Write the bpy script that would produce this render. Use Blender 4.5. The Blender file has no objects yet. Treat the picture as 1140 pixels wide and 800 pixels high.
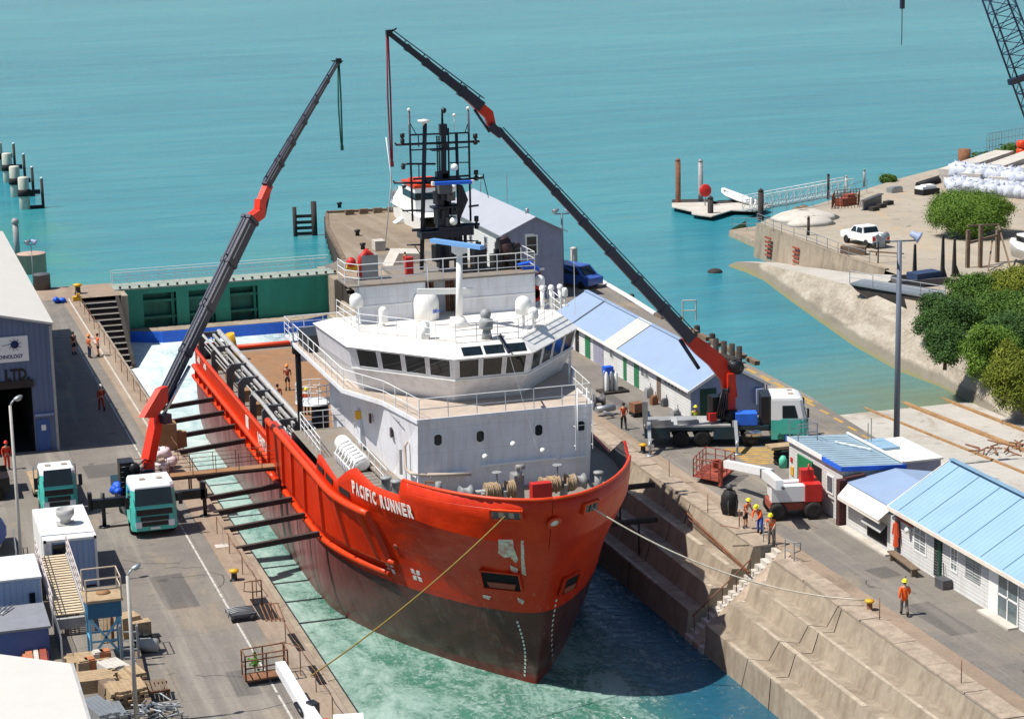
import bpy, bmesh, math, random
from mathutils import Vector, Matrix
rnd = random.Random(7)
SC = bpy.context.scene
COL = SC.collection
R = math.radians
V = Vector
# ------------------------------------------------------------------ camera (solved from the photo's vanishing points)
F_PX, PITCH, YAW, ROLL, CAM_H = 2435.0, R(12.46247), R(17.0264), R(-1.31705), 34.0
_cp, _sp, _cy, _sy = math.cos(PITCH), math.sin(PITCH), math.cos(YAW), math.sin(YAW)
CF = V((_sy*_cp, _cy*_cp, -_sp)); _r0 = V((_cy, -_sy, 0)); _u0 = _r0.cross(CF)
CR = _r0*math.cos(ROLL) + _u0*math.sin(ROLL); CU = -_r0*math.sin(ROLL) + _u0*math.cos(ROLL)
cam = bpy.data.cameras.new('camera'); cam.sensor_width = 36.0; cam.lens = 36.0*F_PX/1140.0
cam.clip_start = 1.0; cam.clip_end = 20000
co = bpy.data.objects.new('camera', cam); COL.objects.link(co)
co.matrix_world = Matrix(((CR.x, CU.x, -CF.x, 0), (CR.y, CU.y, -CF.y, 0), (CR.z, CU.z, -CF.z, CAM_H), (0, 0, 0, 1)))
SC.camera = co
def _ray(x, y): return CF + CR*((x-570)/F_PX) - CU*((y-400)/F_PX)
def g(x, y, z=0.0):                      # where a line of sight meets the level z
    d = _ray(x, y); t = (z-CAM_H)/d.z; return V((d.x*t, d.y*t, z))
def gX(x, y, X):
    d = _ray(x, y); t = X/d.x; return V((X, d.y*t, CAM_H+d.z*t))
def gY(x, y, Y):
    d = _ray(x, y); t = Y/d.y; return V((d.x*t, Y, CAM_H+d.z*t))
# ------------------------------------------------------------------ light
SUN_TO = V((-0.57, 0.035, 1.0)).normalized()
sun = bpy.data.lights.new('sun', 'SUN'); sun.energy = 5.0; sun.angle = R(0.53); sun.color = (1.0, 0.955, 0.89)
so = bpy.data.objects.new('sun', sun); COL.objects.link(so)
so.rotation_euler = (-SUN_TO).to_track_quat('-Z', 'Y').to_euler(); so.location = (0, 0, 100)
w = bpy.data.worlds.new('World'); SC.world = w; w.use_nodes = True
nt = w.node_tree; sky = nt.nodes.new('ShaderNodeTexSky'); sky.sky_type = 'NISHITA'; sky.sun_disc = False
sky.sun_elevation = math.asin(SUN_TO.z); sky.sun_rotation = math.atan2(SUN_TO.x, SUN_TO.y)
sky.dust_density = 0.6; sky.ozone_density = 1.5; sky.air_density = 1.0
bg = nt.nodes['Background']; bg.inputs['Strength'].default_value = 0.085
nt.links.new(sky.outputs[0], bg.inputs[0])
SC.view_settings.view_transform = 'Standard'; SC.view_settings.look = 'None'
SC.view_settings.exposure = 0.3; SC.view_settings.gamma = 1.0
SC.render.engine = 'CYCLES'
SC.cycles.max_bounces = 6; SC.cycles.use_denoising = True
# ------------------------------------------------------------------ materials
def lin(r, gg, b):
    f = lambda c: (c/255/12.92) if c/255 <= .04045 else ((c/255+.055)/1.055)**2.4
    return (f(r), f(gg), f(b))
class NT:
    def __init__(s, m): s.t = m.node_tree; s.n = s.t.nodes; s.l = s.t.links
    def new(s, k, **kw):
        n = s.n.new('ShaderNode'+k)
        for a, b in kw.items():
            if a.startswith('_'): setattr(n, a[1:], b)
        return n
    def link(s, a, b): s.l.new(a, b)
    def noise(s, vec, scale, detail=4, rough=.6, dist=0.0):
        n = s.new('TexNoise'); n.inputs['Scale'].default_value = scale; n.inputs['Detail'].default_value = detail
        n.inputs['Roughness'].default_value = rough; n.inputs['Distortion'].default_value = dist
        s.link(vec, n.inputs['Vector']); return n.outputs[0]
    def ramp(s, fac, stops, interp='LINEAR'):
        n = s.new('ValToRGB'); n.color_ramp.interpolation = interp; e = n.color_ramp.elements
        while len(e) < len(stops): e.new(0.5)
        for el, (p, c) in zip(e, stops):
            el.position = p; el.color = (c[0], c[1], c[2], 1) if hasattr(c, '__len__') else (c, c, c, 1)
        s.link(fac, n.inputs[0]); return n.outputs[0]
    def mix(s, fac, a, b, mode='MIX'):
        n = s.new('Mix'); n.data_type = 'RGBA'; n.blend_type = mode
        for i, x in ((0, fac), (6, a), (7, b)):
            if hasattr(x, 'links'): s.link(x, n.inputs[i])
            elif i == 0: n.inputs[0].default_value = x
            else: n.inputs[i].default_value = (x[0], x[1], x[2], 1)
        return n.outputs[2]
    def math(s, op, a, b=0.0, clamp=False):
        n = s.new('Math'); n.operation = op; n.use_clamp = clamp
        for i, x in ((0, a), (1, b)):
            if hasattr(x, 'links'): s.link(x, n.inputs[i])
            else: n.inputs[i].default_value = x
        return n.outputs[0]
    def mrange(s, v, a, b, c=0.0, d=1.0, smooth=True):
        n = s.new('MapRange'); n.interpolation_type = 'SMOOTHSTEP' if smooth else 'LINEAR'
        s.link(v, n.inputs[0])
        for i, x in zip((1, 2, 3, 4), (a, b, c, d)): n.inputs[i].default_value = x
        return n.outputs[0]
    def scalev(s, vec, sc):
        n = s.new('Mapping'); n.inputs['Scale'].default_value = sc; s.link(vec, n.inputs[0]); return n.outputs[0]
    def bump(s, h, strength, dist=.05):
        n = s.new('Bump'); n.inputs['Strength'].default_value = strength; n.inputs['Distance'].default_value = dist
        s.link(h, n.inputs['Height']); return n.outputs[0]
def base_mat(name):
    m = bpy.data.materials.new(name); m.use_nodes = True
    t = NT(m); p = t.n['Principled BSDF']; return m, t, p
MATS = {}
def plate_seams(t, size, rows_only=False):
    pos = t.new('NewGeometry').outputs['Position']; sx = t.new('SeparateXYZ'); t.link(pos, sx.inputs[0]); cb = t.new('CombineXYZ')
    t.link(t.math('ADD', sx.outputs[0], sx.outputs[1]), cb.inputs[0]); t.link(sx.outputs[2], cb.inputs[1])
    br = t.new('TexBrick'); br.inputs['Scale'].default_value = 1.0; br.inputs['Brick Width'].default_value = size; br.inputs['Row Height'].default_value = size*.52
    if rows_only: br.inputs['Brick Width'].default_value = 400.0; br.inputs['Row Height'].default_value = size
    br.inputs['Mortar Size'].default_value = .022; br.inputs['Mortar Smooth'].default_value = .5; br.offset = .5; t.link(cb.outputs[0], br.inputs[0]); return br.outputs['Fac']
def mat(name, rgb, rough=.6, metal=0.0, var=.12, scale=1.5, dirt=None, dirt_amt=.5, dirt_scale=.7, bump=0.0, bscale=12.0, spec=.4, streak=False, world=False, plates=0.0, boards=0.0):
    """paint / stone / metal with mottling, optional dirt patches (streak: rain runs down the z axis)"""
    m, t, p = base_mat(name); c = lin(*rgb)
    tc = t.new('TexCoord'); vec = tc.outputs['Object']
    if world: vec = t.new('NewGeometry').outputs['Position']
    n = t.noise(vec, scale, 5, .65)
    n2 = t.noise(vec, scale*7.3, 3, .6)
    f = t.math('ADD', t.math('MULTIPLY', n, .65), t.math('MULTIPLY', n2, .35))
    lo = tuple(max(0, x*(1-var*1.6)) for x in c); hi = tuple(min(.95, x*(1+var*1.2)) for x in c)
    colr = t.ramp(f, [(.32, lo), (.68, hi)])
    if dirt:
        v2 = t.scalev(vec, (1, 1, .14)) if streak else vec
        d = t.noise(v2, dirt_scale*(3 if streak else 1), 6, .7)
        k = t.ramp(d, [(.46, 0.0), (.70, dirt_amt)])
        colr = t.mix(k, colr, lin(*dirt))
    t.link(colr, p.inputs['Base Color'])
    p.inputs['Roughness'].default_value = rough; p.inputs['Metallic'].default_value = metal
    p.inputs['Specular IOR Level'].default_value = spec
    if boards:                           # dark shadow joint between weatherboards
        fac = plate_seams(t, boards, True); t.link(t.mix(t.math('MULTIPLY', fac, .42), colr, tuple(x*.3 for x in c)), p.inputs['Base Color'])
    if plates:                           # weld seams and slightly buckled plates
        fac = plate_seams(t, plates); t.link(t.mix(t.math('MULTIPLY', fac, .3), colr, tuple(x*.55 for x in c)), p.inputs['Base Color'])
        h = t.math('SUBTRACT', t.noise(t.new('NewGeometry').outputs['Position'], 1.1, 2, .5), t.math('MULTIPLY', fac, .25)); t.link(t.bump(h, .28, .06), p.inputs['Normal'])
    if bump: t.link(t.bump(t.noise(vec, bscale, 4, .7), bump, .03), p.inputs['Normal'])
    MATS[name] = m; return m
def ribbed(name, rgb, axis, pitch, depth=.6, rough=.5, var=.06, dirt=None, dirt_amt=.35, spec=.4, metal=0.0):
    """sheet with ribs (corrugated roof or container wall): bump from a wave along one axis"""
    m = mat(name, rgb, rough, metal, var, 1.2, dirt, dirt_amt, .6, spec=spec, streak=False)
    t = NT(m); p = t.n['Principled BSDF']; tc = t.new('TexCoord')
    wv = t.new('TexWave'); wv.wave_type = 'BANDS'; wv.bands_direction = axis
    wv.inputs['Scale'].default_value = 2*math.pi/pitch/20.0*1.0; t.link(tc.outputs['Object'], wv.inputs[0])
    t.link(t.bump(wv.outputs['Fac'], depth, pitch*.25), p.inputs['Normal'])
    return m
M = {}
M['white'] = mat('white_paint', (226, 226, 222), .45, var=.05, dirt=(150, 128, 100), dirt_amt=.28, streak=True)
M['white_clean'] = mat('clean_white_paint', (232, 232, 228), .4, var=.03)
M['shipgrey'] = mat('pale_grey_paint', (212, 216, 222), .45, var=.06, dirt=(150, 140, 130), dirt_amt=.3, streak=True, plates=2.0)
M['hullwhite'] = mat('house_white_paint', (225, 226, 230), .45, var=.05, scale=.6, dirt=(160, 130, 104), dirt_amt=.3, streak=True, plates=2.4)
M['orange'] = mat('orange_hull_paint', (206, 46, 9), .38, var=.10, scale=.8, dirt=(150, 48, 24), dirt_amt=.45, streak=True)
M['orange_rail'] = mat('orange_fender_paint', (216, 62, 14), .42, var=.12, scale=1.4, dirt=(140, 62, 30), dirt_amt=.5)
M['letter'] = mat('white_lettering', (225, 222, 215), .5, var=.08, dirt=(170, 80, 50), dirt_amt=.3)
M['grey_dk'] = mat('dark_grey_steel', (84, 86, 90), .5, var=.18, dirt=(104, 70, 48), dirt_amt=.45)
M['grey_md'] = mat('mid_grey_steel', (148, 150, 150), .5, var=.12, dirt=(112, 84, 60), dirt_amt=.4)
M['grey_lt'] = mat('light_grey_steel', (170, 170, 168), .5, var=.14, dirt=(130, 104, 80), dirt_amt=.35)
M['rail_white'] = mat('railing_paint', (222, 224, 224), .4, var=.05)
M['black'] = mat('black_paint', (28, 29, 34), .4, var=.2, dirt=(70, 52, 40), dirt_amt=.25)
M['navy_mast'] = mat('navy_black_mast_paint', (26, 30, 44), .4, var=.2)
M['rubber'] = mat('black_rubber', (24, 24, 25), .75, var=.2, dirt=(84, 78, 70), dirt_amt=.3)
M['crane_dk'] = mat('blue_black_crane_steel', (26, 33, 56), .32, var=.12, spec=.6)
M['crane_red'] = mat('orange_red_crane_paint', (218, 54, 30), .38, var=.1, dirt=(110, 40, 30), dirt_amt=.3)
M['chrome'] = mat('bright_steel', (200, 202, 205), .22, 1.0, var=.04)
M['teal'] = mat('teal_cab_paint', (74, 190, 176), .3, var=.06, spec=.6, dirt=(92, 120, 110), dirt_amt=.25)
M['teal_dk'] = mat('dark_teal_chassis', (26, 56, 66), .45, var=.2, dirt=(70, 66, 60), dirt_amt=.4)
M['cab_white'] = mat('white_cab_paint', (228, 230, 230), .3, var=.03, spec=.6)
M['glass'] = mat('dark_window_glass', (26, 36, 42), .07, var=.35, scale=.9, spec=.45)
M['glass_lt'] = mat('pale_window_glass', (98, 112, 116), .12, var=.3, scale=1.2, spec=.8)
M['deckwood'] = mat('deck_timber', (146, 108, 74), .8, var=.16, scale=1.1, dirt=(122, 104, 88), dirt_amt=.55)
M['decktan'] = mat('tan_deck_paint', (180, 166, 152), .7, var=.1, dirt=(160, 140, 120), dirt_amt=.4)
M['deckgrey'] = mat('grey_deck_paint', (128, 122, 114), .7, var=.12, dirt=(140, 112, 84), dirt_amt=.5)
M['roofwhite'] = mat('white_roof_deck', (228, 222, 214), .6, var=.05, dirt=(196, 176, 152), dirt_amt=.35)
M['blue_radar'] = mat('blue_radar_paint', (112, 160, 214), .4, var=.05)
M['blue_strong'] = mat('strong_blue_paint', (38, 106, 222), .5, var=.15, dirt=(60, 90, 140), dirt_amt=.4)
M['blue_tarp'] = mat('blue_tarpaulin', (30, 92, 210), .5, var=.3, scale=6, bump=.6, bscale=8)
M['red'] = mat('red_paint', (190, 40, 34), .5, var=.15)
M['yellow'] = mat('yellow_paint', (222, 168, 34), .5, var=.12, dirt=(120, 96, 50), dirt_amt=.35)
M['yellow_worn'] = mat('worn_yellow_marking', (186, 146, 62), .85, var=.2, scale=2, dirt=(128, 116, 98), dirt_amt=.9, dirt_scale=1.6)
M['rope_cream'] = mat('cream_rope', (206, 196, 178), .9, var=.2, scale=9)
M['rope_tan'] = mat('tan_rope', (158, 136, 108), .9, var=.3, scale=7)
M['rope_yellow'] = mat('yellow_green_rope', (140, 118, 56), .9, var=.2, scale=9)
M['sling_green'] = mat('green_sling', (28, 92, 78), .8, var=.2)
M['sling_red'] = mat('dark_red_sling', (128, 44, 58), .8, var=.2)
M['timber'] = mat('weathered_timber', (120, 102, 84), .9, var=.25, scale=3, dirt=(70, 60, 52), dirt_amt=.5, bump=.4)
M['timber_dk'] = mat('dark_wet_timber', (58, 52, 48), .85, var=.3, scale=2, dirt=(30, 30, 30), dirt_amt=.5, bump=.4)
M['timber_shore'] = mat('shoring_timber', (66, 56, 52), .85, var=.25, scale=2, bump=.3)
M['timber_new'] = mat('pale_sawn_timber', (172, 148, 116), .85, var=.28, scale=5, dirt=(118, 96, 70), dirt_amt=.55, dirt_scale=2.5)
M['timber_red'] = mat('reddish_sawn_timber', (176, 112, 78), .85, var=.18, scale=4)
M['rust'] = mat('rusty_steel', (132, 92, 66), .85, var=.3, scale=3, dirt=(70, 44, 34), dirt_amt=.6, bump=.3)
M['rustred'] = mat('rust_red_primer', (150, 72, 56), .7, var=.2, scale=2, dirt=(110, 84, 72), dirt_amt=.4)
M['concrete'] = mat('weathered_concrete', (154, 141, 123), .9, var=.18, scale=.35, dirt=(104, 88, 72), dirt_amt=.6, dirt_scale=.35, bump=.2, bscale=7, streak=True, world=True)
M['coping'] = mat('worn_coping_stone', (164, 148, 130), .9, var=.2, scale=1.2, dirt=(110, 96, 82), dirt_amt=.55, dirt_scale=1.6, bump=.5, bscale=6, world=True)
M['pale_concrete'] = mat('pale_concrete', (190, 184, 174), .9, var=.12, scale=.8, dirt=(160, 146, 128), dirt_amt=.5, bump=.25, bscale=8, world=True)
M['algae'] = mat('algae_stained_concrete', (150, 142, 84), .85, var=.2, scale=1.0, dirt=(96, 104, 44), dirt_amt=.7, dirt_scale=.8, world=True)
M['greendoor'] = mat('green_door_paint', (26, 118, 74), .5, var=.12, dirt=(50, 96, 70), dirt_amt=.3)
M['green_dk'] = mat('dark_green_door_paint', (16, 66, 52), .5, var=.12)
M['wallwhite'] = mat('white_weatherboard', (208, 208, 205), .55, var=.05, dirt=(172, 162, 150), dirt_amt=.35, streak=True, boards=.19)
M['wallgrey'] = mat('grey_weatherboard', (150, 150, 168), .6, var=.08, dirt=(120, 116, 124), dirt_amt=.3, streak=True)
M['wallblue'] = mat('blue_grey_weatherboard', (148, 160, 190), .6, var=.06, dirt=(120, 124, 140), dirt_amt=.3, streak=True)
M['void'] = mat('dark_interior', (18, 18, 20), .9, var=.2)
M['galv'] = mat('galvanised_steel', (160, 164, 166), .45, .6, var=.12)
M['lamp_grey'] = mat('grey_lamp_post', (96, 104, 116), .5, var=.08)
M['lamp_pale'] = mat('pale_lamp_post', (176, 172, 164), .6, var=.1)
M['skin'] = mat('skin', (198, 146, 118), .6, var=.05)
M['hair'] = mat('dark_hair', (36, 28, 24), .8)
M['boot'] = mat('dark_boots', (40, 36, 34), .7)
for n_, c_ in dict(orange=(255, 96, 24), darkorange=(196, 74, 34), navy=(40, 50, 82), black=(34, 34, 38), grey=(112, 104, 96), yellowgreen=(206, 214, 40), blue=(44, 84, 168), olive=(70, 74, 60), brownred=(150, 66, 44), red=(214, 60, 34)).items():
    M['cloth_'+n_] = mat(n_+'_cloth', c_, .85, var=.14, scale=5)
for n_, c_ in dict(yellow=(244, 226, 36), white=(236, 234, 228), red=(220, 52, 36), orange=(246, 150, 70)).items():
    M['hat_'+n_] = mat(n_+'_helmet', c_, .4, var=.04)
# ------------------------------------------------------------------ mesh builder
class MB:
    def __init__(s): s.v = []; s.f = []; s.mi = []; s.cur = 0; s.sm = []; s.smooth = False
    def face(s, idx): s.f.append(idx); s.mi.append(s.cur); s.sm.append(s.smooth)
    def poly(s, pts):
        n = len(s.v); s.v += [V(p) for p in pts]; s.face(list(range(n, n+len(pts)))); return s
    def hexa(s, p):                     # 8 corners: bottom 4 (ccw from above), top 4
        n = len(s.v); s.v += [V(q) for q in p]
        for q in ((3, 2, 1, 0), (4, 5, 6, 7), (0, 1, 5, 4), (1, 2, 6, 5), (2, 3, 7, 6), (3, 0, 4, 7)): s.face([n+i for i in q])
        return s
    def box(s, x0, x1, y0, y1, z0, z1):
        return s.hexa([(x0, y0, z0), (x1, y0, z0), (x1, y1, z0), (x0, y1, z0), (x0, y0, z1), (x1, y0, z1), (x1, y1, z1), (x0, y1, z1)])
    def cbox(s, c, size, rz=0.0, M4=None):
        hx, hy, hz = size[0]/2, size[1]/2, size[2]/2
        pts = [V(q) for q in ((-hx, -hy, -hz), (hx, -hy, -hz), (hx, hy, -hz), (-hx, hy, -hz), (-hx, -hy, hz), (hx, -hy, hz), (hx, hy, hz), (-hx, hy, hz))]
        m = M4 if M4 is not None else Matrix.Rotation(rz, 3, 'Z')
        return s.hexa([V(c)+m @ q for q in pts])
    def bar(s, p, q, wd, ht, up=(0, 0, 1), wd2=None, ht2=None):
        p, q = V(p), V(q); d = (q-p).normalized(); u = V(up)
        if abs(d.dot(u)) > .98: u = V((0, 1, 0))
        r = d.cross(u).normalized(); u = r.cross(d)
        w2, h2 = wd2 or wd, ht2 or ht
        a = [p-r*wd/2-u*ht/2, p+r*wd/2-u*ht/2, p+r*wd/2+u*ht/2, p-r*wd/2+u*ht/2]
        b = [q-r*w2/2-u*h2/2, q+r*w2/2-u*h2/2, q+r*w2/2+u*h2/2, q-r*w2/2+u*h2/2]
        n = len(s.v); s.v += a+b
        for f in ((0, 1, 2, 3), (7, 6, 5, 4), (1, 0, 4, 5), (2, 1, 5, 6), (3, 2, 6, 7), (0, 3, 7, 4)): s.face([n+i for i in f])
        return s
    def tube(s, p, q, r, n=8, r2=None, cap=True):
        return s.path([p, q], [r, r if r2 is None else r2], n, cap)
    def path(s, pts, r, n=8, cap=True, closed=False):
        pts = [V(p) for p in pts]; k = len(pts)
        rs = r if isinstance(r, (list, tuple)) else [r]*k
        base = len(s.v); u = None; sm, s.smooth = s.smooth, n > 5
        for i in range(k):
            if closed: d = pts[(i+1) % k]-pts[i-1]
            else: d = pts[min(i+1, k-1)]-pts[max(i-1, 0)]
            d = d.normalized() if d.length > 1e-9 else V((0, 0, 1))
            if u is None: u = V((0, 0, 1)) if abs(d.z) < .9 else V((1, 0, 0))
            a = d.cross(u)
            a = a.normalized() if a.length > 1e-6 else d.orthogonal().normalized()
            u = a.cross(d).normalized()
            for j in range(n):
                t = 2*math.pi*j/n; s.v.append(pts[i]+(a*math.cos(t)+u*math.sin(t))*rs[i])
        for i in range(k if closed else k-1):
            for j in range(n):
                A = base+i*n; B = base+((i+1) % k)*n
                s.face([A+j, A+(j+1) % n, B+(j+1) % n, B+j])
        s.smooth = False
        if cap and not closed:
            s.face([base+j for j in range(n)][::-1]); s.face([base+(k-1)*n+j for j in range(n)])
        s.smooth = sm; return s
    def lathe(s, prof, c=(0, 0, 0), n=16, M4=None, sx=1.0, sy=1.0):
        base = len(s.v); c = V(c); sm, s.smooth = s.smooth, True
        for (r, z) in prof:
            for j in range(n):
                t = 2*math.pi*j/n; q = V((r*math.cos(t)*sx, r*math.sin(t)*sy, z))
                s.v.append(c+(M4 @ q if M4 is not None else q))
        for i in range(len(prof)-1):
            for j in range(n):
                s.face([base+i*n+j, base+i*n+(j+1) % n, base+(i+1)*n+(j+1) % n, base+(i+1)*n+j])
        s.smooth = False
        if prof[0][0] > 1e-4: s.face([base+j for j in range(n)][::-1])
        if prof[-1][0] > 1e-4: s.face([base+(len(prof)-1)*n+j for j in range(n)])
        s.smooth = sm; return s
    def ball(s, c, r, n=10, sz=1.0, sx=1.0, sy=1.0):
        k = max(4, n//2+1)
        return s.lathe([(r*math.sin(math.pi*i/k)+1e-5, -r*sz*math.cos(math.pi*i/k)) for i in range(k+1)], c, n, sx=sx, sy=sy)
    def prism(s, pts, vec):             # planar polygon swept along vec
        pts = [V(p) for p in pts]; vec = V(vec); n = len(s.v); k = len(pts)
        s.v += pts+[p+vec for p in pts]
        s.face(list(range(n, n+k))[::-1]); s.face(list(range(n+k, n+2*k)))
        for i in range(k): j = (i+1) % k; s.face([n+i, n+j, n+k+j, n+k+i])
        return s
    def loft(s, a, b, cap_a=True, cap_b=True):
        a = [V(p) for p in a]; b = [V(p) for p in b]; n = len(s.v); k = len(a); s.v += a+b
        for i in range(k): j = (i+1) % k; s.face([n+i, n+j, n+k+j, n+k+i])
        if cap_a: s.face(list(range(n, n+k))[::-1])
        if cap_b: s.face(list(range(n+k, n+2*k)))
        return s
    def grid(s, rows):
        n = len(s.v); k = len(rows[0])
        for r in rows: s.v += [V(p) for p in r]
        for i in range(len(rows)-1):
            for j in range(k-1): s.face([n+i*k+j, n+i*k+j+1, n+(i+1)*k+j+1, n+(i+1)*k+j])
        return s
    def build(s, name, mats, parent=None, local=False, normals=True):
        me = bpy.data.meshes.new(name)
        vs = s.v
        if parent is not None and not local:
            inv = ROOT[root_of(parent)].inverted(); vs = [inv @ v for v in vs]
        me.from_pydata([tuple(v) for v in vs], [], s.f)
        if not isinstance(mats, (list, tuple)): mats = [mats]
        for m in mats: me.materials.append(m)
        me.polygons.foreach_set('material_index', s.mi); me.polygons.foreach_set('use_smooth', s.sm)
        if normals:
            bm = bmesh.new(); bm.from_mesh(me); bmesh.ops.recalc_face_normals(bm, faces=bm.faces); bm.to_mesh(me); bm.free()
        me.update()
        o = bpy.data.objects.new(name, me); COL.objects.link(o)
        if parent is not None: o.parent = parent
        return o
ROOT = {}
def root_of(o):
    while o.parent is not None: o = o.parent
    return o
def tag(o, label=None, cat=None, group=None, kind=None):
    if label: o['label'] = label
    if cat: o['category'] = cat
    if group: o['group'] = group
    if kind: o['kind'] = kind
    return o
def thing(name, loc, label, cat, rz=0.0, group=None):
    o = bpy.data.objects.new(name, None); COL.objects.link(o); o.empty_display_size = .3
    o.location = loc; o.rotation_euler = (0, 0, rz)
    ROOT[o] = Matrix.Translation(V(loc)) @ Matrix.Rotation(rz, 4, 'Z')
    return tag(o, label, cat, group)
def single(mb, name, mats, loc, label, cat, group=None, rz=0.0, local=False):      # a thing that is one mesh, origin at its base
    m4 = Matrix.Translation(V(loc)) @ Matrix.Rotation(rz, 4, 'Z')
    if not local:
        inv = m4.inverted(); mb.v = [inv @ v for v in mb.v]
    o = mb.build(name, mats); o.location = loc; o.rotation_euler = (0, 0, rz); ROOT[o] = m4
    return tag(o, label, cat, group)
def struct(mb, name, mats): return tag(mb.build(name, mats), kind='structure')
KIDS = {}
def copy_tree(o, loc=None, rz=None, label=None, parent=None):
    c = o.copy(); COL.objects.link(c)
    if parent is not None: c.parent = parent
    else:
        if loc is not None: c.location = loc
        if rz is not None: c.rotation_euler = (0, 0, rz)
        if label: c['label'] = label
        ROOT[c] = Matrix.Translation(c.location) @ Matrix.Rotation(c.rotation_euler[2], 4, 'Z')
    for ch in [x for x in COL.objects if x.parent == o]: copy_tree(ch, parent=c)
    return c
def railing(mb, pts, h=1.05, rails=3, step=1.5, r=.022, posts=True, mid=None):
    pts = [V(p) for p in pts]
    for k in range(rails):
        z = h*(1-k/rails)
        mb.path([p+V((0, 0, z)) for p in pts], r, 5)
    if posts:
        for a, b in zip(pts, pts[1:]):
            L = (b-a).length; n = max(1, round(L/step))
            for i in range(n): mb.tube(a.lerp(b, i/n), a.lerp(b, i/n)+V((0, 0, h)), r*1.1, 5)
        mb.tube(pts[-1], pts[-1]+V((0, 0, h)), r*1.1, 5)
    return mb
FONT = {}
def glyphs(text, size=1.0, ext=.01, spacing=1.0, bold=0.02):
    """list of (verts, faces) in the xy plane for a string, and its width"""
    cu = bpy.data.curves.new('t', 'FONT'); cu.body = text; cu.size = size; cu.extrude = ext; cu.offset = bold*size; cu.space_character = spacing
    cu.resolution_u = 3
    o = bpy.data.objects.new('t', cu); COL.objects.link(o)
    dg = bpy.context.evaluated_depsgraph_get(); me = bpy.data.meshes.new_from_object(o.evaluated_get(dg))
    vs = [v.co.copy() for v in me.vertices]; fs = [list(p.vertices) for p in me.polygons]
    bpy.data.objects.remove(o); bpy.data.curves.remove(cu); bpy.data.meshes.remove(me)
    return vs, fs
def put_text(mb, text, org, right, up, size, ext=.01, width=None, bold=0.02):
    vs, fs = glyphs(text, size, ext, bold=bold)
    if not vs: return
    x0 = min(v.x for v in vs); x1 = max(v.x for v in vs); sc = (width/(x1-x0)) if width else 1.0
    r, u = V(right).normalized(), V(up).normalized(); nrm = r.cross(u); n = len(mb.v)
    mb.v += [V(org)+r*((v.x-x0)*sc)+u*v.y+nrm*v.z for v in vs]
    for f in fs: mb.face([n+i for i in f])
def clad(mb, a, b, h0, h1, pitch=.2, depth=.025, nrm=None, top=None):
    """weatherboards on the vertical wall from a to b (xy), outward normal nrm; top(u) gives the top height along the wall"""
    a, b = V((a[0], a[1], 0)), V((b[0], b[1], 0)); nrm = V((nrm[0], nrm[1], 0)).normalized()
    z = h0
    while z < h1-1e-3:
        z2 = min(z+pitch, h1)
        u0, u1 = 0.0, 1.0
        if top: u0, u1 = top((z+z2)/2)
        p, q = a.lerp(b, u0), a.lerp(b, u1)
        lo = nrm*depth*1.5; hi = nrm*.004
        mb.poly([p+lo+V((0, 0, z)), q+lo+V((0, 0, z)), q+hi+V((0, 0, z2)), p+hi+V((0, 0, z2))])
        mb.poly([p+V((0, 0, z)), q+V((0, 0, z)), q+lo+V((0, 0, z)), p+lo+V((0, 0, z))])
        z = z2
def frame_rect(mb, c, right, up, w_, h_, t=.07, d=.06):
    """window frame of four bars around centre c"""
    c, r, u = V(c), V(right).normalized(), V(up).normalized()
    n = r.cross(u)
    for sx in (-1, 1): mb.bar(c+r*sx*(w_/2)-u*(h_/2+t/2), c+r*sx*(w_/2)+u*(h_/2+t/2), d, t, up=r)
    for sy in (-1, 1): mb.bar(c+u*sy*(h_/2)-r*(w_/2-t/2), c+u*sy*(h_/2)+r*(w_/2-t/2), d, t, up=u)
def add_window(parent, c, right, up, w_, h_, glass='glass', frame='white_clean', bars=(0, 0), t=.07, name='window'):
    c, r, u = V(c), V(right).normalized(), V(up).normalized(); n = r.cross(u)
    f = MB(); frame_rect(f, c, r, u, w_, h_, t)
    for i in range(bars[0]): x = -w_/2+w_*(i+1)/(bars[0]+1); f.bar(c+r*x-u*h_/2+n*.01, c+r*x+u*h_/2+n*.01, .03, .04, up=r)
    for i in range(bars[1]): y = -h_/2+h_*(i+1)/(bars[1]+1); f.bar(c+u*y-r*w_/2+n*.012, c+u*y+r*w_/2+n*.012, .03, .04, up=u)
    fo = f.build(name, M[frame], parent)
    p = MB(); hw, hh = w_/2-t/2, h_/2-t/2
    p.prism([c-r*hw-u*hh-n*.02, c+r*hw-u*hh-n*.02, c+r*hw+u*hh-n*.02, c-r*hw+u*hh-n*.02], n*.025)
    p.build('pane', M[glass], fo)
    return fo
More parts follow.
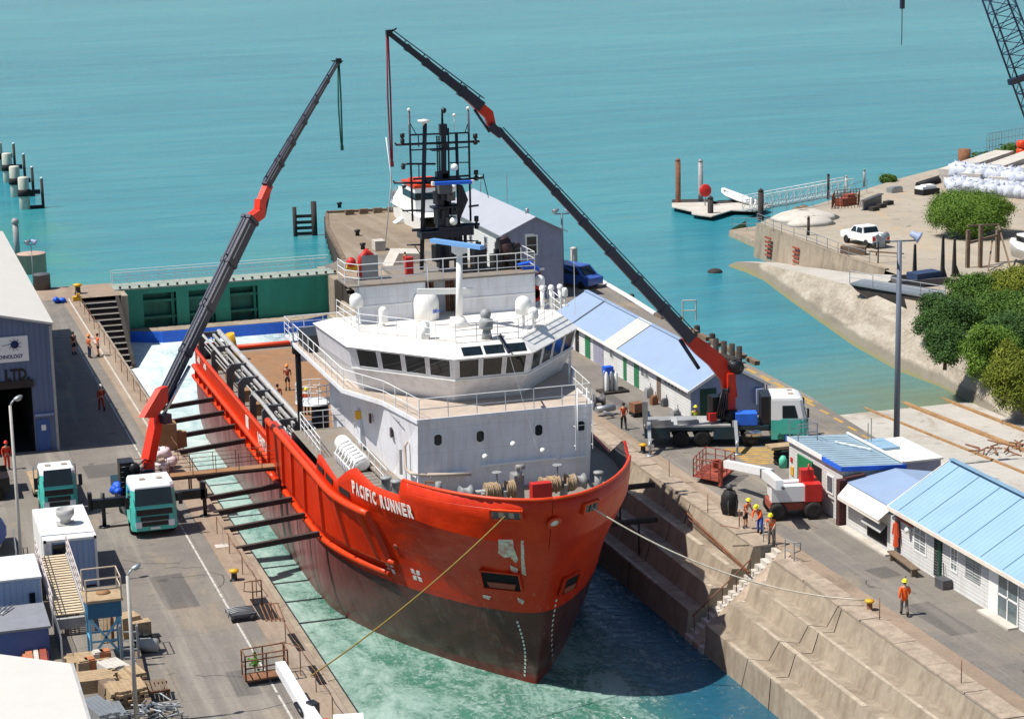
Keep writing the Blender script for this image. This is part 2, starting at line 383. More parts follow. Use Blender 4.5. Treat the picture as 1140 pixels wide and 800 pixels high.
# ------------------------------------------------------------------ people
def skin_mesh(name, verts, edges, radii, root=0, sub=1):
    me = bpy.data.meshes.new(name); me.from_pydata(verts, edges, [])
    o = bpy.data.objects.new(name, me); COL.objects.link(o)
    md = o.modifiers.new('s', 'SKIN'); md.use_smooth_shade = True; md.branch_smoothing = .6
    for i, r in enumerate(radii):
        sv = me.skin_vertices[0].data[i]; sv.radius = r if isinstance(r, tuple) else (r, r); sv.use_root = (i == root)
    sb = o.modifiers.new('u', 'SUBSURF'); sb.levels = sub; sb.render_levels = sub
    dg = bpy.context.evaluated_depsgraph_get(); out = bpy.data.meshes.new_from_object(o.evaluated_get(dg))
    out.name = name; bpy.data.objects.remove(o); bpy.data.meshes.remove(me)
    return out
POSES = {}
def pose_joints(pose):
    """joints in metres, x right, y forward, z up"""
    J = dict(pelvis=(0, 0, .95), spine=(0, .0, 1.12), chest=(0, .0, 1.32), neck=(0, .0, 1.49), chin=(0, .02, 1.575), crown=(0, .015, 1.70))
    for s, k in ((-1, 'l'), (1, 'r')):
        J.update({'hip'+k: (s*.095, 0, .90), 'knee'+k: (s*.105, .02, .49), 'ankle'+k: (s*.11, -.02, .09), 'toe'+k: (s*.125, .13, .045),
                  'sho'+k: (s*.185, 0, 1.41), 'elb'+k: (s*.245, -.04, 1.14), 'wri'+k: (s*.25, .06, .90)})
    if pose == 'walk':
        J.update(kneel=(-.1, .16, .52), anklel=(-.1, .20, .11), toel=(-.11, .35, .07), kneer=(.1, -.02, .49), ankler=(.1, -.26, .15), toer=(.11, -.14, .05),
                 elbl=(-.25, -.12, 1.16), wril=(-.25, -.10, .92), elbr=(.25, .06, 1.15), wrir=(.24, .22, .98))
    if pose == 'hips':
        J.update(elbl=(-.36, -.06, 1.18), wril=(-.2, .06, 1.02), elbr=(.36, -.06, 1.18), wrir=(.2, .06, 1.02))
    if pose == 'point':
        J.update(elbr=(.32, .14, 1.3), wrir=(.30, .38, 1.36), elbl=(-.3, .02, 1.14), wril=(-.16, .16, 1.02))
    if pose in ('lean', 'bend'):
        a = .30 if pose == 'lean' else .62
        for k, (x, y, z) in list(J.items()):
            if k[:3] in ('kne', 'ank', 'toe'): continue
            dz = z-.93; c, s_ = math.cos(a), math.sin(a)
            if k.startswith('hip') or k == 'pelvis': J[k] = (x, y-.05*a*2, z); continue
            J[k] = (x, y*c+dz*s_-.1*a, .93+dz*c-y*s_)
        for s, k in ((-1, 'l'), (1, 'r')):
            sx, sy, sz = J['sho'+k]; J['elb'+k] = (s*.24, sy+.12, sz-.26); J['wri'+k] = (s*.17, sy+.30, sz-.40)
    return {k: V(v) for k, v in J.items()}
def body_parts(pose):
    if pose in POSES: return POSES[pose]
    J = pose_joints(pose)
    ids = {}; vs = []; rad = []; ed = []
    def add(k, r, p=None, co=None):
        ids[k] = len(vs); vs.append(co if co is not None else J[k]); rad.append(r)
        if p: ed.append((ids[p], ids[k]))
    add('pelvis', (.125, .10)); add('spine', (.125, .095), 'pelvis'); add('chest', (.145, .105), 'spine'); add('neck', .058, 'chest'); add('chin', (.066, .078), 'neck')
    add('mid', (.078, .094), 'chin', J['chin'].lerp(J['crown'], .5)); add('crown', (.06, .075), 'mid')
    for k in 'lr':
        add('hip'+k, .088, 'pelvis'); add('knee'+k, .058, 'hip'+k); add('ankle'+k, .04, 'knee'+k); add('toe'+k, (.04, .03), 'ankle'+k)
        add('sho'+k, .062, 'chest'); add('elb'+k, .044, 'sho'+k); add('wri'+k, .029, 'elb'+k)
        d = (J['wri'+k]-J['elb'+k]).normalized(); add('palm'+k, (.042, .018), 'wri'+k, J['wri'+k]+d*.075)
    me = skin_mesh('body', vs, ed, rad)
    # fingers, thumbs, nose, ears, eyes and mouth grow out of the same mesh
    f = MB(); f.smooth = True
    for s, k in ((-1, 'l'), (1, 'r')):
        W = J['wri'+k]; d = (W-J['elb'+k]).normalized(); side = d.cross(V((1, 0, 0))).normalized(); pal = V((-s, 0, 0))
        for q, L in zip((-.03, -.01, .01, .03), (.068, .082, .088, .074)):
            a = W+d*.075+side*q; f.path([a, a+d*(.03+L*.5)+pal*.008, a+d*(.03+L*.85)+pal*.03], [.0095, .009, .007], 5)
        a = W+d*.03+side*.035; f.path([a, a+d*.04+side*.028+pal*.01, a+d*.075+side*.03+pal*.02], [.012, .010, .008], 5)
    H = J['chin'].lerp(J['crown'], .5); up = (J['crown']-J['chin']).normalized(); fw = V((1, 0, 0)).cross(up)*-1
    if fw.y < 0: fw = -fw
    f.path([H+fw*.085+up*.02, H+fw*.112-up*.022], [.012, .017], 6)
    for s in (-1, 1): f.ball(H+V((s*.08, 0, 0))-up*.01, .026, 6, 1.2, .4, .8)
    f.cbox(H+fw*.09-up*.055, (.05, .014, .012))
    for s in (-1, 1): f.ball(H+V((s*.032, 0, 0))+fw*.086+up*.012, .011, 6)
    tmp = f.build('x', M['skin']); bm = bmesh.new(); bm.from_mesh(me); bm.from_mesh(tmp.data); bm.to_mesh(me); bm.free()
    tm = tmp.data; bpy.data.objects.remove(tmp); bpy.data.meshes.remove(tm)
    for p in me.polygons: p.use_smooth = True
    def sub(keys, rr, edges, root=0, name='cloth'):
        idx = {k: i for i, k in enumerate(keys)}
        return skin_mesh(name, [J[k] for k in keys], [(idx[a], idx[b]) for a, b in edges], rr, root)
    out = dict(body=me)
    jk = ['pelvis', 'spine', 'chest', 'shol', 'elbl', 'wril', 'shor', 'elbr', 'wrir']
    je = [('pelvis', 'spine'), ('spine', 'chest'), ('chest', 'shol'), ('shol', 'elbl'), ('elbl', 'wril'), ('chest', 'shor'), ('shor', 'elbr'), ('elbr', 'wrir')]
    out['jacket'] = sub(jk, [(.158, .128), (.155, .125), (.172, .132), .082, .066, .05, .082, .066, .05], je, 0, 'jacket')
    J['hel'] = J['shol'].lerp(J['elbl'], .55); J['her'] = J['shor'].lerp(J['elbr'], .55)
    out['shirt'] = sub(['pelvis', 'spine', 'chest', 'shol', 'hel', 'shor', 'her'], [(.152, .122), (.150, .12), (.168, .128), .080, .066, .080, .066],
                       [('pelvis', 'spine'), ('spine', 'chest'), ('chest', 'shol'), ('shol', 'hel'), ('chest', 'shor'), ('shor', 'her')], 0, 'shirt')
    J['pt'] = J['pelvis'].lerp(J['spine'], .35)
    out['trousers'] = sub(['pelvis', 'pt', 'hipl', 'kneel', 'anklel', 'hipr', 'kneer', 'ankler'], [(.148, .122), (.142, .116), .108, .078, .066, .108, .078, .066],
                          [('pelvis', 'pt'), ('pelvis', 'hipl'), ('hipl', 'kneel'), ('kneel', 'anklel'), ('pelvis', 'hipr'), ('hipr', 'kneer'), ('kneer', 'ankler')], 0, 'trousers')
    J['kl'] = J['hipl'].lerp(J['kneel'], .85); J['kr'] = J['hipr'].lerp(J['kneer'], .85)
    out['shorts'] = sub(['pelvis', 'pt', 'hipl', 'kl', 'hipr', 'kr'], [(.148, .122), (.142, .116), .108, .085, .108, .085],
                        [('pelvis', 'pt'), ('pelvis', 'hipl'), ('hipl', 'kl'), ('pelvis', 'hipr'), ('hipr', 'kr')], 0, 'shorts')
    J['cb'] = J['hipl'].lerp(J['hipr'], .5).lerp(J['kneel'].lerp(J['kneer'], .5), .55)
    out['coat'] = sub(['cb']+jk, [(.20, .16), (.175, .14), (.165, .13), (.176, .136), .084, .068, .052, .084, .068, .052], [('cb', 'pelvis')]+je, 0, 'coat')
    b = MB(); b.smooth = True
    for k in 'lr':
        A, T = J['ankle'+k], J['toe'+k]; hz_ = V((0, 0, 1))
        b.path([A+hz_*.13, A, A.lerp(T, .5)-hz_*.01, T+(T-A).normalized()*.03], [.062, .06, .056, .038], 8)
    o = b.build('boots', M['boot']); out['boots'] = o.data; bpy.data.objects.remove(o)
    rot = fw.to_track_quat('Y', 'Z').to_matrix()
    rot = Matrix((V((1, 0, 0)), fw, up)).transposed()
    hb = MB(); hb.lathe([(.145, .02), (.142, .032), (.112, .035), (.112, .06), (.100, .105), (.065, .145), (.0001, .158)], H+up*.012, 14, rot, sy=1.18)
    o = hb.build('helmet', M['hat_yellow']); out['helmet'] = o.data; bpy.data.objects.remove(o)
    hb = MB(); hb.lathe([(.08, -.05), (.098, .0), (.100, .045), (.08, .085), (.04, .105), (.0001, .11)], H+up*.0-fw*.016, 12, rot, sy=1.1)
    o = hb.build('hair', M['hair']); out['hair'] = o.data; bpy.data.objects.remove(o)
    POSES[pose] = out; return out
def person(loc, face, pose, label, upper, ucol, lower, lcol, head, hcol=None, group=None, scale=1.0):
    """face: compass angle in degrees the figure looks along (0 = +x, 90 = +y)"""
    P = body_parts(pose); rz = R(face-90)
    t = thing('person', loc, label, 'person', rz, group); t.scale = (scale,)*3
    def part(key, m):
        me = P[key].copy(); me.name = key; me.materials.clear(); me.materials.append(m)
        o = bpy.data.objects.new(key, me); COL.objects.link(o); o.parent = t; return o
    part('body', M['skin']); part('boots', M['boot'])
    part(upper, M['cloth_'+ucol]); part(lower, M['cloth_'+lcol])
    if head == 'helmet': part('helmet', M['hat_'+hcol])
    else: part('hair', M['hair'])
    if head == 'helmet': part('hair', M['hair'])
    return t
DK = 1.22     # ship's working deck
PEOPLE = [
 (g(82.7, 394.5), 300, 'stand', 'person in olive and black clothes near the dock stairs', 'shirt', 'olive', 'shorts', 'black', 'hair', None),
 (g(99.9, 398.3), 20, 'stand', 'person with orange helmet, orange top and navy trousers near the dock stairs', 'shirt', 'orange', 'trousers', 'navy', 'helmet', 'orange'),
 (g(109.8, 396.5), 190, 'point', 'bareheaded person in orange top and black shorts with one arm out near the dock stairs', 'shirt', 'orange', 'shorts', 'black', 'hair', None),
 (g(113.5, 457.0), 100, 'walk', 'person in brownish overalls and white helmet walking at the edge of the warehouse shadow', 'jacket', 'brownred', 'trousers', 'brownred', 'helmet', 'white'),
 (g(8.5, 522.5), 280, 'stand', 'person in orange overalls and red helmet before the dark warehouse doorway', 'jacket', 'red', 'trousers', 'red', 'helmet', 'red'),
 (g(320.5, 434.5, DK), 250, 'stand', 'person with orange helmet and black shorts standing on the timber ship deck', 'shirt', 'brownred', 'shorts', 'black', 'helmet', 'orange'),
 (g(310, 457.0, DK), 90, 'stand', 'bareheaded person in orange shirt standing behind the grey crash rail of the ship', 'shirt', 'orange', 'trousers', 'navy', 'hair', None),
 (g(342, 462.0, DK), 60, 'stand', 'person in orange jacket standing beside the black pedestal on the ship', 'jacket', 'darkorange', 'trousers', 'black', 'helmet', 'yellow'),
 (g(451.5, 302.0, 0), 280, 'stand', 'person in yellow and orange vest standing on the old wharf behind the ship', 'shirt', 'darkorange', 'trousers', 'black', 'hair', None),
 (g(694.5, 478.0), 80, 'walk', 'person in orange shirt and black trousers walking away past the long white shed', 'shirt', 'darkorange', 'trousers', 'black', 'hair', None),
 (g(774.5, 482.0), 260, 'stand', 'person in lime vest and yellow helmet by the dark green gable door', 'shirt', 'yellowgreen', 'trousers', 'grey', 'helmet', 'yellow'),
 (g(829.8, 589.0), 300, 'lean', 'person in dull orange top, black shorts and yellow helmet beside the tyre bundle', 'shirt', 'darkorange', 'shorts', 'black', 'helmet', 'yellow'),
 (g(846.0, 593.0), 215, 'bend', 'person in blue trousers and orange jacket bending forward by the boom lift', 'jacket', 'orange', 'trousers', 'blue', 'helmet', 'yellow'),
 (g(858.5, 606.0), 235, 'lean', 'person in orange vest and grey trousers leaning on the dock stair rail', 'shirt', 'orange', 'trousers', 'grey', 'helmet', 'yellow'),
 (g(1006.8, 685.0), 75, 'walk', 'person in long bright orange coat and yellow helmet walking alone on the right quay', 'coat', 'orange', 'trousers', 'grey', 'helmet', 'yellow'),
]
for a in PEOPLE: person(*a)
# ------------------------------------------------------------------ ground, water, dock
SEA_Z, DOCK_Z = -2.6, -4.45
def ground_mat(name, base, patch, stain, seams=False):
    m, t, p = base_mat(name); pos = t.new('NewGeometry').outputs['Position']
    a = t.noise(pos, .07, 6, .62); b = t.noise(pos, .6, 6, .68); c_ = t.noise(pos, 6.0, 4, .7)
    col = t.ramp(t.math('ADD', t.math('MULTIPLY', a, .6), t.math('MULTIPLY', b, .4)), [(.34, lin(*patch)), (.52, lin(*base)), (.68, tuple(min(.9, x*1.14) for x in lin(*base)))])
    st = t.ramp(t.noise(t.scalev(pos, (1, .45, 1)), .33, 7, .72, .6), [(.54, 0.0), (.66, .62)])
    col = t.mix(st, col, lin(*stain))
    oil = t.ramp(t.noise(pos, .9, 3, .5), [(.66, 0.0), (.72, .5)])
    col = t.mix(oil, col, lin(66, 62, 58))
    # pale scuffs and tyre-dusted tracks along the dock
    tr = t.ramp(t.noise(t.scalev(pos, (1.1, .05, 1)), 1.0, 4, .6), [(.50, 0.0), (.72, .30)])
    col = t.mix(tr, col, lin(176, 168, 156))
    if seams:
        br = t.new('TexBrick'); br.inputs['Scale'].default_value = 1.0; br.inputs['Brick Width'].default_value = 6.0; br.inputs['Row Height'].default_value = 4.2
        br.inputs['Mortar Size'].default_value = .035; br.inputs['Mortar Smooth'].default_value = .4; br.offset = .3
        t.link(pos, br.inputs[0]); col = t.mix(t.math('MULTIPLY', br.outputs['Fac'], .35), col, lin(84, 80, 76))
    g_ = t.ramp(c_, [(.3, .86), (.7, 1.1)])
    col = t.mix(1.0, col, g_, 'MULTIPLY')
    t.link(col, p.inputs['Base Color']); p.inputs['Roughness'].default_value = .92; p.inputs['Specular IOR Level'].default_value = .2
    t.link(t.bump(c_, .35, .02), p.inputs['Normal']); return m
M['quay'] = ground_mat('worn_asphalt', (122, 116, 108), (106, 102, 98), (144, 130, 110), True)
M['quay_edge'] = ground_mat('dusty_quay_edge', (148, 130, 112), (132, 116, 100), (112, 98, 86))
M['yardmat'] = ground_mat('dusty_gravel_yard', (160, 150, 134), (142, 134, 124), (176, 150, 118))
M['slip'] = ground_mat('slip_concrete', (176, 171, 162), (160, 154, 142), (136, 122, 100))
M['wharf_deck'] = ground_mat('wharf_planks', (138, 124, 106), (124, 110, 94), (108, 94, 80))
def water_mat():
    m, t, p = base_mat('harbour_water'); pos = t.new('NewGeometry').outputs['Position']
    big = t.noise(t.scalev(pos, (.35, 1, 1)), .012, 4, .6); mid = t.noise(t.scalev(pos, (.16, 1, 1)), .22, 6, .72)
    f = t.math('ADD', t.math('MULTIPLY', big, .45), t.math('MULTIPLY', mid, .55))
    col = t.ramp(f, [(.36, lin(34, 117, 135)), (.5, lin(45, 132, 146)), (.66, lin(62, 146, 155))])
    sx = t.new('SeparateXYZ'); t.link(pos, sx.inputs[0]); X, Y = sx.outputs[0], sx.outputs[1]
    # shallows over the slip toe and along the stone bank: the bed shows through
    sh = t.mrange(Y, 158, 128, 0, 1); wob = t.math('MULTIPLY', t.math('SUBTRACT', t.noise(pos, .15, 3), .5), .7)
    sh = t.math('ADD', sh, t.math('MULTIPLY', wob, t.mrange(Y, 175, 140)), True)
    sh = t.math('MULTIPLY', sh, t.mrange(X, 58, 70, .45, 1.0))
    sh = t.math('MULTIPLY', sh, t.mrange(X, 90, 84))
    col = t.mix(t.math('MULTIPLY', sh, .85), col, lin(112, 120, 86))
    # brighter green along the old jetty and piles
    jet = t.math('MULTIPLY', t.mrange(X, 26, 40), t.mrange(X, 64, 50)); jet = t.math('MULTIPLY', jet, t.mrange(Y, 232, 205))
    jl = t.math('MULTIPLY', t.mrange(X, 28, 20), t.mrange(Y, 270, 235))
    col = t.mix(t.math('MULTIPLY', t.math('MULTIPLY', t.math('ADD', jet, jl, True), .42), t.mrange(t.noise(pos, .12, 4, .6), .3, .62)), col, lin(74, 150, 116))
    t.link(col, p.inputs['Base Color'])
    p.inputs['Roughness'].default_value = .14; p.inputs['IOR'].default_value = 1.33; p.inputs['Specular IOR Level'].default_value = .42
    w1 = t.noise(t.scalev(pos, (.4, 1.5, 1)), .55, 6, .72, .4); w2 = t.noise(t.scalev(pos, (.4, 1.2, 1)), .12, 3, .6)
    h = t.math('ADD', t.math('MULTIPLY', w1, .7), w2)
    t.link(t.bump(h, .8, .6), p.inputs['Normal']); return m
def dock_water_mat():
    m, t, p = base_mat('foamy_dock_water'); pos = t.new('NewGeometry').outputs['Position']
    sx = t.new('SeparateXYZ'); t.link(pos, sx.inputs[0]); X, Y = sx.outputs[0], sx.outputs[1]
    fl = t.noise(t.scalev(pos, (1.0, .42, 1)), .42, 10, .74, .8); fine = t.noise(pos, 1.7, 6, .75, .8)
    f = t.math('ADD', t.math('MULTIPLY', fl, .7), t.math('MULTIPLY', fine, .3))
    bias = t.math('ADD', t.mrange(Y, 118, 178, -.005, .13, False), t.mrange(X, 25.5, 20, 0.0, .10))
    bias = t.math('ADD', bias, t.mrange(Y, 98, 84, 0.0, -.03))
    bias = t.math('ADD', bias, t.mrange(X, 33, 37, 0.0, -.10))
    f = t.math('ADD', f, bias)
    foam = t.ramp(f, [(.45, 0.0), (.525, .42), (.60, .72), (.72, 1.0)])
    deep = t.ramp(t.noise(pos, .12, 3), [(.3, lin(54, 106, 88)), (.7, lin(72, 126, 108))])
    deep = t.mix(t.mrange(Y, 108, 140), deep, lin(94, 152, 148))
    deep = t.mix(t.mrange(X, 32, 37), deep, lin(30, 84, 104))  # ship's shade and sky reflection painted as bluer water right of the hull
    lac = t.math('MULTIPLY', t.ramp(t.noise(t.scalev(pos, (1, .8, 1)), 2.1, 7, .75, 1.6), [(.5, 0), (.57, .75)]), t.ramp(f, [(.40, 0), (.49, 1), (.62, .5)]))
    foam = t.math('MAXIMUM', foam, lac)
    whit = t.mix(t.mrange(Y, 125, 172), lin(158, 180, 172), lin(206, 214, 214))
    col = t.mix(foam, deep, whit); t.link(col, p.inputs['Base Color'])
    t.link(t.ramp(foam, [(.2, .07), (.8, .75)]), p.inputs['Roughness']); p.inputs['IOR'].default_value = 1.33
    h = t.math('ADD', t.math('MULTIPLY', t.noise(pos, 1.6, 5, .65, .6), .8), t.math('MULTIPLY', foam, .35))
    t.link(t.bump(h, .55, .22), p.inputs['Normal']); return m
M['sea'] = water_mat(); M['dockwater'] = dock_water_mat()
b = MB()
for r in ((-4000, 5000, 189.4, 9000), (57.0, 5000, 20, 189.4), (-4000, -78, 20, 189.4)):
    b.poly([(r[0], r[2], SEA_Z), (r[1], r[2], SEA_Z), (r[1], r[3], SEA_Z), (r[0], r[3], SEA_Z)])
struct(b, 'sea', M['sea'])
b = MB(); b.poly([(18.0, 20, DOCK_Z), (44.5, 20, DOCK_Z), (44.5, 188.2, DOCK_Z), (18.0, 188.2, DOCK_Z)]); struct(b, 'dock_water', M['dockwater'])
def slab(pts, z0, z1):
    b = MB(); b.prism([(x, y, z0) for x, y in pts], (0, 0, z1-z0)); return b
struct(slab([(-80, 20), (18.35, 20), (18.35, 184.2), (21.9, 184.2), (21.9, 190.4), (-80, 190.6)], -8, 0), 'left_quay', M['quay'])
RQ = [(43.2, 20), (43.2, 96.97), (44.5, 96.97), (44.5, 99.44), (43.2, 99.44), (43.2, 184), (41.0, 184), (41.0, 191), (43.6, 194.5), (52, 195), (58.8, 190), (61.8, 182.2), (60.4, 164), (59.9, 128.8), (59.4, 122.4), (58.2, 106), (58, 20)]
struct(slab(RQ, -8, 0), 'right_quay', M['quay'])
# dusty quay margins (thin sheets over the asphalt)
b = MB(); b.box(16.9, 18.36, 20, 184.2, -.3, .03); b.box(-10, 21.91, 184.2, 190.42, -.3, .02); struct(b, 'left_quay_margin', M['quay_edge'])
b = MB()
yy = 22.0
while yy < 183:
    L = rnd.uniform(2.2, 3.6); y2 = min(yy+L, 183.8)
    if yy < 96.0 < y2: y2 = 96.95
    elif 96.0 <= yy < 99.45: yy = 99.45; y2 = yy+L
    d = rnd.uniform(-.03, .03); zt = rnd.uniform(.05, .10)
    b.hexa([(43.16+d, yy+.02, -1.0), (44.35, yy+.02, -1.0), (44.35, y2-.02, -1.0), (43.16+d, y2-.02, -1.0), (43.24+d, yy+.02, zt), (44.35+d, yy+.02, zt), (44.35+d, y2-.02, zt), (43.24+d, y2-.02, zt)])
    yy = y2
struct(b, 'right_quay_coping', M['coping'])
b = MB(); b.box(44.36, 45.3, 20, 96.9, -.2, .012); b.box(44.42, 45.3, 96.9, 99.5, -.2, .012); b.box(44.36, 45.3, 99.5, 150, -.2, .012); b.box(41.0, 60, 170, 189, -.2, .014); struct(b, 'right_quay_margin', M['quay_edge'])
# stepped dock wall with a stair cut through it
PROF = [(43.17, .0), (42.80, -1.06), (42.0, -1.0), (41.70, -1.95), (40.83, -1.9), (40.48, -2.97), (39.58, -2.92), (39.25, -7), (43.6, -7), (43.6, 0)]
def altar(y0, y1, jag=0.0):
    b = MB(); n = max(1, int((y1-y0)/4.5)); rows = []
    for i in range(n+1):
        y = y0+(y1-y0)*i/n
        rows.append([(x+(rnd.uniform(-jag, jag) if 0 < k < 7 else 0), y, z+(rnd.uniform(-jag, jag)*.6 if 0 < k < 7 else 0)) for k, (x, z) in enumerate(PROF)])
    b.grid(rows); b.poly(rows[0]); b.poly(rows[-1]); return b
b1 = altar(20, 97.0, .006); b2 = altar(99.4, 184, .008); off = len(b1.v)
b1.v += b2.v; b1.f += [[i+off for i in f] for f in b2.f]; b1.mi += b2.mi; b1.sm += b2.sm
struct(b1, 'right_dock_wall', M['concrete'])
b = MB(); b.box(18.2, 18.9, 20, 175, -8, -.31); b.box(40.3, 41.02, 184, 191, -8, -.02); b.box(21.85, 22.4, 184, 188, -8, -.02); struct(b, 'left_dock_wall', M['concrete'])
# worn pale nosings along the ledges
b = MB()
for (ex, ez) in ((42.0, -1.0), (40.83, -1.9), (39.58, -2.92)):
    y = 22.0
    while y < 183:
        L = rnd.uniform(1.5, 4.5); y2 = min(y+L, 183)
        if not (y < 99.5 and y2 > 96.9): b.box(ex-.015, ex+rnd.uniform(.14, .26), y, y2-.02, ez-.12, ez+rnd.uniform(.008, .016))
        y = y2+(rnd.uniform(.3, 1.5) if rnd.random() < .3 else 0)
struct(b, 'ledge_nosing', mat('worn_ledge_edge', (176, 163, 144), .9, var=.2, scale=2, dirt=(130, 114, 96), dirt_amt=.6, world=True))
# joints and cracks of the wall
b = MB()
for y in (89.0, 108, 121):
    pr = PROF[:8]
    for (x0, z0), (x1, z1) in zip(pr, pr[1:]): b.bar((x0-.012, y, z0+.0), (x1-.012, y, z1+.0), .035, .03, up=(0, 0, 1) if abs(z1-z0) < .2 else (1, 0, 0))
struct(b, 'dock_wall_joints', M['void'])
# stair in the dock wall
t = thing('dock_stair', (43.3, 98.2, 0), 'concrete stair with a central chute cut down through the stepped dock wall', 'stairs')
def stair_flight(y0, y1, name):
    b = MB(); n = 17
    for i in range(n):
        x1 = 44.46-i*.3; z = -.10-i*.252
        b.box(x1-.3-.02*(i % 2), x1, y0, y1, z-2.2, z)
    return b.build(name, M['pale_concrete'], t)
stair_flight(98.5, 99.38, 'flight'); stair_flight(97.02, 97.55, 'flight')
b = MB(); b.hexa([(44.46, 97.55, -1.9), (44.46, 98.5, -1.9), (39.4, 98.5, -6.2), (39.4, 97.55, -6.2), (44.46, 97.55, .06), (44.46, 98.5, .06), (39.4, 98.5, -4.2), (39.4, 97.55, -4.2)]); b.build('chute', M['coping'], t)
b = MB(); b.path([(42.9, 98.9, -.35), (39.6, 98.9, -3.1)], .035, 6)
for i in range(5): f = i/4; b.tube((42.8-3.1*f, 98.9, -1.4-2.6*f), (42.8-3.1*f, 98.9, -.43-2.58*f), .025, 6)
b.build('handrail', M['rust'], t)
# stairs at the left abutment
t = thing('abutment_stair', (19.9, 180, 0), 'broad dark timber-edged stair going down into the dock beside the green gate', 'stairs')
b = MB(); e = MB(); n = 12
for i in range(n):
    y1 = 184.15-i*.75; z = -.36*(i+1)
    b.box(18.4, 21.35, y1-.75, y1, z-2.5, z)
    e.box(18.4, 21.36, y1-.76, y1-.60, z-.012, z+.015)
b.build('treads', M['timber_dk'], t); e.build('nosing', M['pale_concrete'], t)
b = MB(); b.prism([(21.36, 184.1, .0), (21.36, 175.4, -4.1), (21.36, 174.9, -6), (21.36, 184.1, -6)], (.3, 0, 0)); b.build('side_wall', M['timber_dk'], t)
t = thing('abutment_stair', (42.1, 180, 0), 'dark timber-edged stair at the far right dock corner, seen past the ship domes', 'stairs')
b = MB(); e = MB()
for i in range(n):
    y1 = 183.95-i*.75; z = -.36*(i+1)
    b.box(41.05, 43.15, y1-.75, y1, z-2.5, z); e.box(41.05, 43.16, y1-.76, y1-.6, z-.012, z+.015)
b.build('treads', M['timber_dk'], t); e.build('nosing', M['pale_concrete'], t)
# painted lines and patches
b = MB()
yy = 60
while yy < 164:
    L = rnd.uniform(2, 9); b.box(15.96, 16.06, yy, min(yy+L, 164.4), .004, .008); yy += L+(rnd.uniform(.1, .7))
struct(b, 'painted_line', mat('worn_line_paint', (190, 186, 178), .8, var=.2, scale=3, dirt=(136, 130, 122), dirt_amt=.9, dirt_scale=2.5))
b = MB()
for i in range(14):
    y = 103+i*2.3; x = 57.6+min(1.3, (y-103)*.06); b.box(x, x+.22, y, y+1.25, .004, .008)
for i in range(5):
    y = 127+i*2.3; b.box(59.2, 59.5, y, y+1.6, .004, .008)
struct(b, 'yellow_edge_marks', M['yellow_worn'])
b = MB()
p0, p1, p2, p3 = g(806, 499), g(900, 497), g(905, 514), g(836, 518)
for i in range(9):
    f0, f1 = i/9, (i+.62)/9
    a, c_, d, e_ = p0.lerp(p3, f0), p1.lerp(p2, f0), p1.lerp(p2, f1), p0.lerp(p3, f1)
    b.poly([q+V((0, 0, .006)) for q in (a, c_, d, e_)])
struct(b, 'yellow_hatching', M['yellow_worn'])
# repaired patches in the asphalt
b = MB()
for x0, y0, w_, d_, a in ((13.2, 100.5, 1.6, 5.5, .02), (14.3, 88, 1.1, 3.2, -.03), (12.4, 126, 2.0, 3.0, .0), (46.2, 84, 1.4, 4.6, .03), (47.0, 92.5, 1.2, 1.6, .1), (52.5, 112, 3.0, 1.6, -.3), (46.5, 130, 1.5, 4.0, .0), (57.0, 131, 1.1, 7.0, .02)):
    b.poly([V((x0, y0, .004))+Matrix.Rotation(a, 3, 'Z') @ V(q) for q in ((0, 0, 0), (w_, 0, 0), (w_*1.02, d_, 0), (-.05, d_*.98, 0))])
struct(b, 'asphalt_patches', ground_mat('dark_asphalt_patch', (98, 94, 90), (90, 87, 84), (110, 102, 92)))
b = MB()
for k in range(26):
    right = k % 2; x = rnd.uniform(45.6, 49) if right else rnd.uniform(12, 17); y = rnd.uniform(76, 122); p = V((x, y, .0045)); a = rnd.uniform(0, 6.28)
    for s_ in range(rnd.randint(3, 8)):
        a += rnd.uniform(-.7, .7); q = p+V((math.cos(a), math.sin(a), 0))*rnd.uniform(.3, .8); n_ = V((-math.sin(a), math.cos(a), 0))*.018; b.poly([p-n_, q-n_, q+n_, p+n_]); p = q
struct(b, 'asphalt_cracks', M['void'])
# pits at the left dock edge
b = MB()
for (x0, x1, y0, y1) in ((17.2, 18.0, 97.3, 100.6), (17.9, 18.25, 92.5, 95), (17.9, 18.25, 88, 90.5)):
    b.box(x0, x1, y0, y1, .031, .036)
struct(b, 'quay_recess', M['void'])
# ------------------------------------------------------------------ dock gate
t = thing('dock_gate', (31.4, 188, -4), 'wide green caisson gate closing the far end of the dock', 'dock gate')
fx = lambda px: gY(px, 345, 186.8).x
b = MB(); b.box(21.9, 41.0, 187.9, 189.2, -7, -.02)
cols = [(122, 160), (197, 211), (240, 257), (288, 372)]
for a, c_ in cols: b.box(max(21.95, fx(a)), min(40.95, fx(c_)), 186.8, 187.9, -7, -.25)
b.box(21.95, 40.95, 186.7, 187.9, -.5, -.02)
M['gate'] = mat('gate_green', (28, 132, 110), .5, var=.12, scale=.5, dirt=(28, 106, 90), dirt_amt=.5, dirt_scale=.4, streak=True)
M['gate_dk'] = mat('gate_recess_green', (26, 112, 94), .55, var=.25, scale=.7, dirt=(50, 66, 58), dirt_amt=.6, dirt_scale=.5, streak=True)
b.build('gate_leaf', M['gate'], t)
for a, c_ in ((160, 197), (211, 240), (257, 288)):
    b = MB(); x0, x1 = fx(a), fx(c_)
    b.box(x0+.02, x1-.02, 187.75, 187.88, -7, -.5)
    for z in (-1.25, -2.7): b.box(x0, x1, 187.1, 187.75, z-.12, z+.12)
    b.box(x0+(x1-x0)*.86, x0+(x1-x0)*.95, 187.15, 187.75, -6, -.5)
    b.build('recess_panel', M['gate_dk'], t)
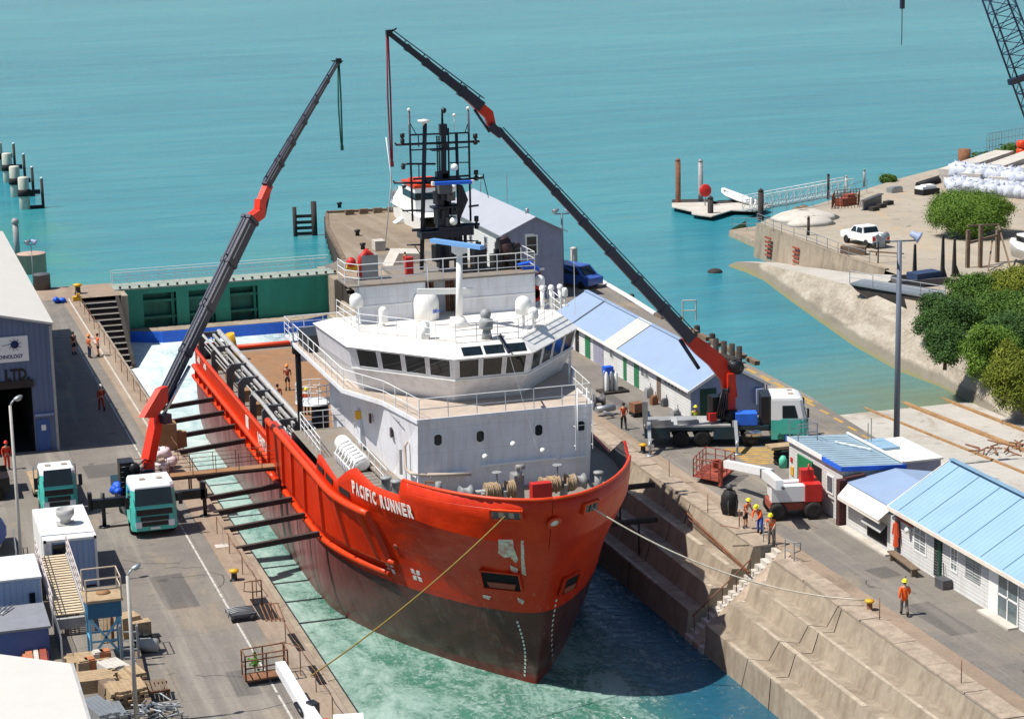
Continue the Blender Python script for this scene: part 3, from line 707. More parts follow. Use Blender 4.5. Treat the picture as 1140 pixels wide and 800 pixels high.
b = MB(); b.box(21.6, 41.1, 186.5, 189.5, -.02, .1); b.build('top_walkway', mat('grey_green_walkway', (146, 154, 144), .8, var=.15, dirt=(100, 120, 108), dirt_amt=.5), t)
b = MB()
for i in range(24): x = 22+i*.82; b.box(x, x+.18, 186.42, 186.62, .16, .34)
b.build('fittings', M['black'], t)
b = MB(); railing(b, [(21.7, 189.3, .16), (41, 189.3, .16)], 1.15, 4, 1.4, .022); railing(b, [(21.7, 188.2, .16), (40.6, 188.2, .16)], 1.1, 3, 1.4, .02); b.build('railing', M['rail_white'], t)
pts = [g(168, 381, -4.2), g(212, 377.5, -4.2), g(339, 366, -4.2), g(366, 352, -4.2)]
pl = [(22.6, 185.9), (25.2, 184.5), (37.6, 184.4), (40.4, 186.3), (40.4, 186.65), (22.6, 186.65)]
t = thing('sill_walkway', (31, 185.5, -4.2), 'blue fronted concrete walkway along the foot of the green dock gate', 'walkway')
b = MB(); b.prism([(x, y, -6) for x, y in pl], (0, 0, 2.5)); b.build('front_fender', M['blue_strong'], t)
b = MB(); b.prism([(x, y+.12 if y < 186 else y-.05, -3.5) for x, y in pl], (0, 0, .06)); b.build('top_slab', M['concrete'], t)
# ------------------------------------------------------------------ far timber wharf
WP = [(43.4, 193.5), (46.4, 214), (48.2, 222.5), (60.5, 220.5), (60.5, 188.5), (56, 188.5), (50, 194.8), (43.7, 194.6)]
t = thing('timber_wharf', (50, 205, 0), 'old timber wharf with dark piles running out beyond the dock entrance', 'wharf')
b = MB(); b.prism([(x, y, -.45) for x, y in WP], (0, 0, .42)); b.build('deck', M['wharf_deck'], t)
b = MB(); b.bar((43.5, 193.8, -.2), (46.4, 214, -.2), .35, .5); b.bar((46.4, 214, -.2), (48.2, 222.4, -.2), .35, .5); b.bar((48.2, 222.5, .06), (60.4, 220.5, .06), .4, .3); b.build('edge_beam', M['timber'], t)
for i in range(9):
    f = i/8; x = 43.35+f*4.75; y = 195+f*27
    b = MB(); b.tube((x, y, -4), (x, y, -.3), .28, 8); b.tube((x+.8, y-.1, -4), (x+.8, y-.1, -.3), .26, 8); b.build('pile', M['timber_dk'], t)
b = MB()
for i in range(5): b.cbox((50.2+i*1.5, 220.4, .25), (.9, .5, .5))
b.build('end_stops', M['timber'], t)
for px, py in ((378, 231), (398, 262), (404, 277), (440, 288)):
    q = g(px, py, 0); bb = MB(); bb.lathe([(.22, -.03), (.2, .3), (.30, .42), (.3, .55), (.001, .6)], q, 12)
    single(bb, 'bollard', M['black'], q, 'squat dark mooring bollard on the edge of the old wharf', 'bollard', 'bollards along the old wharf edge')
# ------------------------------------------------------------------ stone bank, slipway and yard on the right
wl = [(808, 297), (830, 304), (850, 313), (880, 336), (915, 361), (950, 386), (1000, 414), (1048, 432), (1080, 445), (1140, 470), (1180, 492)]
wz = [-2.65, -2.65, -2.65, -2.65, -2.65, -2.65, -2.65, -2.65, -2.5, -1.6, -1.0]
cr = [(824, 291), (846, 293), (868, 298), (900, 305), (941, 316), (970, 326), (1010, 344), (1060, 370), (1090, 394), (1140, 420), (1185, 446)]
cz = [-2.3, -1.9, -1.3, -.6, .1, .35, .5, .5, .5, .5, .5]
W = [g(p[0], p[1], z) for p, z in zip(wl, wz)]; K = [g(p[0], p[1], z) for p, z in zip(cr, cz)]
rows = [[q+V((-1.6, -1.0, -1.6)) for q in W], W, [a.lerp(c_, .12) for a, c_ in zip(W, K)], [a.lerp(c_, .3)+V((0, 0, .05)) for a, c_ in zip(W, K)], [a.lerp(c_, .65)+V((0, 0, .12)) for a, c_ in zip(W, K)], K]
def bank_mat():
    m, t, p = base_mat('stone_bank'); pos = t.new('NewGeometry').outputs['Position']
    sx = t.new('SeparateXYZ'); t.link(pos, sx.inputs[0]); Z = sx.outputs[2]
    n = t.noise(t.scalev(pos, (1, .5, 2.2)), .42, 7, .7, .5); n2 = t.noise(pos, 3.0, 5, .7)
    col = t.ramp(t.math('ADD', t.math('MULTIPLY', n, .6), t.math('MULTIPLY', n2, .4)), [(.36, lin(118, 108, 94)), (.5, lin(152, 142, 126)), (.62, lin(174, 166, 152))])
    zz = t.math('ADD', Z, t.math('MULTIPLY', t.math('SUBTRACT', n, .5), .5))
    col = t.mix(t.math('MULTIPLY', t.mrange(zz, -1.75, -2.05), .75), col, lin(104, 98, 84))
    col = t.mix(t.math('MULTIPLY', t.mrange(zz, -2.36, -2.46), .75), col, lin(116, 114, 74))
    t.link(col, p.inputs['Base Color']); p.inputs['Roughness'].default_value = .9
    t.link(t.bump(n2, .3, .04), p.inputs['Normal']); return m
M['bank'] = bank_mat()
b = MB(); b.smooth = True; b.grid(rows); struct(b, 'stone_bank', M['bank'])
# retaining wall of the yard
wt = [(842, 250), (866, 259), (890, 268), (920, 279), (950, 290), (985, 301)]
T = [g(p[0], p[1], .5) for p in wt]
dz = [-2.2, -2.05, -1.75, -1.25, -.75, -.1]
B_ = [V((a.x-.25, a.y-.1, .5+d-.15)) for a, d in zip(T, dz)]; BL_ = [q-V((.1, 0, 1.3)) for q in B_]
t = thing('retaining_wall', (84.5, 183, -2), 'tan concrete retaining wall with two rungged ladders below the yard', 'retaining wall')
b = MB(); b.grid([BL_, T]); b.prism([BL_[0], T[0], T[0]+V((6, 3, 0)), BL_[0]+V((6, 3, 0))], (0, .05, 0)); TT = [p+V((0, 0, .13)) for p in T]; b.grid([T, TT]); b.grid([TT, [p+V((.45, .1, 0)) for p in TT]]); b.grid([[p+V((.45, .1, 0)) for p in TT], [p+V((.45, .1, -.3)) for p in TT]]); b.build('wall', M['concrete'], t)
for px in (855, 886):
    q = gX(px, 275 if px < 870 else 284, T[1].x-.35); b = MB()
    for k in range(5): b.cbox((q.x, q.y, -.2-k*.42), (.12, 1.3, .16))
    b.build('ladder', M['rustred'], t)
b = MB()
LEd = [g(p[0], p[1], -2.0) for p in ((812, 256), (832, 265), (852, 274), (878, 285), (905, 294))]
b.grid([[q+V((-.25, -.2, -2.5)) for q in LEd], [q+V((-.1, -.1, -.55)) for q in LEd]]); b.grid([[LEd[0]+V((4, 5, -2.5)), LEd[0]+V((-.25, -.2, -2.5))], [LEd[0]+V((4, 5, -.0)), LEd[0]]]); b.cur = 1; b.grid([[q+V((-.1, -.1, -.55)) for q in LEd], LEd]); b.poly([V((q.x, q.y, -2.0)) for q in LEd+[LEd[4]+V((8, 0, 0)), LEd[0]+V((9, 3, 0))]]); struct(b, 'wall_footing', [M['algae'], M['concrete']])
# boat ramp between the wall foot and the bank crest
CR_ = [K[0], K[1], K[2], K[3], K[4], K[5]]
b = MB(); b.grid([CR_, [g(872, 292, -2.3), g(895, 297, -1.6), g(915, 299, -1.0), g(935, 302, -.5), g(965, 305, .15), g(1000, 306, .5)]]); struct(b, 'boat_ramp', M['slip'])
sh = [(850, 246), (862, 240), (880, 235), (905, 229), (930, 221), (950, 215), (975, 207), (1000, 199), (1035, 190), (1060, 184), (1100, 172), (1150, 160)]
S_ = [g(p[0], p[1], .5) for p in sh]
yard = [T[5], T[4], T[3], T[2], T[1], T[0]]+S_+[V((420, 420, .5)), V((420, 20, .5)), V((78, 20, .5)), K[10]+V((-2, -8, 0)), K[10], K[9], K[8], K[7], K[6], g(1000, 306, .5)]
b = MB(); b.poly(yard); struct(b, 'yard_ground', M['yardmat'])
b = MB(); b.grid([[q+V((-1.5, 2.5, -3.6)) for q in S_[2:]], S_[2:]]); struct(b, 'yard_shore', M['concrete'])
# slipway
sl = lambda y: -.12-(y-104)*.0865
b = MB(); b.grid([[(57.9, 20, -.12), (92, 20, -.12)], [(57.9, 104, -.12), (92, 104, -.12)], [(57.9, 145, sl(145)), (80, 145, sl(145))]]); struct(b, 'slipway', M['slip'])
M['railrust'] = mat('tan_rusty_rail', (164, 128, 88), .9, var=.25, scale=2, dirt=(120, 84, 60), dirt_amt=.5)
def gS(px, py):
    z = -1.0
    for _ in range(12): q = g(px, py, z); z = sl(max(104, q.y))
    return q
for (a, c_, wd, hh, lab) in (((1000, 447), (1150, 506), .36, .16, 'broad rusty middle rail of the slipway'), ((1037, 440), (1150, 484), .22, .16, 'rusty slipway rail nearest the stone bank'), ((958, 453), (1150, 531), .16, .12, 'thin rusty slipway rail nearest the quay')):
    p, q = gS(*a), gS(*c_); d = (q-p).normalized(); p = p-d*6; bb = MB()
    bb.bar(p+V((0, 0, hh/2)), q+V((0, 0, hh/2)), wd, hh); single(bb, 'slipway_rail', M['railrust'], gS(*c_), lab, 'rail', 'rails of the slipway')
# ------------------------------------------------------------------ the ship
XC, HB = 30.26, 7.5
def interp(tab, x):
    if x <= tab[0][0]: return tab[0][1]
    for (a, u), (c, v) in zip(tab, tab[1:]):
        if x <= c: return u+(v-u)*(x-a)/(c-a)
    return tab[-1][1]
stem = lambda z: interp([(-6, 96.5), (-4.45, 96.0), (-.5, 95.15), (1.5, 94.5), (3.4, 93.5), (5.8, 92.75)], z)
zk = lambda y: interp([(92, 3.4), (94, 3.62), (97, 3.95), (100, 4.15), (106, 3.7), (112, 3.2), (122, 3.0), (123, 1.7)], y)      # knuckle where the flare ends
hbz = lambda z: interp([(-6, 6.6), (-4.45, 7.05), (-3.0, 7.4), (-1.2, HB), (9, HB)], z)
def hw(y, z):
    k = zk(y)
    if z >= k: L, e = 13.0, .86
    elif z > -.5: p = (z+.5)/(k+.5); L, e = 15.5-2.5*p**1.3, .5+.36*p**1.25
    else: L = interp([(-6, 18), (-4.2, 16.2), (-.5, 15.5)], z); e = interp([(-6, 0), (-4.2, .05), (-.5, .5)], z)
    t = (y-stem(z))/L
    if t <= 0: return 0.0
    t = min(1, t)
    return hbz(z)*(e*math.sqrt(max(0, 1-(1-t)**2))+(1-e)*(1-(1-t)**1.6))
ZT = [(92, 5.78), (98.2, 5.88), (98.42, 5.0), (100.7, 5.0), (100.95, 5.1), (101.6, 5.25), (102.5, 5.5), (102.9, 5.38), (105.4, 4.1), (109.55, 4.5), (110.3, 3.5), (121.9, 3.45), (122.1, 2.05), (149, 2.0), (151, 2.1), (153, 1.9)]
zt = lambda y: interp(ZT, y)
deckz = lambda y: interp([(90, 3.96), (101.5, 3.96), (117, 3.9), (117.2, 1.22), (200, 1.22)], y)
def hull_hit(px, py):
    d = _ray(px, py); t0 = 70/d.y
    t = t0
    while t*d.y < 156:
        p = V((d.x*t, d.y*t, CAM_H+d.z*t))
        if abs(p.x-XC) < hw(p.y, p.z) and p.z < zt(p.y)+.8:
            for _ in range(20):
                m = t-.02; q = V((d.x*m, d.y*m, CAM_H+d.z*m))
                if abs(q.x-XC) < hw(q.y, q.z): t = m; p = q
                else: break
            return p
        t += .05/d.y
    return p
def hull_frame(p):                       # outward normal, horizontal tangent (towards the bow on port), up
    s = -1 if p.x < XC else 1; e = .05
    dy = (hw(p.y+e, p.z)-hw(p.y-e, p.z))/(2*e); dz = (hw(p.y, p.z+e)-hw(p.y, p.z-e))/(2*e)
    n = V((s, -dy, -dz)).normalized(); r = n.cross(V((0, 0, 1))).normalized()*-1; u = n.cross(r).normalized()
    if u.z < 0: u = -u
    return n, r, u
SHIP = thing('offshore_supply_vessel', (XC, 122, -4.2), 'orange hulled supply ship with white wheelhouse and black mast floating in the dock', 'ship')
def hull_mat():
    m, t, p = base_mat('ship_hull_paint'); pos = t.new('NewGeometry').outputs['Position']
    sx = t.new('SeparateXYZ'); t.link(pos, sx.inputs[0]); Y, Z = sx.outputs[1], sx.outputs[2]
    n = t.noise(pos, .5, 6, .66); st = t.noise(t.scalev(pos, (1.3, 1.3, .10)), 1.0, 6, .72)
    o = t.ramp(t.math('ADD', t.math('MULTIPLY', n, .6), t.math('MULTIPLY', st, .4)), [(.34, lin(180, 36, 6)), (.52, lin(200, 48, 8)), (.68, lin(212, 62, 15))])
    o = t.mix(t.ramp(st, [(.56, 0), (.72, .5)]), o, lin(150, 46, 26))
    sc = t.noise(t.scalev(pos, (3, 3, 1.2)), 1.3, 5, .8, 1.2)
    o = t.mix(t.math('MULTIPLY', t.ramp(sc, [(.605, 0), (.66, .6)]), t.mrange(Z, 3.6, 2.6)), o, lin(196, 128, 104))
    lo = t.mix(t.mrange(Y, 101, 118), t.ramp(n, [(.35, lin(70, 39, 36)), (.65, lin(98, 58, 53))]), t.ramp(st, [(.3, lin(108, 56, 58)), (.5, lin(142, 84, 82)), (.7, lin(168, 116, 112))]))
    lo = t.mix(t.math('MULTIPLY', t.ramp(t.noise(t.scalev(pos, (.7, .7, .25)), 2.2, 5, .75, .8), [(.56, 0), (.68, .5)]), 1.0), lo, lin(120, 104, 98))
    lo = t.mix(t.math('MULTIPLY', t.mrange(Z, -3.85, -4.05), .8), lo, lin(130, 44, 34))
    lo = t.mix(t.math('MULTIPLY', t.math('MULTIPLY', t.mrange(Z, -3.0, -3.7), t.mrange(n, .4, .62)), .45), lo, lin(128, 112, 102))
    k = t.mrange(t.math('ADD', Z, t.math('MULTIPLY', t.math('SUBTRACT', n, .5), .12)), -.54, -.47)
    t.link(t.mix(k, lo, o), p.inputs['Base Color']); p.inputs['Roughness'].default_value = .36; p.inputs['Specular IOR Level'].default_value = .3
    se = plate_seams(t, 3.4); t.link(t.bump(t.math('SUBTRACT', t.noise(t.scalev(pos, (1, .5, 1)), .9, 3, .5), t.math('MULTIPLY', se, .16)), .5, .15), p.inputs['Normal']); return m
M['hull'] = hull_mat()
yr = [92.7, 92.71, 92.74, 92.8, 92.88, 92.98, 93.12, 93.28, 93.46, 93.7, 94.0, 94.3, 94.65, 95.0, 95.4, 95.9, 96.4, 97.0, 97.6, 98.2, 98.3, 98.42, 98.75, 99.1, 99.4, 99.75, 100.1, 100.4, 100.7, 100.95, 101.3, 101.6, 102.0, 102.5, 102.9, 103.5, 104.1, 104.7, 105.4, 106.1, 106.8, 107.5, 108.2, 108.9, 109.55, 109.9, 110.3, 111, 114, 118, 121.9, 122.0, 122.1, 128, 136, 144, 149, 150.4]
low, upp = [], []
def yat(y, z):
    return stem(z)+(y-92.7)*(111-stem(z))/(111-92.7) if y < 111 else y
fixed = [-6.5, -5, -4.2, -3.2, -2.2, -1.3, -.5]
for y in yr:
    T = zt(y); k = min(zk(y), T-.3)
    low.append([(XC-hw(yat(y, z), z), yat(y, z), z) for z in fixed+[-.5+(k+.5)*f for f in (.2, .4, .6, .8)]]+[(XC-hw(yat(y, k), k+1e-4), yat(y, k), k)])
    w_ = .16; dk = deckz(y)-.15; yt = yat(y, T)
    u = [(XC-hw(yat(y, z), z+1e-4), yat(y, z), z) for z in (k, k+(T-k)*.5, T)]
    u += [(XC-max(0.0, hw(yt, T)-w_), max(yt, 92.9) if y < 93 else yt, T), (XC-max(0, hw(yat(y, dk), dk)-w_-.05), max(yat(y, dk), 93.6), min(dk, T-.05))]
    upp.append(u)
def stern_col(x, y, T, yi):
    k = T-.3; low.append([(XC-(x-HB+hbz(z)), y, z) for z in fixed+[-.5+(k+.5)*f for f in (.2, .4, .6, .8, 1)]])
    upp.append([(XC-x, y, k), (XC-x, y, T-.15), (XC-x, y, T), (XC-x+.16, yi, T), (XC-x+.2, yi, 1.0)])
for k in range(1, 7):                    # rounded stern quarter and transom
    a = k/6*math.pi/2; y = 150.4+2.3*math.sin(a); stern_col(HB-2.3*(1-math.cos(a)), y, zt(y), y-.16*math.sin(a))
stern_col(HB-2.6, 152.7, 1.4, 152.5); stern_col(0, 152.7, 1.4, 152.5)
b = MB(); b.smooth = True
mir = lambda gr_: [[(2*XC-x, y, z) for x, y, z in c_] for c_ in gr_]
for gr_ in (low, [c_[:4] for c_ in upp]): b.grid(gr_); b.grid(mir(gr_))
hull = b.build('hull', M['hull'], SHIP)
b = MB(); b.smooth = True; li = [c_[3:] for c_ in upp]; b.grid(li); b.grid(mir(li)); b.build('bulwark_lining', M['grey_dk'], SHIP)
# decks
def deck_poly(y0, y1, z, off=.2, n=14):
    P = []; 
    for i in range(n+1): y = y0+(y1-y0)*(i/n)**1.6; P.append((XC-max(.02, hw(y, z)-off), y, z))
    return P+[(2*XC-x, y, z) for x, y, z in reversed(P)]
b = MB(); b.poly(deck_poly(stem(3.97)+.1, 101.6, 3.97)); b.build('forecastle_deck', M['deckgrey'], SHIP)
b = MB(); b.poly(deck_poly(101.5, 117.2, 3.92)); b.box(XC-7.4, XC+7.4, 117.1, 117.3, 1.2, 3.91); b.build('side_deck', M['deckgrey'], SHIP)
b = MB(); b.box(XC-7.45, XC+7.45, 117, 150.4, 1.0, 1.2); b.box(XC-6, XC+6, 150.4, 152.4, 1.0, 1.2); b.build('steel_deck', M['deckgrey'], SHIP)
b = MB(); b.box(25.6, 35.3, 124, 151.6, 1.2, 1.23); b.build('timber_deck', M['deckwood'], SHIP)
b = MB(); b.path([(25.4, 152.55, 1.45), (XC, 152.6, 1.45), (35.5, 152.55, 1.45)], .17, 8); b.build('stern_rail', M['orange_rail'], SHIP)
# rub rails, fender panel
def along(y0, y1, z, off, n=24): return [(XC-hw(y0+(y1-y0)*i/n, z)-off, y0+(y1-y0)*i/n, z) for i in range(n+1)]
for y0, y1, z in ((101.2, 122, .78), (102.0, 122, .02), (122, 150.6, .80), (122, 150.8, .02)):
    b = MB(); b.path(along(y0, y1, z, .12), .17, 8); b.build('rub_rail', M['orange_rail'], SHIP)
for i in range(16): y = 123+i*1.75; b = MB(); b.prism([(XC-HB-.02, y-.06, .78), (XC-HB-.28, y-.06, .7), (XC-HB-.28, y-.06, .2), (XC-HB-.02, y-.06, -.1)], (0, .12, 0)); b.build('rail_bracket', M['orange'], SHIP)
lo, hi = along(101.6, 122, .78, .30), along(101.6, 122, 3.42, .30)
b = MB(); b.grid([lo, hi]); b.grid([hi, along(101.6, 122, 3.42, .0)]); b.poly([lo[-1], hi[-1], (XC-HB, 122, 3.42), (XC-HB, 122, .78)]); b.poly([lo[0], hi[0], (XC-hw(101.6, 3.4), 101.6, 3.42), (XC-hw(101.6, .78), 101.6, .78)])
b.build('side_fender', M['orange'], SHIP)
b = MB(); b.path(along(101.2, 122.1, 3.46, .30), .19, 8); b.build('fender_rail', M['orange_rail'], SHIP)
for y in (102.2, 104.9, 107.9, 111.6, 114.9, 117.6, 121.9):
    b = MB(); a = V((XC-hw(y, .8)-.36, y, .85)); c_ = V((XC-hw(y, 3.4)-.36, y, 3.4)); b.bar(a, c_, .16, .2, up=(-1, 0, 0)); b.build('fender_rib', M['orange_rail'], SHIP)
b = MB(); b.path(along(122.2, 150.2, 2.04, .03, 12), .11, 8); b.build('bulwark_cap', M['orange_rail'], SHIP)
b = MB(); b.path([(XC+(-1)*(hw(y, 5.8)-.08), max(y, 92.8), zt(y)) for y in yr[:20]], .09, 6); b.path([(XC+(hw(y, 5.8)-.08), max(y, 92.8), zt(y)) for y in yr[:20]], .09, 6); b.build('bow_cap_rail', M['orange_rail'], SHIP)
# freeing slots between fender and side wall, scuppers
for y in (104.2, 106.9, 109.0):
    b = MB(); s0 = [(XC-hw(y+d, 3.75)-.03, y+d, 3.72) for d in (-.75, .75)]; b.prism([s0[0], s0[1], V(s0[1])+V((0, 0, .3)), V(s0[0])+V((0, 0, .3))], (-.02, 0, 0)); b.build('freeing_port', M['void'], SHIP)
def decal(name, px, py, w_, h_, m, depth=.03, frame=None, ft=.08, parent=SHIP, out=.0):
    p = hull_hit(px, py); n, r, u = hull_frame(p); b = MB()
    q = p+n*(out-.05); b.prism([q-r*w_/2-u*h_/2, q+r*w_/2-u*h_/2, q+r*w_/2+u*h_/2, q-r*w_/2+u*h_/2], n*(depth+.05))
    o = b.build(name, m, parent)
    if frame:
        f = MB(); c_ = p+n*(depth+out)
        for sx in (-1, 1): f.bar(c_+r*sx*w_/2-u*(h_/2+ft/2), c_+r*sx*w_/2+u*(h_/2+ft/2), .16, ft, up=r)
        for sy in (-1, 1): f.bar(c_+u*sy*h_/2-r*w_/2, c_+u*sy*h_/2+r*w_/2, .16, ft, up=u)
        f.build('frame', frame, o)
    return o, p, n, r, u
# mooring fairleads in the bow bulwark
FAIR = []
for px, py, w_, h_ in ((564, 572, 1.5, .46), (656, 563, .95, .5)):
    o, p, n, r, u = decal('fairlead', px, py, w_, h_, M['decktan'], .02, M['orange_rail'], .1, out=.07); FAIR.append((p, n))
    b = MB()
    for k in (-.33, 0, .33): b.cbox(p+r*k*w_+n*.12, (.2, .1, h_*.8), M4=Matrix((r, n, u)).transposed())
    b.build('roller', M['grey_dk'], o)
p = hull_hit(616, 580); n, r, u = hull_frame(p); p = p+n*.1; b = MB(); mm = Matrix((r, u, n)).transposed(); b.lathe([(.34, -.05), (.36, .06), (.27, .10), (.25, .02)], p, 18, mm); ring = b.build('bow_fairlead', M['orange_rail'], SHIP)
b = MB(); b.lathe([(.25, 0), (.25, .03), (.001, .03)], p, 16, mm, sx=1.0, sy=.8); b.build('opening', M['white'], ring)
# anchor pockets
for px, py, w_, h_ in ((559, 645, 2.0, 1.05), (633, 648, 1.4, .95)):
    o, p, n, r, u = decal('anchor_pocket', px, py, w_, h_, M['void'], .02, M['hull'], .07, out=.08)
    b = MB(); q = p-u*.15+n*.11; b.prism([q-r*w_*.32-u*.25, q+r*w_*.32-u*.25, q+r*w_*.38+u*.05, q-r*w_*.38+u*.05], n*.06); b.build('anchor', M['rustred'], o)
# bare scuffed metal around the port pocket
M['scuff'] = mat('bare_scuffed_metal', (214, 200, 192), .35, .3, var=.25, scale=4, dirt=(186, 74, 48), dirt_amt=.9, dirt_scale=2.2)
def scuff(pts, name='scuffed_plate'):
    P = [hull_hit(*q) for q in pts]; b = MB(); n = hull_frame(P[0])[0]; b.prism([q+n*.03 for q in P], n*.006); b.build(name, M['scuff'], SHIP)
scuff([(555, 600), (571, 600), (573, 612), (569, 619), (562, 620), (555, 615)]); scuff([(571, 606), (574, 614), (577, 622), (574, 626), (569, 620)]); scuff([(580, 601), (583, 601), (584, 625), (586, 640), (581, 638), (580, 622)]); scuff([(568, 628), (577, 632), (576, 640), (569, 634)])
scuff([(538, 661), (547, 663), (545, 667), (538, 664)]); scuff([(576, 664), (584, 668), (582, 672), (577, 669)])
# draught marks beside the stem, bow thruster symbols
b = MB()
for (a, c_) in (((576, 692), (584, 751)), ((619, 668), (617, 745))):
    for k in range(15):
        f = k/14; q = hull_hit(a[0]+(c_[0]-a[0])*f+4*math.sin(f*3.1)*(1 if a[0] < 600 else -1), a[1]+(c_[1]-a[1])*f); n, r, u = hull_frame(q)
        b.prism([q-r*.05-u*.06+n*.01, q+r*.05-u*.06+n*.01, q+r*.06+u*.07+n*.01, q-r*.03+u*.07+n*.01], n*.012)
b.build('draught_marks', M['letter'], SHIP)
for px, py in ((434.5, 631), (464, 640)):
    p = hull_hit(px, py); n, r, u = hull_frame(p); b = MB()
    for k in range(4):
        a = math.pi/4+k*math.pi/2; d = r*math.cos(a)+u*math.sin(a); e = r*-math.sin(a)+u*math.cos(a)
        b.prism([p+n*.01+d*.05, p+n*.01+d*.28-e*.16, p+n*.01+d*.46, p+n*.01+d*.28+e*.16], n*.012)
    b.build('thruster_mark', M['letter'], SHIP)
for px, py in ((388, 567), (396, 572), (417, 597), (441, 608), (379, 558)):
    p = hull_hit(px, py); n, r, u = hull_frame(p); b = MB(); b.lathe([(.16, -.03), (.16, .05), (.1, .06), (.001, .06)], p, 10, Matrix((r, u, n)).transposed()); b.build('hull_outlet', M['rustred'], SHIP)
# ship's name
def hull_text(text, base_px, size, m, gap=None, name='ship_name', out=.04, zoff=0.0):
    P = []
    for (a, c_) in zip(base_px, base_px[1:]):
        for k in range(8): P.append(hull_hit(a[0]+(c_[0]-a[0])*k/8, a[1]+(c_[1]-a[1])*k/8))
    P.append(hull_hit(*base_px[-1])); L = [0]
    for a, c_ in zip(P, P[1:]): L.append(L[-1]+(c_-a).length)
    def at(s):
        for i in range(len(L)-1):
            if s <= L[i+1]: return P[i].lerp(P[i+1], (s-L[i])/max(1e-6, L[i+1]-L[i]))
        return P[-1]
    wts = {'I': .45, ' ': .62, '1': .6}; ws = [wts.get(c_, 1.0) for c_ in text]; tot = sum(ws); s = 0; b = MB()
    for c_, w_ in zip(text, ws):
        ln = L[-1]*w_/tot
        if c_ != ' ':
            a, e = at(s+ln*.06), at(s+ln*.94); mid = a.lerp(e, .5); sf = lambda z: V((XC-hw(mid.y, z), mid.y, z)); lo_, hi_ = sf(mid.z), sf(mid.z+.6); d = (e-a).normalized(); uu = (hi_-lo_).normalized(); n = d.cross(uu).normalized(); n = -n if n.x > 0 else n; a = a+n*.03; e = e+n*.03
            put_text(b, c_, a+n*(out+.02), d, uu, size, .012, width=(e-a).length*(.86 if c_ != 'I' else .5), bold=.035)
        s += ln
    return b.build(name, m, SHIP)
hull_text('PACIFIC RUNNER', [(394.3, 547), (406, 553.6), (419.7, 560.4), (426, 563.4), (444, 570.4), (463.5, 576.4)], .88, M['letter'])
def flat_text(text, p0, p1, size, name): 
    b = MB(); put_text(b, text, p0, (p1-p0), (0, 0, 1), size, .012, width=(p1-p0).length, bold=.03); return b.build(name, M['letter'], SHIP)
xs = XC-HB-.03
flat_text('VENTURES', gX(287.0, 492.5, xs)*1.0, V((xs, gX(302, 506, xs).y, gX(287, 492.5, xs).z)), .95, 'side_lettering')
b = MB()
for px in (275.5,): q = gX(px, 476, xs); b.box(xs-.01, xs+.012, q.y-.5, q.y+.5, 1.0, 1.75)
b.build('white_panel', M['letter'], SHIP)
for px, py, hh in ((221, 400, .5), (228, 408, .36), (232, 432, .4), (243, 447, .32)):
    q = gX(px, py, xs); b = MB(); b.box(xs-.012, xs+.01, q.y-.55, q.y+.55, q.z-hh/2, q.z-.03); b.box(xs-.012, xs+.01, q.y-.55, q.y+.3, q.z+.03, q.z+hh/2); b.build('hull_mark', M['letter'], SHIP)
# ---------------------------------------------------------------- superstructure
b = MB()
def tier(b, pl0, z0, pl1, z1, **kw): b.loft([(x, y, z0) for x, y in pl0], [(x, y, z1) for x, y in pl1], **kw)
tier(b, [(26.0, 101.35), (35.0, 101.35), (35.2, 106), (35.2, 121), (26.0, 121), (25.8, 106)], 3.9, [(26.02, 101.0), (35.1, 101.0), (35.5, 105.6), (35.5, 121), (25.9, 121), (25.4, 105.6)], 7.9)
house = b.build('deckhouse', M['hullwhite'], SHIP)
b = MB(); b.box(26.1, 34.9, 120.95, 121.1, 1.2, 3.95); b.box(26.3, 34.7, 117.3, 121.0, 1.2, 3.9); b.build('aft_house', M['hullwhite'], SHIP)
b = MB()
DP = [(26.0, 100.95), (35.12, 100.95), (35.55, 105.5), (36.85, 109), (36.85, 122), (24.05, 122), (24.05, 109), (25.35, 105.5)]
b.prism([(x, y, 7.88) for x, y in DP], (0, 0, .14)); b.build('bridge_deck', M['decktan'], SHIP)
b = MB(); ed = [(24.05, 122), (24.05, 109), (25.35, 105.5), (26.0, 100.95), (35.12, 100.95), (35.55, 105.5), (36.85, 109), (36.85, 122)]
for a, c_ in zip(ed, ed[1:]): b.bar((a[0], a[1], 7.95), (c_[0], c_[1], 7.95), .08, .22)
b.build('deck_edge', M['hullwhite'], SHIP)
b = MB(); railing(b, [(x+(.12 if x < XC else -.12), y+.1, 8.02) for x, y in ed], 1.05, 2, 1.5, .024); b.build('bridge_railing', M['rail_white'], SHIP)
# ports in the house front and side
for px, py in ((487, 489), (534, 485), (599, 478), (646, 474)):
    q = gY(px, py, 101.14); b = MB(); f = MB()
    hw_, hh_ = .19, .28
    sh8 = [(-hw_, -hh_+.1), (-hw_+.1, -hh_), (hw_-.1, -hh_), (hw_, -hh_+.1), (hw_, hh_-.1), (hw_-.1, hh_), (-hw_+.1, hh_), (-hw_, hh_-.1)]
    yw = lambda z: 101.35-.35*(z-3.9)/4.0
    f.prism([(q.x+x*1.3, yw(q.z+z)-.05, q.z+z*1.22) for x, z in sh8], (0, .09, 0)); fo = f.build('porthole', M['white_clean'], house)
    b.prism([(q.x+x, yw(q.z+z)-.065, q.z+z) for x, z in sh8], (0, .05, 0)); b.build('glass', M['glass'], fo)
for px, py in ((418.5, 465), (439, 481)):
    q = gX(px, py, 25.75); b = MB(); xw = 25.78-.36*(q.z-3.9)/4+(106-q.y)*.04
    b.prism([(xw-.05, q.y+a, q.z+c_) for a, c_ in ((-.17, -.2), (0, -.28), (.17, -.2), (.17, .2), (0, .28), (-.17, .2))], (.08, 0, 0)); b.build('porthole', M['glass'], house)
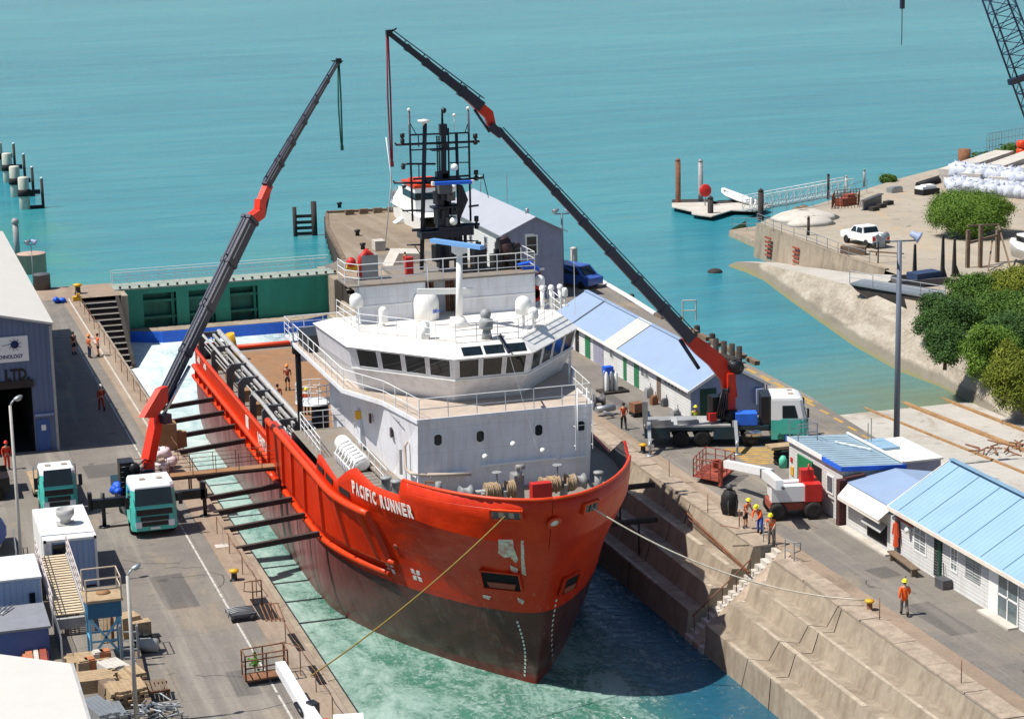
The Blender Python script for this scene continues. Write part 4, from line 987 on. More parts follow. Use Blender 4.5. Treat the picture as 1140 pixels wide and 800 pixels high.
b = MB(); q = gX(450, 510, 25.85); b.box(25.6, 25.72, q.y-.1, q.y+.1, q.z-.8, q.z+.5); b.build('side_locker', M['grey_lt'], house)
b = MB()
for x0, x1, z in ((29.2, 33.2, 5.35), (26.6, 28.5, 5.1), (33.4, 34.9, 5.3)): b.box(x0, x1, 101.05, 101.3, z-.05, z+.05)
b.build('ledge', M['white_clean'], house)
for px, py in ((537, 505), (568, 491), (601, 498)):
    q = gY(px, py, 101.05); b = MB(); b.tube((q.x, 101.3, q.z), (q.x, 100.75, q.z-.05), .03, 6); b.lathe([(.05, .0), (.14, .14), (.14, .2), (.001, .2)], (q.x, 100.72, q.z-.1), 10, Matrix.Rotation(R(60), 3, 'X')); b.build('floodlight', M['white_clean'], house)
b = MB()
for x in (34.25, 34.75): b.tube((x, 100.95, 4.7), (x, 100.8, 8.9), .035, 6)
for i in range(13): b.tube((34.25, 100.94-.01*i, 4.9+i*.3), (34.75, 100.94-.01*i, 4.9+i*.3), .02, 5)
for x in (34.05, 34.95):
    for z in (6, 7): b.tube((x, 101.1, z), (x, 100.6, z), .02, 5)
b.path([(34.05, 100.6, 5.8), (34.05, 100.55, 8.9)], .02, 5); b.path([(34.95, 100.6, 5.8), (34.95, 100.55, 8.9)], .02, 5); b.build('ladder', M['rail_white'], house)
# wheelhouse
WB = [(28.8, 104.2), (32.25, 104.2), (36.05, 108.8), (36.3, 117), (24.7, 117), (24.95, 108.9)]
WS = [(28.62, 103.25), (32.42, 103.25), (36.45, 108.1), (36.7, 115), (24.2, 115), (24.5, 108.2)]
WW = [(28.45, 102.72), (32.47, 102.72), (36.66, 107.76), (37.0, 114.5), (23.9, 114.5), (24.2, 107.86)]
WR = [(28.75, 103.45), (32.15, 103.45), (36.0, 108.1), (36.35, 112.6), (24.6, 112.6), (24.8, 108.2)]
b = MB(); tier(b, WB, 8.02, WS, 9.3, cap_b=False); tier(b, WS, 9.3, WW, 10.55, cap_a=False); wh = b.build('wheelhouse', M['hullwhite'], SHIP)
b = MB(); tier(b, [((x-XC)*1.015+XC, (y-108)*1.015+108) for x, y in WW], 10.52, WR, 11.12); b.build('roof_fascia', M['white'], SHIP)
b = MB(); b.prism([((x-XC)*.985+XC, (y-108)*.98+108, 11.1) for x, y in WR], (0, 0, .05)); b.build('roof_deck', M['roofwhite'], SHIP)
def facet_windows(i, j, n, z0, z1, m0=.03, m1=.03, names='window'):
    a0, a1 = V((*WS[i], 9.3)), V((*WS[j], 9.3)); c0, c1 = V((*WW[i], 10.55)), V((*WW[j], 10.55))
    def P(u, z): v = (z-9.3)/1.25; return a0.lerp(a1, u).lerp(c0.lerp(c1, u), v)
    nr = (a1-a0).cross(c0-a0).normalized(); ctr = V((XC, 112, 10))
    if nr.dot(P(.5, 10)-ctr) < 0: nr = -nr
    for k in range(n):
        u0 = m0+(1-m0-m1)*(k+.07)/n; u1 = m0+(1-m0-m1)*(k+.93)/n; q = [P(u0, z0), P(u1, z0), P(u1, z1), P(u0, z1)]
        f = MB(); 
        for A, B2 in zip(q, q[1:]+q[:1]): f.bar(A+nr*.01, B2+nr*.01, .07, .07, up=nr)
        fo = f.build(names, M['hullwhite'], wh)
        g_ = MB(); g_.prism([x+nr*.006 for x in q], nr*.012); g_.build('pane', M['glass'], fo)
facet_windows(0, 1, 3, 9.45, 10.47); facet_windows(5, 0, 4, 9.45, 10.47, .06, .02); facet_windows(1, 2, 4, 9.45, 10.47, .02, .04)
b = MB(); off = lambda pl, k: [((x-XC)*k+XC, (y-109)*k+109) for x, y in pl]
for (x0, y0), (x1, y1) in zip(off(WS, 1.012)[-1:]+off(WS, 1.012)[:3], off(WS, 1.012)[:4]): b.bar((x0, y0, 9.32), (x1, y1, 9.32), .05, .06)
b.build('sill_strip', M['white_clean'], wh)
for k in range(3):                        # sky lights in the front of the roof edge
    x0 = 28.95+k*1.16; q = [(x0, 103.0), (x0+1.0, 103.0)]
    lo_, hi_ = 10.64, 10.98; fy = lambda z: 102.64+(103.45-102.64)*(z-10.52)/.6
    b = MB(); b.prism([(x0, fy(lo_)-.03, lo_), (x0+1.02, fy(lo_)-.03, lo_), (x0+1.02, fy(hi_)-.03, hi_), (x0, fy(hi_)-.03, hi_)], (0, .04, .0)); b.build('skylight', M['glass'], SHIP)
b = MB(); RP = [(24.72, 112.5), (24.9, 108.2), (28.8, 103.6), (32.1, 103.6), (35.9, 108.2), (36.25, 112.5)]
railing(b, [(x, y, 11.12) for x, y in RP], 1.0, 3, 1.25, .022); b.build('roof_railing', M['rail_white'], SHIP)
# casing walls behind the wheelhouse roof
b = MB()
b.box(25.5, 29.1, 110.4, 111.5, 11.12, 13.1); b.box(31.0, 35.2, 110.4, 111.5, 11.12, 13.1); b.box(28.4, 32.4, 111.9, 115.5, 8, 13.05); b.build('upper_casing', M['shipgrey'], SHIP)
b = MB(); b.box(25.5, 29.1, 110.36, 110.4, 12.0, 12.06); b.box(31.0, 35.15, 110.36, 110.4, 12.0, 12.06); b.build('casing_seam', M['white_clean'], SHIP)
b = MB()
for x in (29.3, 29.75, 30.6, 30.85): b.box(x, x+.16, 111.7, 112.1, 11.12, 12.9)
b.box(29.2, 29.9, 111.8, 112.0, 12.3, 13.0); b.build('casing_ducts', M['rust'], SHIP)
b = MB(); b.box(24.9, 35.4, 110.3, 112.9, 13.1, 13.18); b.box(28.0, 33.4, 112.8, 115.6, 13.0, 13.17); b.build('monkey_deck', M['deckgrey'], SHIP)
b = MB(); railing(b, [(24.95, 112.8, 13.18), (24.95, 111.2, 13.18), (25.5, 110.4, 13.18), (29.2, 110.4, 13.18)], 1.1, 3, 1.2, .024); railing(b, [(31, 110.4, 13.18), (35.2, 110.4, 13.18), (35.2, 112.8, 13.18)], 1.1, 3, 1.2, .024); railing(b, [(29.2, 110.4, 13.18), (31, 110.4, 13.18)], 1.1, 2, 1, .03); b.build('monkey_railing', M['rail_white'], SHIP)
# main mast
mp = lambda px, py, y=112.8: gY(430+px/8.0, 120+py/8.0, y)
mast = MB()
mast.bar(mp(505, 1420), mp(500, 1150), .55, .6); mast.bar(mp(475, 1150), mp(465, 570), .3, .4); mast.bar(mp(530, 1150), mp(515, 560), .36, .4); mast.bar(mp(510, 560), mp(508, 160), .26, .26)
for k in range(7): mast.bar(mp(470, 1100-k*80), mp(522, 1060-k*80), .08, .1); mast.tube(mp(500, 170), mp(497, 5), .07, 8, .05)
mast.cbox(mp(505, 195), (.4, .3, .6)); mast.ball(mp(512, 25), .16, 8)
for a, c_, r_ in (((203, 25), (236, 1010), .06), ((345, 140), (316, 1440), .12), ((625, 235), (652, 1190), .09), ((700, 1030), (712, 1420), .1), ((730, 5), (752, 1010), .06), ((450, 250), (462, 640), .04), ((470, 250), (478, 640), .04), ((552, 180), (560, 640), .05)):
    mast.tube(mp(*a), mp(*c_), r_, 7)
mast.build('main_mast', M['navy_mast'], SHIP)
b = MB()
for a, c_, r_ in (((215, 243), (735, 222), .05), ((88, 330), (830, 300), .07), ((88, 330), (78, 312), .05), ((220, 378), (730, 350), .04), ((138, 500), (440, 500), .06), ((560, 490), (735, 486), .035), ((240, 636), (745, 604), .06), ((68, 668), (400, 670), .07), ((520, 655), (868, 622), .07), ((68, 668), (66, 645), .04), ((868, 622), (866, 590), .03),
                  ((145, 915), (320, 915), .06), ((735, 880), (822, 868), .06), ((230, 1090), (520, 1080), .09), ((560, 1040), (830, 1036), .08), ((185, 1220), (310, 1220), .05), ((310, 1310), (255, 1230), .03), ((660, 1186), (820, 1186), .04), ((285, 245), (290, 350), .03), ((290, 500), (292, 620), .03)):
    b.tube(mp(*a), mp(*c_), r_, 6)
for a, c_ in (((215, 145), (270, 243)), ((725, 145), (700, 222)), ((860, 590), (910, 800))): b.tube(mp(*a), mp(*c_), .025, 5)
b.build('yards', M['navy_mast'], SHIP)
b = MB()
for i in range(18): z = mp(458, 260+i*22); b.tube(z, mp(476, 260+i*22), .02, 5)
b.build('mast_ladder', M['navy_mast'], SHIP)
for (mx, my), sz in (((470, 1120), (2.2, 1.0, .35)), ((610, 1090), (1.9, .9, .5)), ((505, 640), (1.9, .8, .12)), ((500, 370), (1.3, .6, .08)), ((520, 880), (1.5, .8, .1))): b = MB(); b.cbox(mp(mx, my), sz); b.cbox(mp(mx+20, my-30), (.4, .4, .35)); b.build('mast_platform', M['navy_mast'], SHIP)
for mx, my, sx_, sz_ in ((560, 760, .5, .8), (460, 800, .35, .7), (590, 900, .4, .6), (560, 1010, .6, .5), (470, 960, .4, .9), (610, 1180, .7, .9), (480, 1290, .8, .9), (560, 1260, .4, 1.2)): b = MB(); q = mp(mx, my); b.cbox(q, (sx_, .5, sz_), .2); b.cbox(q+V((.1, -.2, .1)), (sx_*.5, .3, sz_*.5), .5); b.build('mast_equipment', M['navy_mast'] if mx != 560 else M['grey_dk'], SHIP)
b = MB(); b.prism([mp(645, 680), mp(680, 690), mp(730, 820), mp(655, 1000)], (0, .08, 0)); b.build('mast_fin', M['navy_mast'], SHIP)
for a in ((145, 225, 320), (795, 228, 330), (802, 552, 650), (805, 960, 1080), (160, 690, 715), (152, 510, 550)):
    b = MB(); p0, p1 = mp(a[0], a[2]), mp(a[0], a[1]); h_ = (p1-p0).length; b.lathe([(.06, 0), (.12, .04), (.12, h_*.42), (.07, h_*.45), (.07, h_*.55), (.13, h_*.58), (.13, h_*.95), (.001, h_)], p0, 8); b.build('signal_lamp', M['black'], SHIP)
for px, py in ((201, 18), (728, 5), (605, 66)): b = MB(); b.ball(mp(px, py), .1, 8); b.tube(mp(px, py), mp(px, py+130), .03, 5); b.build('aerial', M['rail_white'], SHIP)
b = MB(); b.lathe([(.05, -.25), (.12, -.06), (.34, .0), (.36, .08), (.001, .14)], mp(333, 124), 14); b.build('aerial_disc', M['white_clean'], SHIP)
for px, py, rr in ((608, 530, .2), (600, 1010, .22), (590, 715, .22)): b = MB(); b.ball(mp(px, py, 112.3), rr, 12); b.build('mast_dome', M['white_clean'], SHIP)
b = MB(); b.bar(mp(415, 676, 111.9), mp(765, 660, 111.9), .26, .17); so_ = b.build('radar_scanner', M['blue_strong'], SHIP)
b = MB(); b.cbox(mp(415, 676, 111.9), (.12, .28, .2)); b.build('end_cap', M['white_clean'], so_); b = MB(); b.cbox(mp(768, 660, 111.9), (.12, .28, .2)); b.build('end_cap', M['white_clean'], so_); b = MB(); b.cbox(mp(520, 720, 112.2), (.7, .5, .5)); b.build('gearbox', M['grey_dk'], so_)
# forward radar post
pb = gY(511, 357, 107.6); pt_ = gY(511.5, 279, 107.6); b = MB(); b.tube((pb.x, 107.6, 11.1), pt_, .2, 12, .16); b.lathe([(.6, 0), (.3, .5), (.2, .55)], (pb.x, 107.6, 11.12), 10)
b.cbox(pt_+V((0, 0, .1)), (.7, .6, .42)); b.bar((pb.x-2, 108.4, 13.0), (pb.x+.9, 107.9, 12.9), .16, .3); post = b.build('radar_post', M['white_clean'], SHIP)
zb = pt_.z+.45; b = MB(); b.bar(g(481, 267.5, zb), g(537, 275.5, zb), .34, .2); b.build('radar_scanner', M['blue_radar'], post)
b = MB(); b.tube(g(557, 372, 11.2), g(558, 374, 12.0), .05, 6); b.bar(g(556, 374, 11.75), g(567, 392, 11.2), .14, .14); b.build('signal_arm', M['navy_mast'], SHIP)
b = MB(); b.tube(g(566, 391, 11.2), gY(598, 500, 100.7), .012, 4); b.build('halyard', M['rail_white'], SHIP)
for y, z in ((112.0, 5.2),): b = MB(); b.box(25.55, 25.8, y-.35, y+.35, z-1.0, z+.9); b.cbox((25.36, y+.2, z), (.06, .06, .3)); b.build('side_door', M['shipgrey'], SHIP)
b = MB()
for k in range(6): b.tube((25.6, 103+k*2.4, 7.5), (25.6, 105.2+k*2.4, 7.5), .03, 5)
b.build('cable_run', M['grey_md'], SHIP)
# domes and searchlight on the roof
def dome(px, py, z, r_, hgt, m='white_clean', post_h=0.0, name='satellite_dome'):
    q = g(px, py, z); b = MB()
    if post_h: b.tube(q, q+V((0, 0, post_h)), .07, 8); b.lathe([(.22, 0), (.16, .05)], q, 8)
    z0 = post_h; b.lathe([(r_*.9, z0), (r_, z0+.05), (r_, z0+hgt-r_*.95)]+[(r_*math.cos(a)+1e-4, z0+hgt-r_*.95+r_*.95*math.sin(a)) for a in (R(18), R(36), R(54), R(72), R(90))], q, 18)
    return b.build(name, M[m], SHIP), q
d, q = dome(475, 355, 11.15, .68, 1.55)
b = MB(); put_text(b, 'SEA', q+V((.18, -.66, .42)), (1, .28, 0), (0, 0, 1), .24, .012, width=.5); b.build('dome_lettering', M['blue_strong'], d)
dome(427, 363, 11.15, .24, .85, post_h=.2); dome(397.5, 361, 11.15, .36, .72, post_h=.95); dome(583, 364, 11.15, .42, .95, post_h=.7); dome(594, 366, 11.15, .27, .6, post_h=.55); dome(601, 340, 11.15, .3, .6, post_h=1.1); dome(629, 340, 11.15, .16, .5, post_h=.5)
q = g(542, 377, 11.15); b = MB(); b.lathe([(.3, 0), (.24, .3), (.2, .5)], q, 10); b.lathe([(.3, .0), (.36, .05), (.36, .45), (.3, .55), (.001, .55)], q+V((-.05, 0, .5)), 14, Matrix.Rotation(R(8), 3, 'Y')); b.ball(q+V((.05, .3, 1.2)), .3, 10); b.build('searchlight', M['grey_md'], SHIP)
for px, py in ((410, 352), (478, 362), (640, 350)): q = g(px, py, 11.15); b = MB(); b.tube(q, q+V((0, 0, 3.2)), .02, 5, .012); b.build('whip_aerial', M['rail_white'], SHIP)
q = g(474, 377, 11.15); b = MB(); b.lathe([(.24, 0), (.22, .9), (.001, .92)], q, 12); b.build('vent_post', M['white_clean'], SHIP)
# machinery on the monkey deck
b = MB(); q = gY(403, 289, 112); b.path([q+V((-.1, 0, -.9)), q+V((-.05, 0, .1)), q+V((.25, 0, .42)), q+V((.55, 0, .15)), q+V((.6, 0, -.8))], .2, 8); b.ball(q+V((-.6, 0, -.1)), .28, 8); b.build('red_hose_reel', M['red'], SHIP)
b = MB(); b.bar(gY(386, 296, 112), gY(402, 298, 112), .2, .35); b.build('yellow_arm', M['yellow'], SHIP)
b = MB(); q = gY(409, 300, 112.2); b.box(q.x-.4, q.x+.5, 111.8, 112.6, 13.18, 14.5); b.build('deck_locker', M['grey_md'], SHIP)
b = MB(); q = gY(562, 277, 112.2); b.lathe([(.001, -.3), (.68, -.28), (.68, .28), (.001, .3)], q, 18, Matrix.Rotation(R(80), 3, 'Y')); b.tube(q, q+V((.9, .2, .1)), .16, 8); b.box(q.x-.3, q.x+.3, 111.9, 112.5, 13.18, q.z-.5); b.build('rope_drum', mat('brown_black_drum', (56, 36, 34), .5), SHIP)
b = MB()
pass
for x0, w_, h_ in ((31.3, .5, .9), (32.2, .7, 1.25), (33.3, .5, .8), (34.1, .7, 1.1)):
    b = MB(); b.box(x0, x0+w_, 111.6, 112.5, 13.18, 13.18+h_); b.tube((x0+w_*.5, 112, 13.2), (x0+w_*.5, 112, 13.5+h_), .16, 8); b.build('exhaust_casing', M['black'], SHIP)
b = MB(); b.box(28.55, 28.95, 112.2, 112.6, 13.18, 14.15); b.build('red_locker', M['red'], SHIP)
q = gY(588, 298, 111.2); b = MB(); b.prism([q+V((-.6, 0, .2)), q+V((.2, 0, .3)), q+V((.7, .1, -.15)), q+V((.5, .1, -.45)), q+V((-.1, 0, -.25))], (.02, .16, .05)); b.build('blue_cover', M['blue_tarp'], SHIP)
b = MB(); q = g(590, 352, 11.15)
for k in (0, .5, 1.0): b = MB(); b.tube(q+V((1.2+k, 1.5, 0)), q+V((1.2+k, 1.5, 1.1)), .12, 8); b.ball(q+V((1.2+k, 1.5, 1.15)), .18, 8); b.build('vent_post', M['white_clean'], SHIP)
b = MB(); b.lathe([(.36, -.06), (.46, 0), (.36, .06), (.28, 0), (.36, -.06)], gY(595, 327, 111), 14, Matrix.Rotation(R(90), 3, 'X')); b.build('lifebuoy', M['red'], SHIP)
# life raft canisters and their cradles
q0, q1 = gX(380, 487, 24.6), gX(404, 521, 24.6); zc = (q0.z+q1.z)/2; d = V((0, -1, 0)); L_ = abs(q0.y-q1.y)
for k in range(3):
    c_ = V((24.6, q0.y-L_*(k+.5)/3, zc)); b = MB(); hl = L_/6*.96
    b.lathe([(.001, -hl), (.3, -hl), (.44, -hl*.82), (.44, -.06), (.47, -.05), (.47, .05), (.44, .06), (.44, hl*.82), (.3, hl), (.001, hl)], c_, 16, Matrix.Rotation(R(90), 3, 'X')); o = b.build('life_raft', M['white_clean'], SHIP)
    b = MB(); b.box(24.3, 24.9, c_.y-.5, c_.y-.4, 3.9, zc-.3); b.box(24.3, 24.9, c_.y+.4, c_.y+.5, 3.9, zc-.3); b.build('cradle', M['grey_lt'], o)
b = MB()
for k in range(7):
    y = 103.9+k*.62; b.path([(23.9, y, 4.0), (23.35, y, 4.5), (23.25, y, 5.0), (23.5, y, 5.45), (24.0, y, 5.6)], .05, 6)
b.path([(23.5, 103.7, 5.45), (23.5, 107.8, 5.45)], .05, 6); b.path([(23.25, 103.7, 5.0), (23.25, 107.8, 5.0)], .04, 6); b.build('raft_guard', M['rail_white'], SHIP)
b = MB(); b.box(25.0, 26.0, 103.2, 110.5, 4.1, 4.2); b.build('walkway', M['deckgrey'], SHIP)
b = MB(); railing(b, [(23.4, 117, 3.95), (23.2, 111, 3.95)], 1.05, 3, 1.2, .025); railing(b, [(25.1, 110.5, 3.95), (25.0, 103.6, 3.95)], 1.0, 2, 1.5, .02); railing(b, [(23.4, 117.1, 3.95), (26, 117.1, 3.95)], 1.05, 3, 1.2, .025); b.build('side_railing', M['rail_white'], SHIP)
for x, y, z, r_ in ((24.3, 121.5, 1.2, .17), (36.6, 121.5, 1.2, .17)): b = MB(); b.tube((x, y, z), (x, y, 7.9), r_, 8); b.box(x-.3, x+.3, y-.2, y+.2, 7.4, 7.9); b.build('deck_pillar', M['black'], SHIP)
b = MB(); b.box(24.3, 25.9, 118.5, 121.0, 8.05, 9.0); b.build('deck_box', M['black'], SHIP)
b = MB(); b.box(24.5, 25.7, 121.5, 123.0, 6.9, 7.0); b.box(24.2, 36.7, 122, 124.6, 7.78, 7.92); b.build('aft_platform', M['hullwhite'], SHIP)
b = MB(); railing(b, [(24.2, 122, 7.95), (24.2, 124.6, 7.95), (30, 124.6, 7.95)], 1.05, 3, 1.2, .025); b.build('aft_railing', M['rail_white'], SHIP)
# pedestal with a railed platform on the work deck
pc = gX(357, 474, 25.9); b = MB(); b.tube((25.9, pc.y, 1.2), (25.9, pc.y, 3.9), .52, 14); ped = b.build('pedestal', M['black'], SHIP)
b = MB(); b.lathe([(1.15, 3.9), (1.15, 3.98), (.5, 3.98)], (25.9-.3, pc.y, 0), 16)
ring = [(25.6+1.1*math.cos(a), pc.y+1.1*math.sin(a), 3.98) for a in [2*math.pi*i/12 for i in range(13)]]; railing(b, ring, 1.1, 3, .6, .025); b.build('platform', M['rail_white'], ped)
b = MB(); b.box(25.2, 26.3, pc.y+1.5, pc.y+2.6, 1.2, 2.2); b.tube((25.4, pc.y-2.5, 1.2), (25.4, pc.y-2.5, 2.6), .3, 10); b.tube((24.2, pc.y-4, 1.2), (26, pc.y-4, 2.0), .35, 10); b.cbox((24.6, pc.y-5.5, 1.8), (1.4, 1.1, 1.2)); b.tube((24.0, pc.y-3, 2.6), (25.2, pc.y-6, 2.9), .16, 8); b.build('deck_machinery', M['grey_dk'], SHIP)
b = MB(); b.cbox((25.3, pc.y-.2, 1.55), (.7, .7, .5), .3); b.build('blue_crate', M['blue_strong'], SHIP)
b = MB(); railing(b, [(23.3, 121.5, 1.95), (23.3, 118, 1.95)], 1.2, 3, .7, .03); railing(b, [(24.9, 121.5, 1.95), (24.9, 118, 1.95)], 1.2, 3, .7, .03); b.build('ladder_rail', M['rail_white'], SHIP)
# cargo rail: portals, inner beam, outer pipe
b = MB(); b.path([(24.62, 152.0, 1.6), (24.62, 151.8, 2.6), (24.62, 151.0, 3.0), (24.62, 122.8, 3.0)], .19, 10); b.bar((24.15, 151.2, 2.9), (24.15, 122.8, 2.9), .16, .16); b.build('cargo_rail_beam', M['grey_lt'], SHIP)
b = MB(); b.path([(23.25, 151.6, 1.4), (23.25, 151.4, 2.6), (23.35, 150.6, 3.0), (23.35, 145, 3.02), (23.35, 139.6, 2.98)], .1, 8); b.path([(23.35, 131.5, 2.95), (23.35, 128, 3.0), (23.3, 124, 2.95), (23.3, 122.4, 2.9)], .13, 8)
b.path([(24.1, 151.4, 2.5), (24.1, 122.6, 2.5)], .06, 6); b.path([(23.4, 150, 2.5), (23.4, 140, 2.5)], .045, 6); b.path([(23.4, 150, 2.2), (23.4, 140, 2.2)], .045, 6); b.path([(24.05, 151, 2.05), (24.05, 123, 2.05)], .05, 6); b.build('cargo_rail_pipe', M['grey_lt'], SHIP)
for y in (150.6, 145.4, 139.5, 135.3, 131.3, 127.2, 123.4):
    b = MB(); pr = [(23.1, 1.2), (23.5, 1.2), (23.5, 2.4), (23.75, 2.72), (24.25, 2.75), (24.25, 1.2), (24.6, 1.2), (24.6, 3.1), (23.45, 3.1), (23.1, 2.75)]
    b.prism([(x, y, z) for x, z in pr], (0, .24, 0)); b.build('cargo_rail_portal', M['grey_dk'], SHIP)
for y in (147, 143, 137, 133, 129, 125): b = MB(); b.cbox((23.9, y, 1.55), (.5, 1.0, .7)); b.cbox((23.9, y, 1.93), (.56, 1.06, .06)); b.build('rail_box', M['deckwood'], SHIP)
b = MB(); b.tube((25.45, 149.7, 1.2), (25.1, 149.4, 3.1), .33, 12); b.build('yellow_buoy', M['yellow'], SHIP)
for k in range(4): b = MB(); b.tube((25.1, 142-k*1.1, 1.2), (25.1, 142-k*1.1, 2.1), .28, 10); b.ball((25.1, 142-k*1.1, 2.1), .3, 8, .5); b.build('deck_vent', M['grey_lt'], SHIP)
# forecastle: windlass, bollards, coils
b = MB()
wy = 98.3
b.tube((27.2, wy, 4.85), (33.8, wy, 4.85), .12, 10)
for x in (27.6, 33.4): b.lathe([(.42, -.3), (.28, -.12), (.28, .12), (.42, .3), (.001, .3)], (x, wy, 4.85), 14, Matrix.Rotation(R(90), 3, 'Y'))
for x in (28.4, 29.5, 31.2, 32.6): b.cbox((x, wy, 4.4), (.14, .8, .9))
b.cbox((30.3, wy+.3, 4.75), (.5, .8, 1.5)); b.tube((30.3, wy-.2, 5.3), (30.3, wy-.2, 6.0), .14, 8); b.tube((30.1, wy-.2, 5.95), (30.55, wy-.2, 5.95), .14, 8); b.tube((29.2, wy, 4.9), (29.2, wy, 5.75), .04, 6); b.lathe([(.24, -.02), (.26, .0), (.24, .02)], (29.2, wy, 5.75), 10); b.tube((32.3, wy, 4.9), (32.3, wy, 5.8), .04, 6); b.lathe([(.24, -.02), (.26, .0), (.24, .02)], (32.3, wy, 5.8), 10); b.build('windlass', M['grey_md'], SHIP)
for x, w_ in ((28.95, .75), (29.85, .5), (31.9, 1.0), (32.95, .55)):
    b = MB(); n_ = int(w_/.09)
    for k in range(n_): b.lathe([(.36+rnd.uniform(-.03, .05), -.05), (.42+rnd.uniform(-.03, .05), 0), (.36, .05)], (x-w_/2+w_*(k+.5)/n_, wy, 4.85+rnd.uniform(-.04, .04)), 12, Matrix.Rotation(R(90), 3, 'Y'))
    b.build('rope_coil', M['rope_tan'], SHIP)
b = MB(); b.cbox((31.1, 97.3, 4.9), (1.0, .5, .8)); b.build('red_hatch', M['red'], SHIP)
for px, py in ((430.5, 549), (442, 553)):
    q = g(px, py+6, 3.97); b = MB(); b.lathe([(.3, 0), (.3, .08), (.24, .1), (.24, 1.0), (.29, 1.03), (.29, 1.13), (.001, 1.15)], q, 14); b.build('mooring_bollard', M['grey_md'], SHIP)
b = MB(); b.cbox((26.6, 99.6, 4.3), (.8, .8, .6)); b.tube((26.6, 99.6, 4.5), (26.6, 99.6, 5.2), .16, 8); b.build('mooring_gear', M['grey_md'], SHIP)
b = MB(); b.tube((34.6, 98.8, 4.0), (34.6, 98.8, 5.0), .2, 10); b.lathe([(.26, 0), (.26, .1), (.001, .12)], (34.6, 98.8, 5.0), 10); b.build('deck_post', M['grey_md'], SHIP)
b = MB(); b.tube((28.6, 100.7, 5.1), (26.4, 100.9, 5.25), .09, 6); b.path([(26.5, 100.9, 5.2), (25.75, 101.6, 5.2), (25.7, 102.5, 5.2), (25.7, 102.5, 6.4), (25.85, 102.5, 6.6)], .08, 8); b.build('tan_pipe', M['decktan'], SHIP)
b = MB(); b.tube((26.1, 100.2, 4.0), (26.1, 100.2, 5.1), .03, 5); b.bar((26.1, 100.2, 5.1), (26.8, 99.7, 5.1), .08, .08); b.build('chain_stopper', M['rust'], SHIP)
q = gX(394, 500, 24.9); b = MB(); b.cbox((25.2, q.y, 6.2), (.3, .2, .45)); b.build('yellow_sign', M['yellow'], SHIP)
# mooring ropes
def rope(p, q, sag, r_, m, label, n=20):
    pts = [p.lerp(q, i/n)-V((0, 0, sag*4*(i/n)*(1-i/n))) for i in range(n+1)]; b = MB(); b.path(pts, r_*.68, 6)
    single(b, 'mooring_rope', m, V(pts[-1]), label, 'rope')
rope(FAIR[0][0]+FAIR[0][1]*.1, g(346, 752, .1), .35, .05, M['rope_yellow'], 'yellow mooring rope running from the bow to the left dock edge')
rope(FAIR[1][0]+FAIR[1][1]*.1, V((44.3, 88.9, .38)), 1.0, .055, M['rope_cream'], 'cream mooring rope running from the bow to the yellow bollard on the right quay')
rope(g(185, 425, .2)+V((0, 0, 0)), gX(214, 405, 22.9), .5, .03, M['rope_tan'], 'thin dark line from the left dock edge to the ship\'s stern quarter')
# shoring beams
s_ = 2.16
BE = [(0, 53, 135, 40), (0, 88, 150, 70), (20, 122, 185, 100), (45, 157, 205, 128), (85, 220, 265, 185), (115, 268, 285, 236), (140, 302, 325, 270), (165, 342, 350, 310), (195, 388, 380, 352)]
NM = ['farthest', 'second farthest', 'third farthest', 'fourth farthest', 'middle', 'fourth nearest', 'third nearest', 'second nearest', 'nearest']
NM = ['farthest from the camera', 'second from the stern end', 'third from the stern end', 'fourth from the stern end, just beyond the gangway', 'beneath the gangway', 'just nearer than the gangway', 'third from the bow end', 'second from the bow end', 'nearest the bow']
for (ax, ay, bx_, by_), nm in zip(BE, NM):
    p = g(180+ax/s_, 430+ay/s_); y = p.y; b = MB(); b.bar((18.1, y, -.05), (XC-HB-.22, y, .32), .26, .28); 
    single(b, 'shoring_beam', M['timber_shore'], (18.3, y, 0), 'dark timber shore from left dock edge to hull, '+nm, 'timber shore', 'timber shores along the left side of the ship')
for (px, py, z), nm in zip(((690, 549, .1), (694, 568, -1.0)), ('upper', 'lower')):
    y = 112 if nm == 'upper' else 109; b = MB(); b.bar((38.2, y, z+.05), (42.6 if nm == 'upper' else 41.6, y+.1, z), .28, .26); b.bar((40.5, y, z+.0), (40.5, y+.05, z-2.2), .08, .08)
    single(b, 'shoring_beam', M['timber_shore'], (42.5, y, z), nm+' dark timber shore between the starboard bow and the right dock wall', 'timber shore', 'timber shores on the right side of the bow')
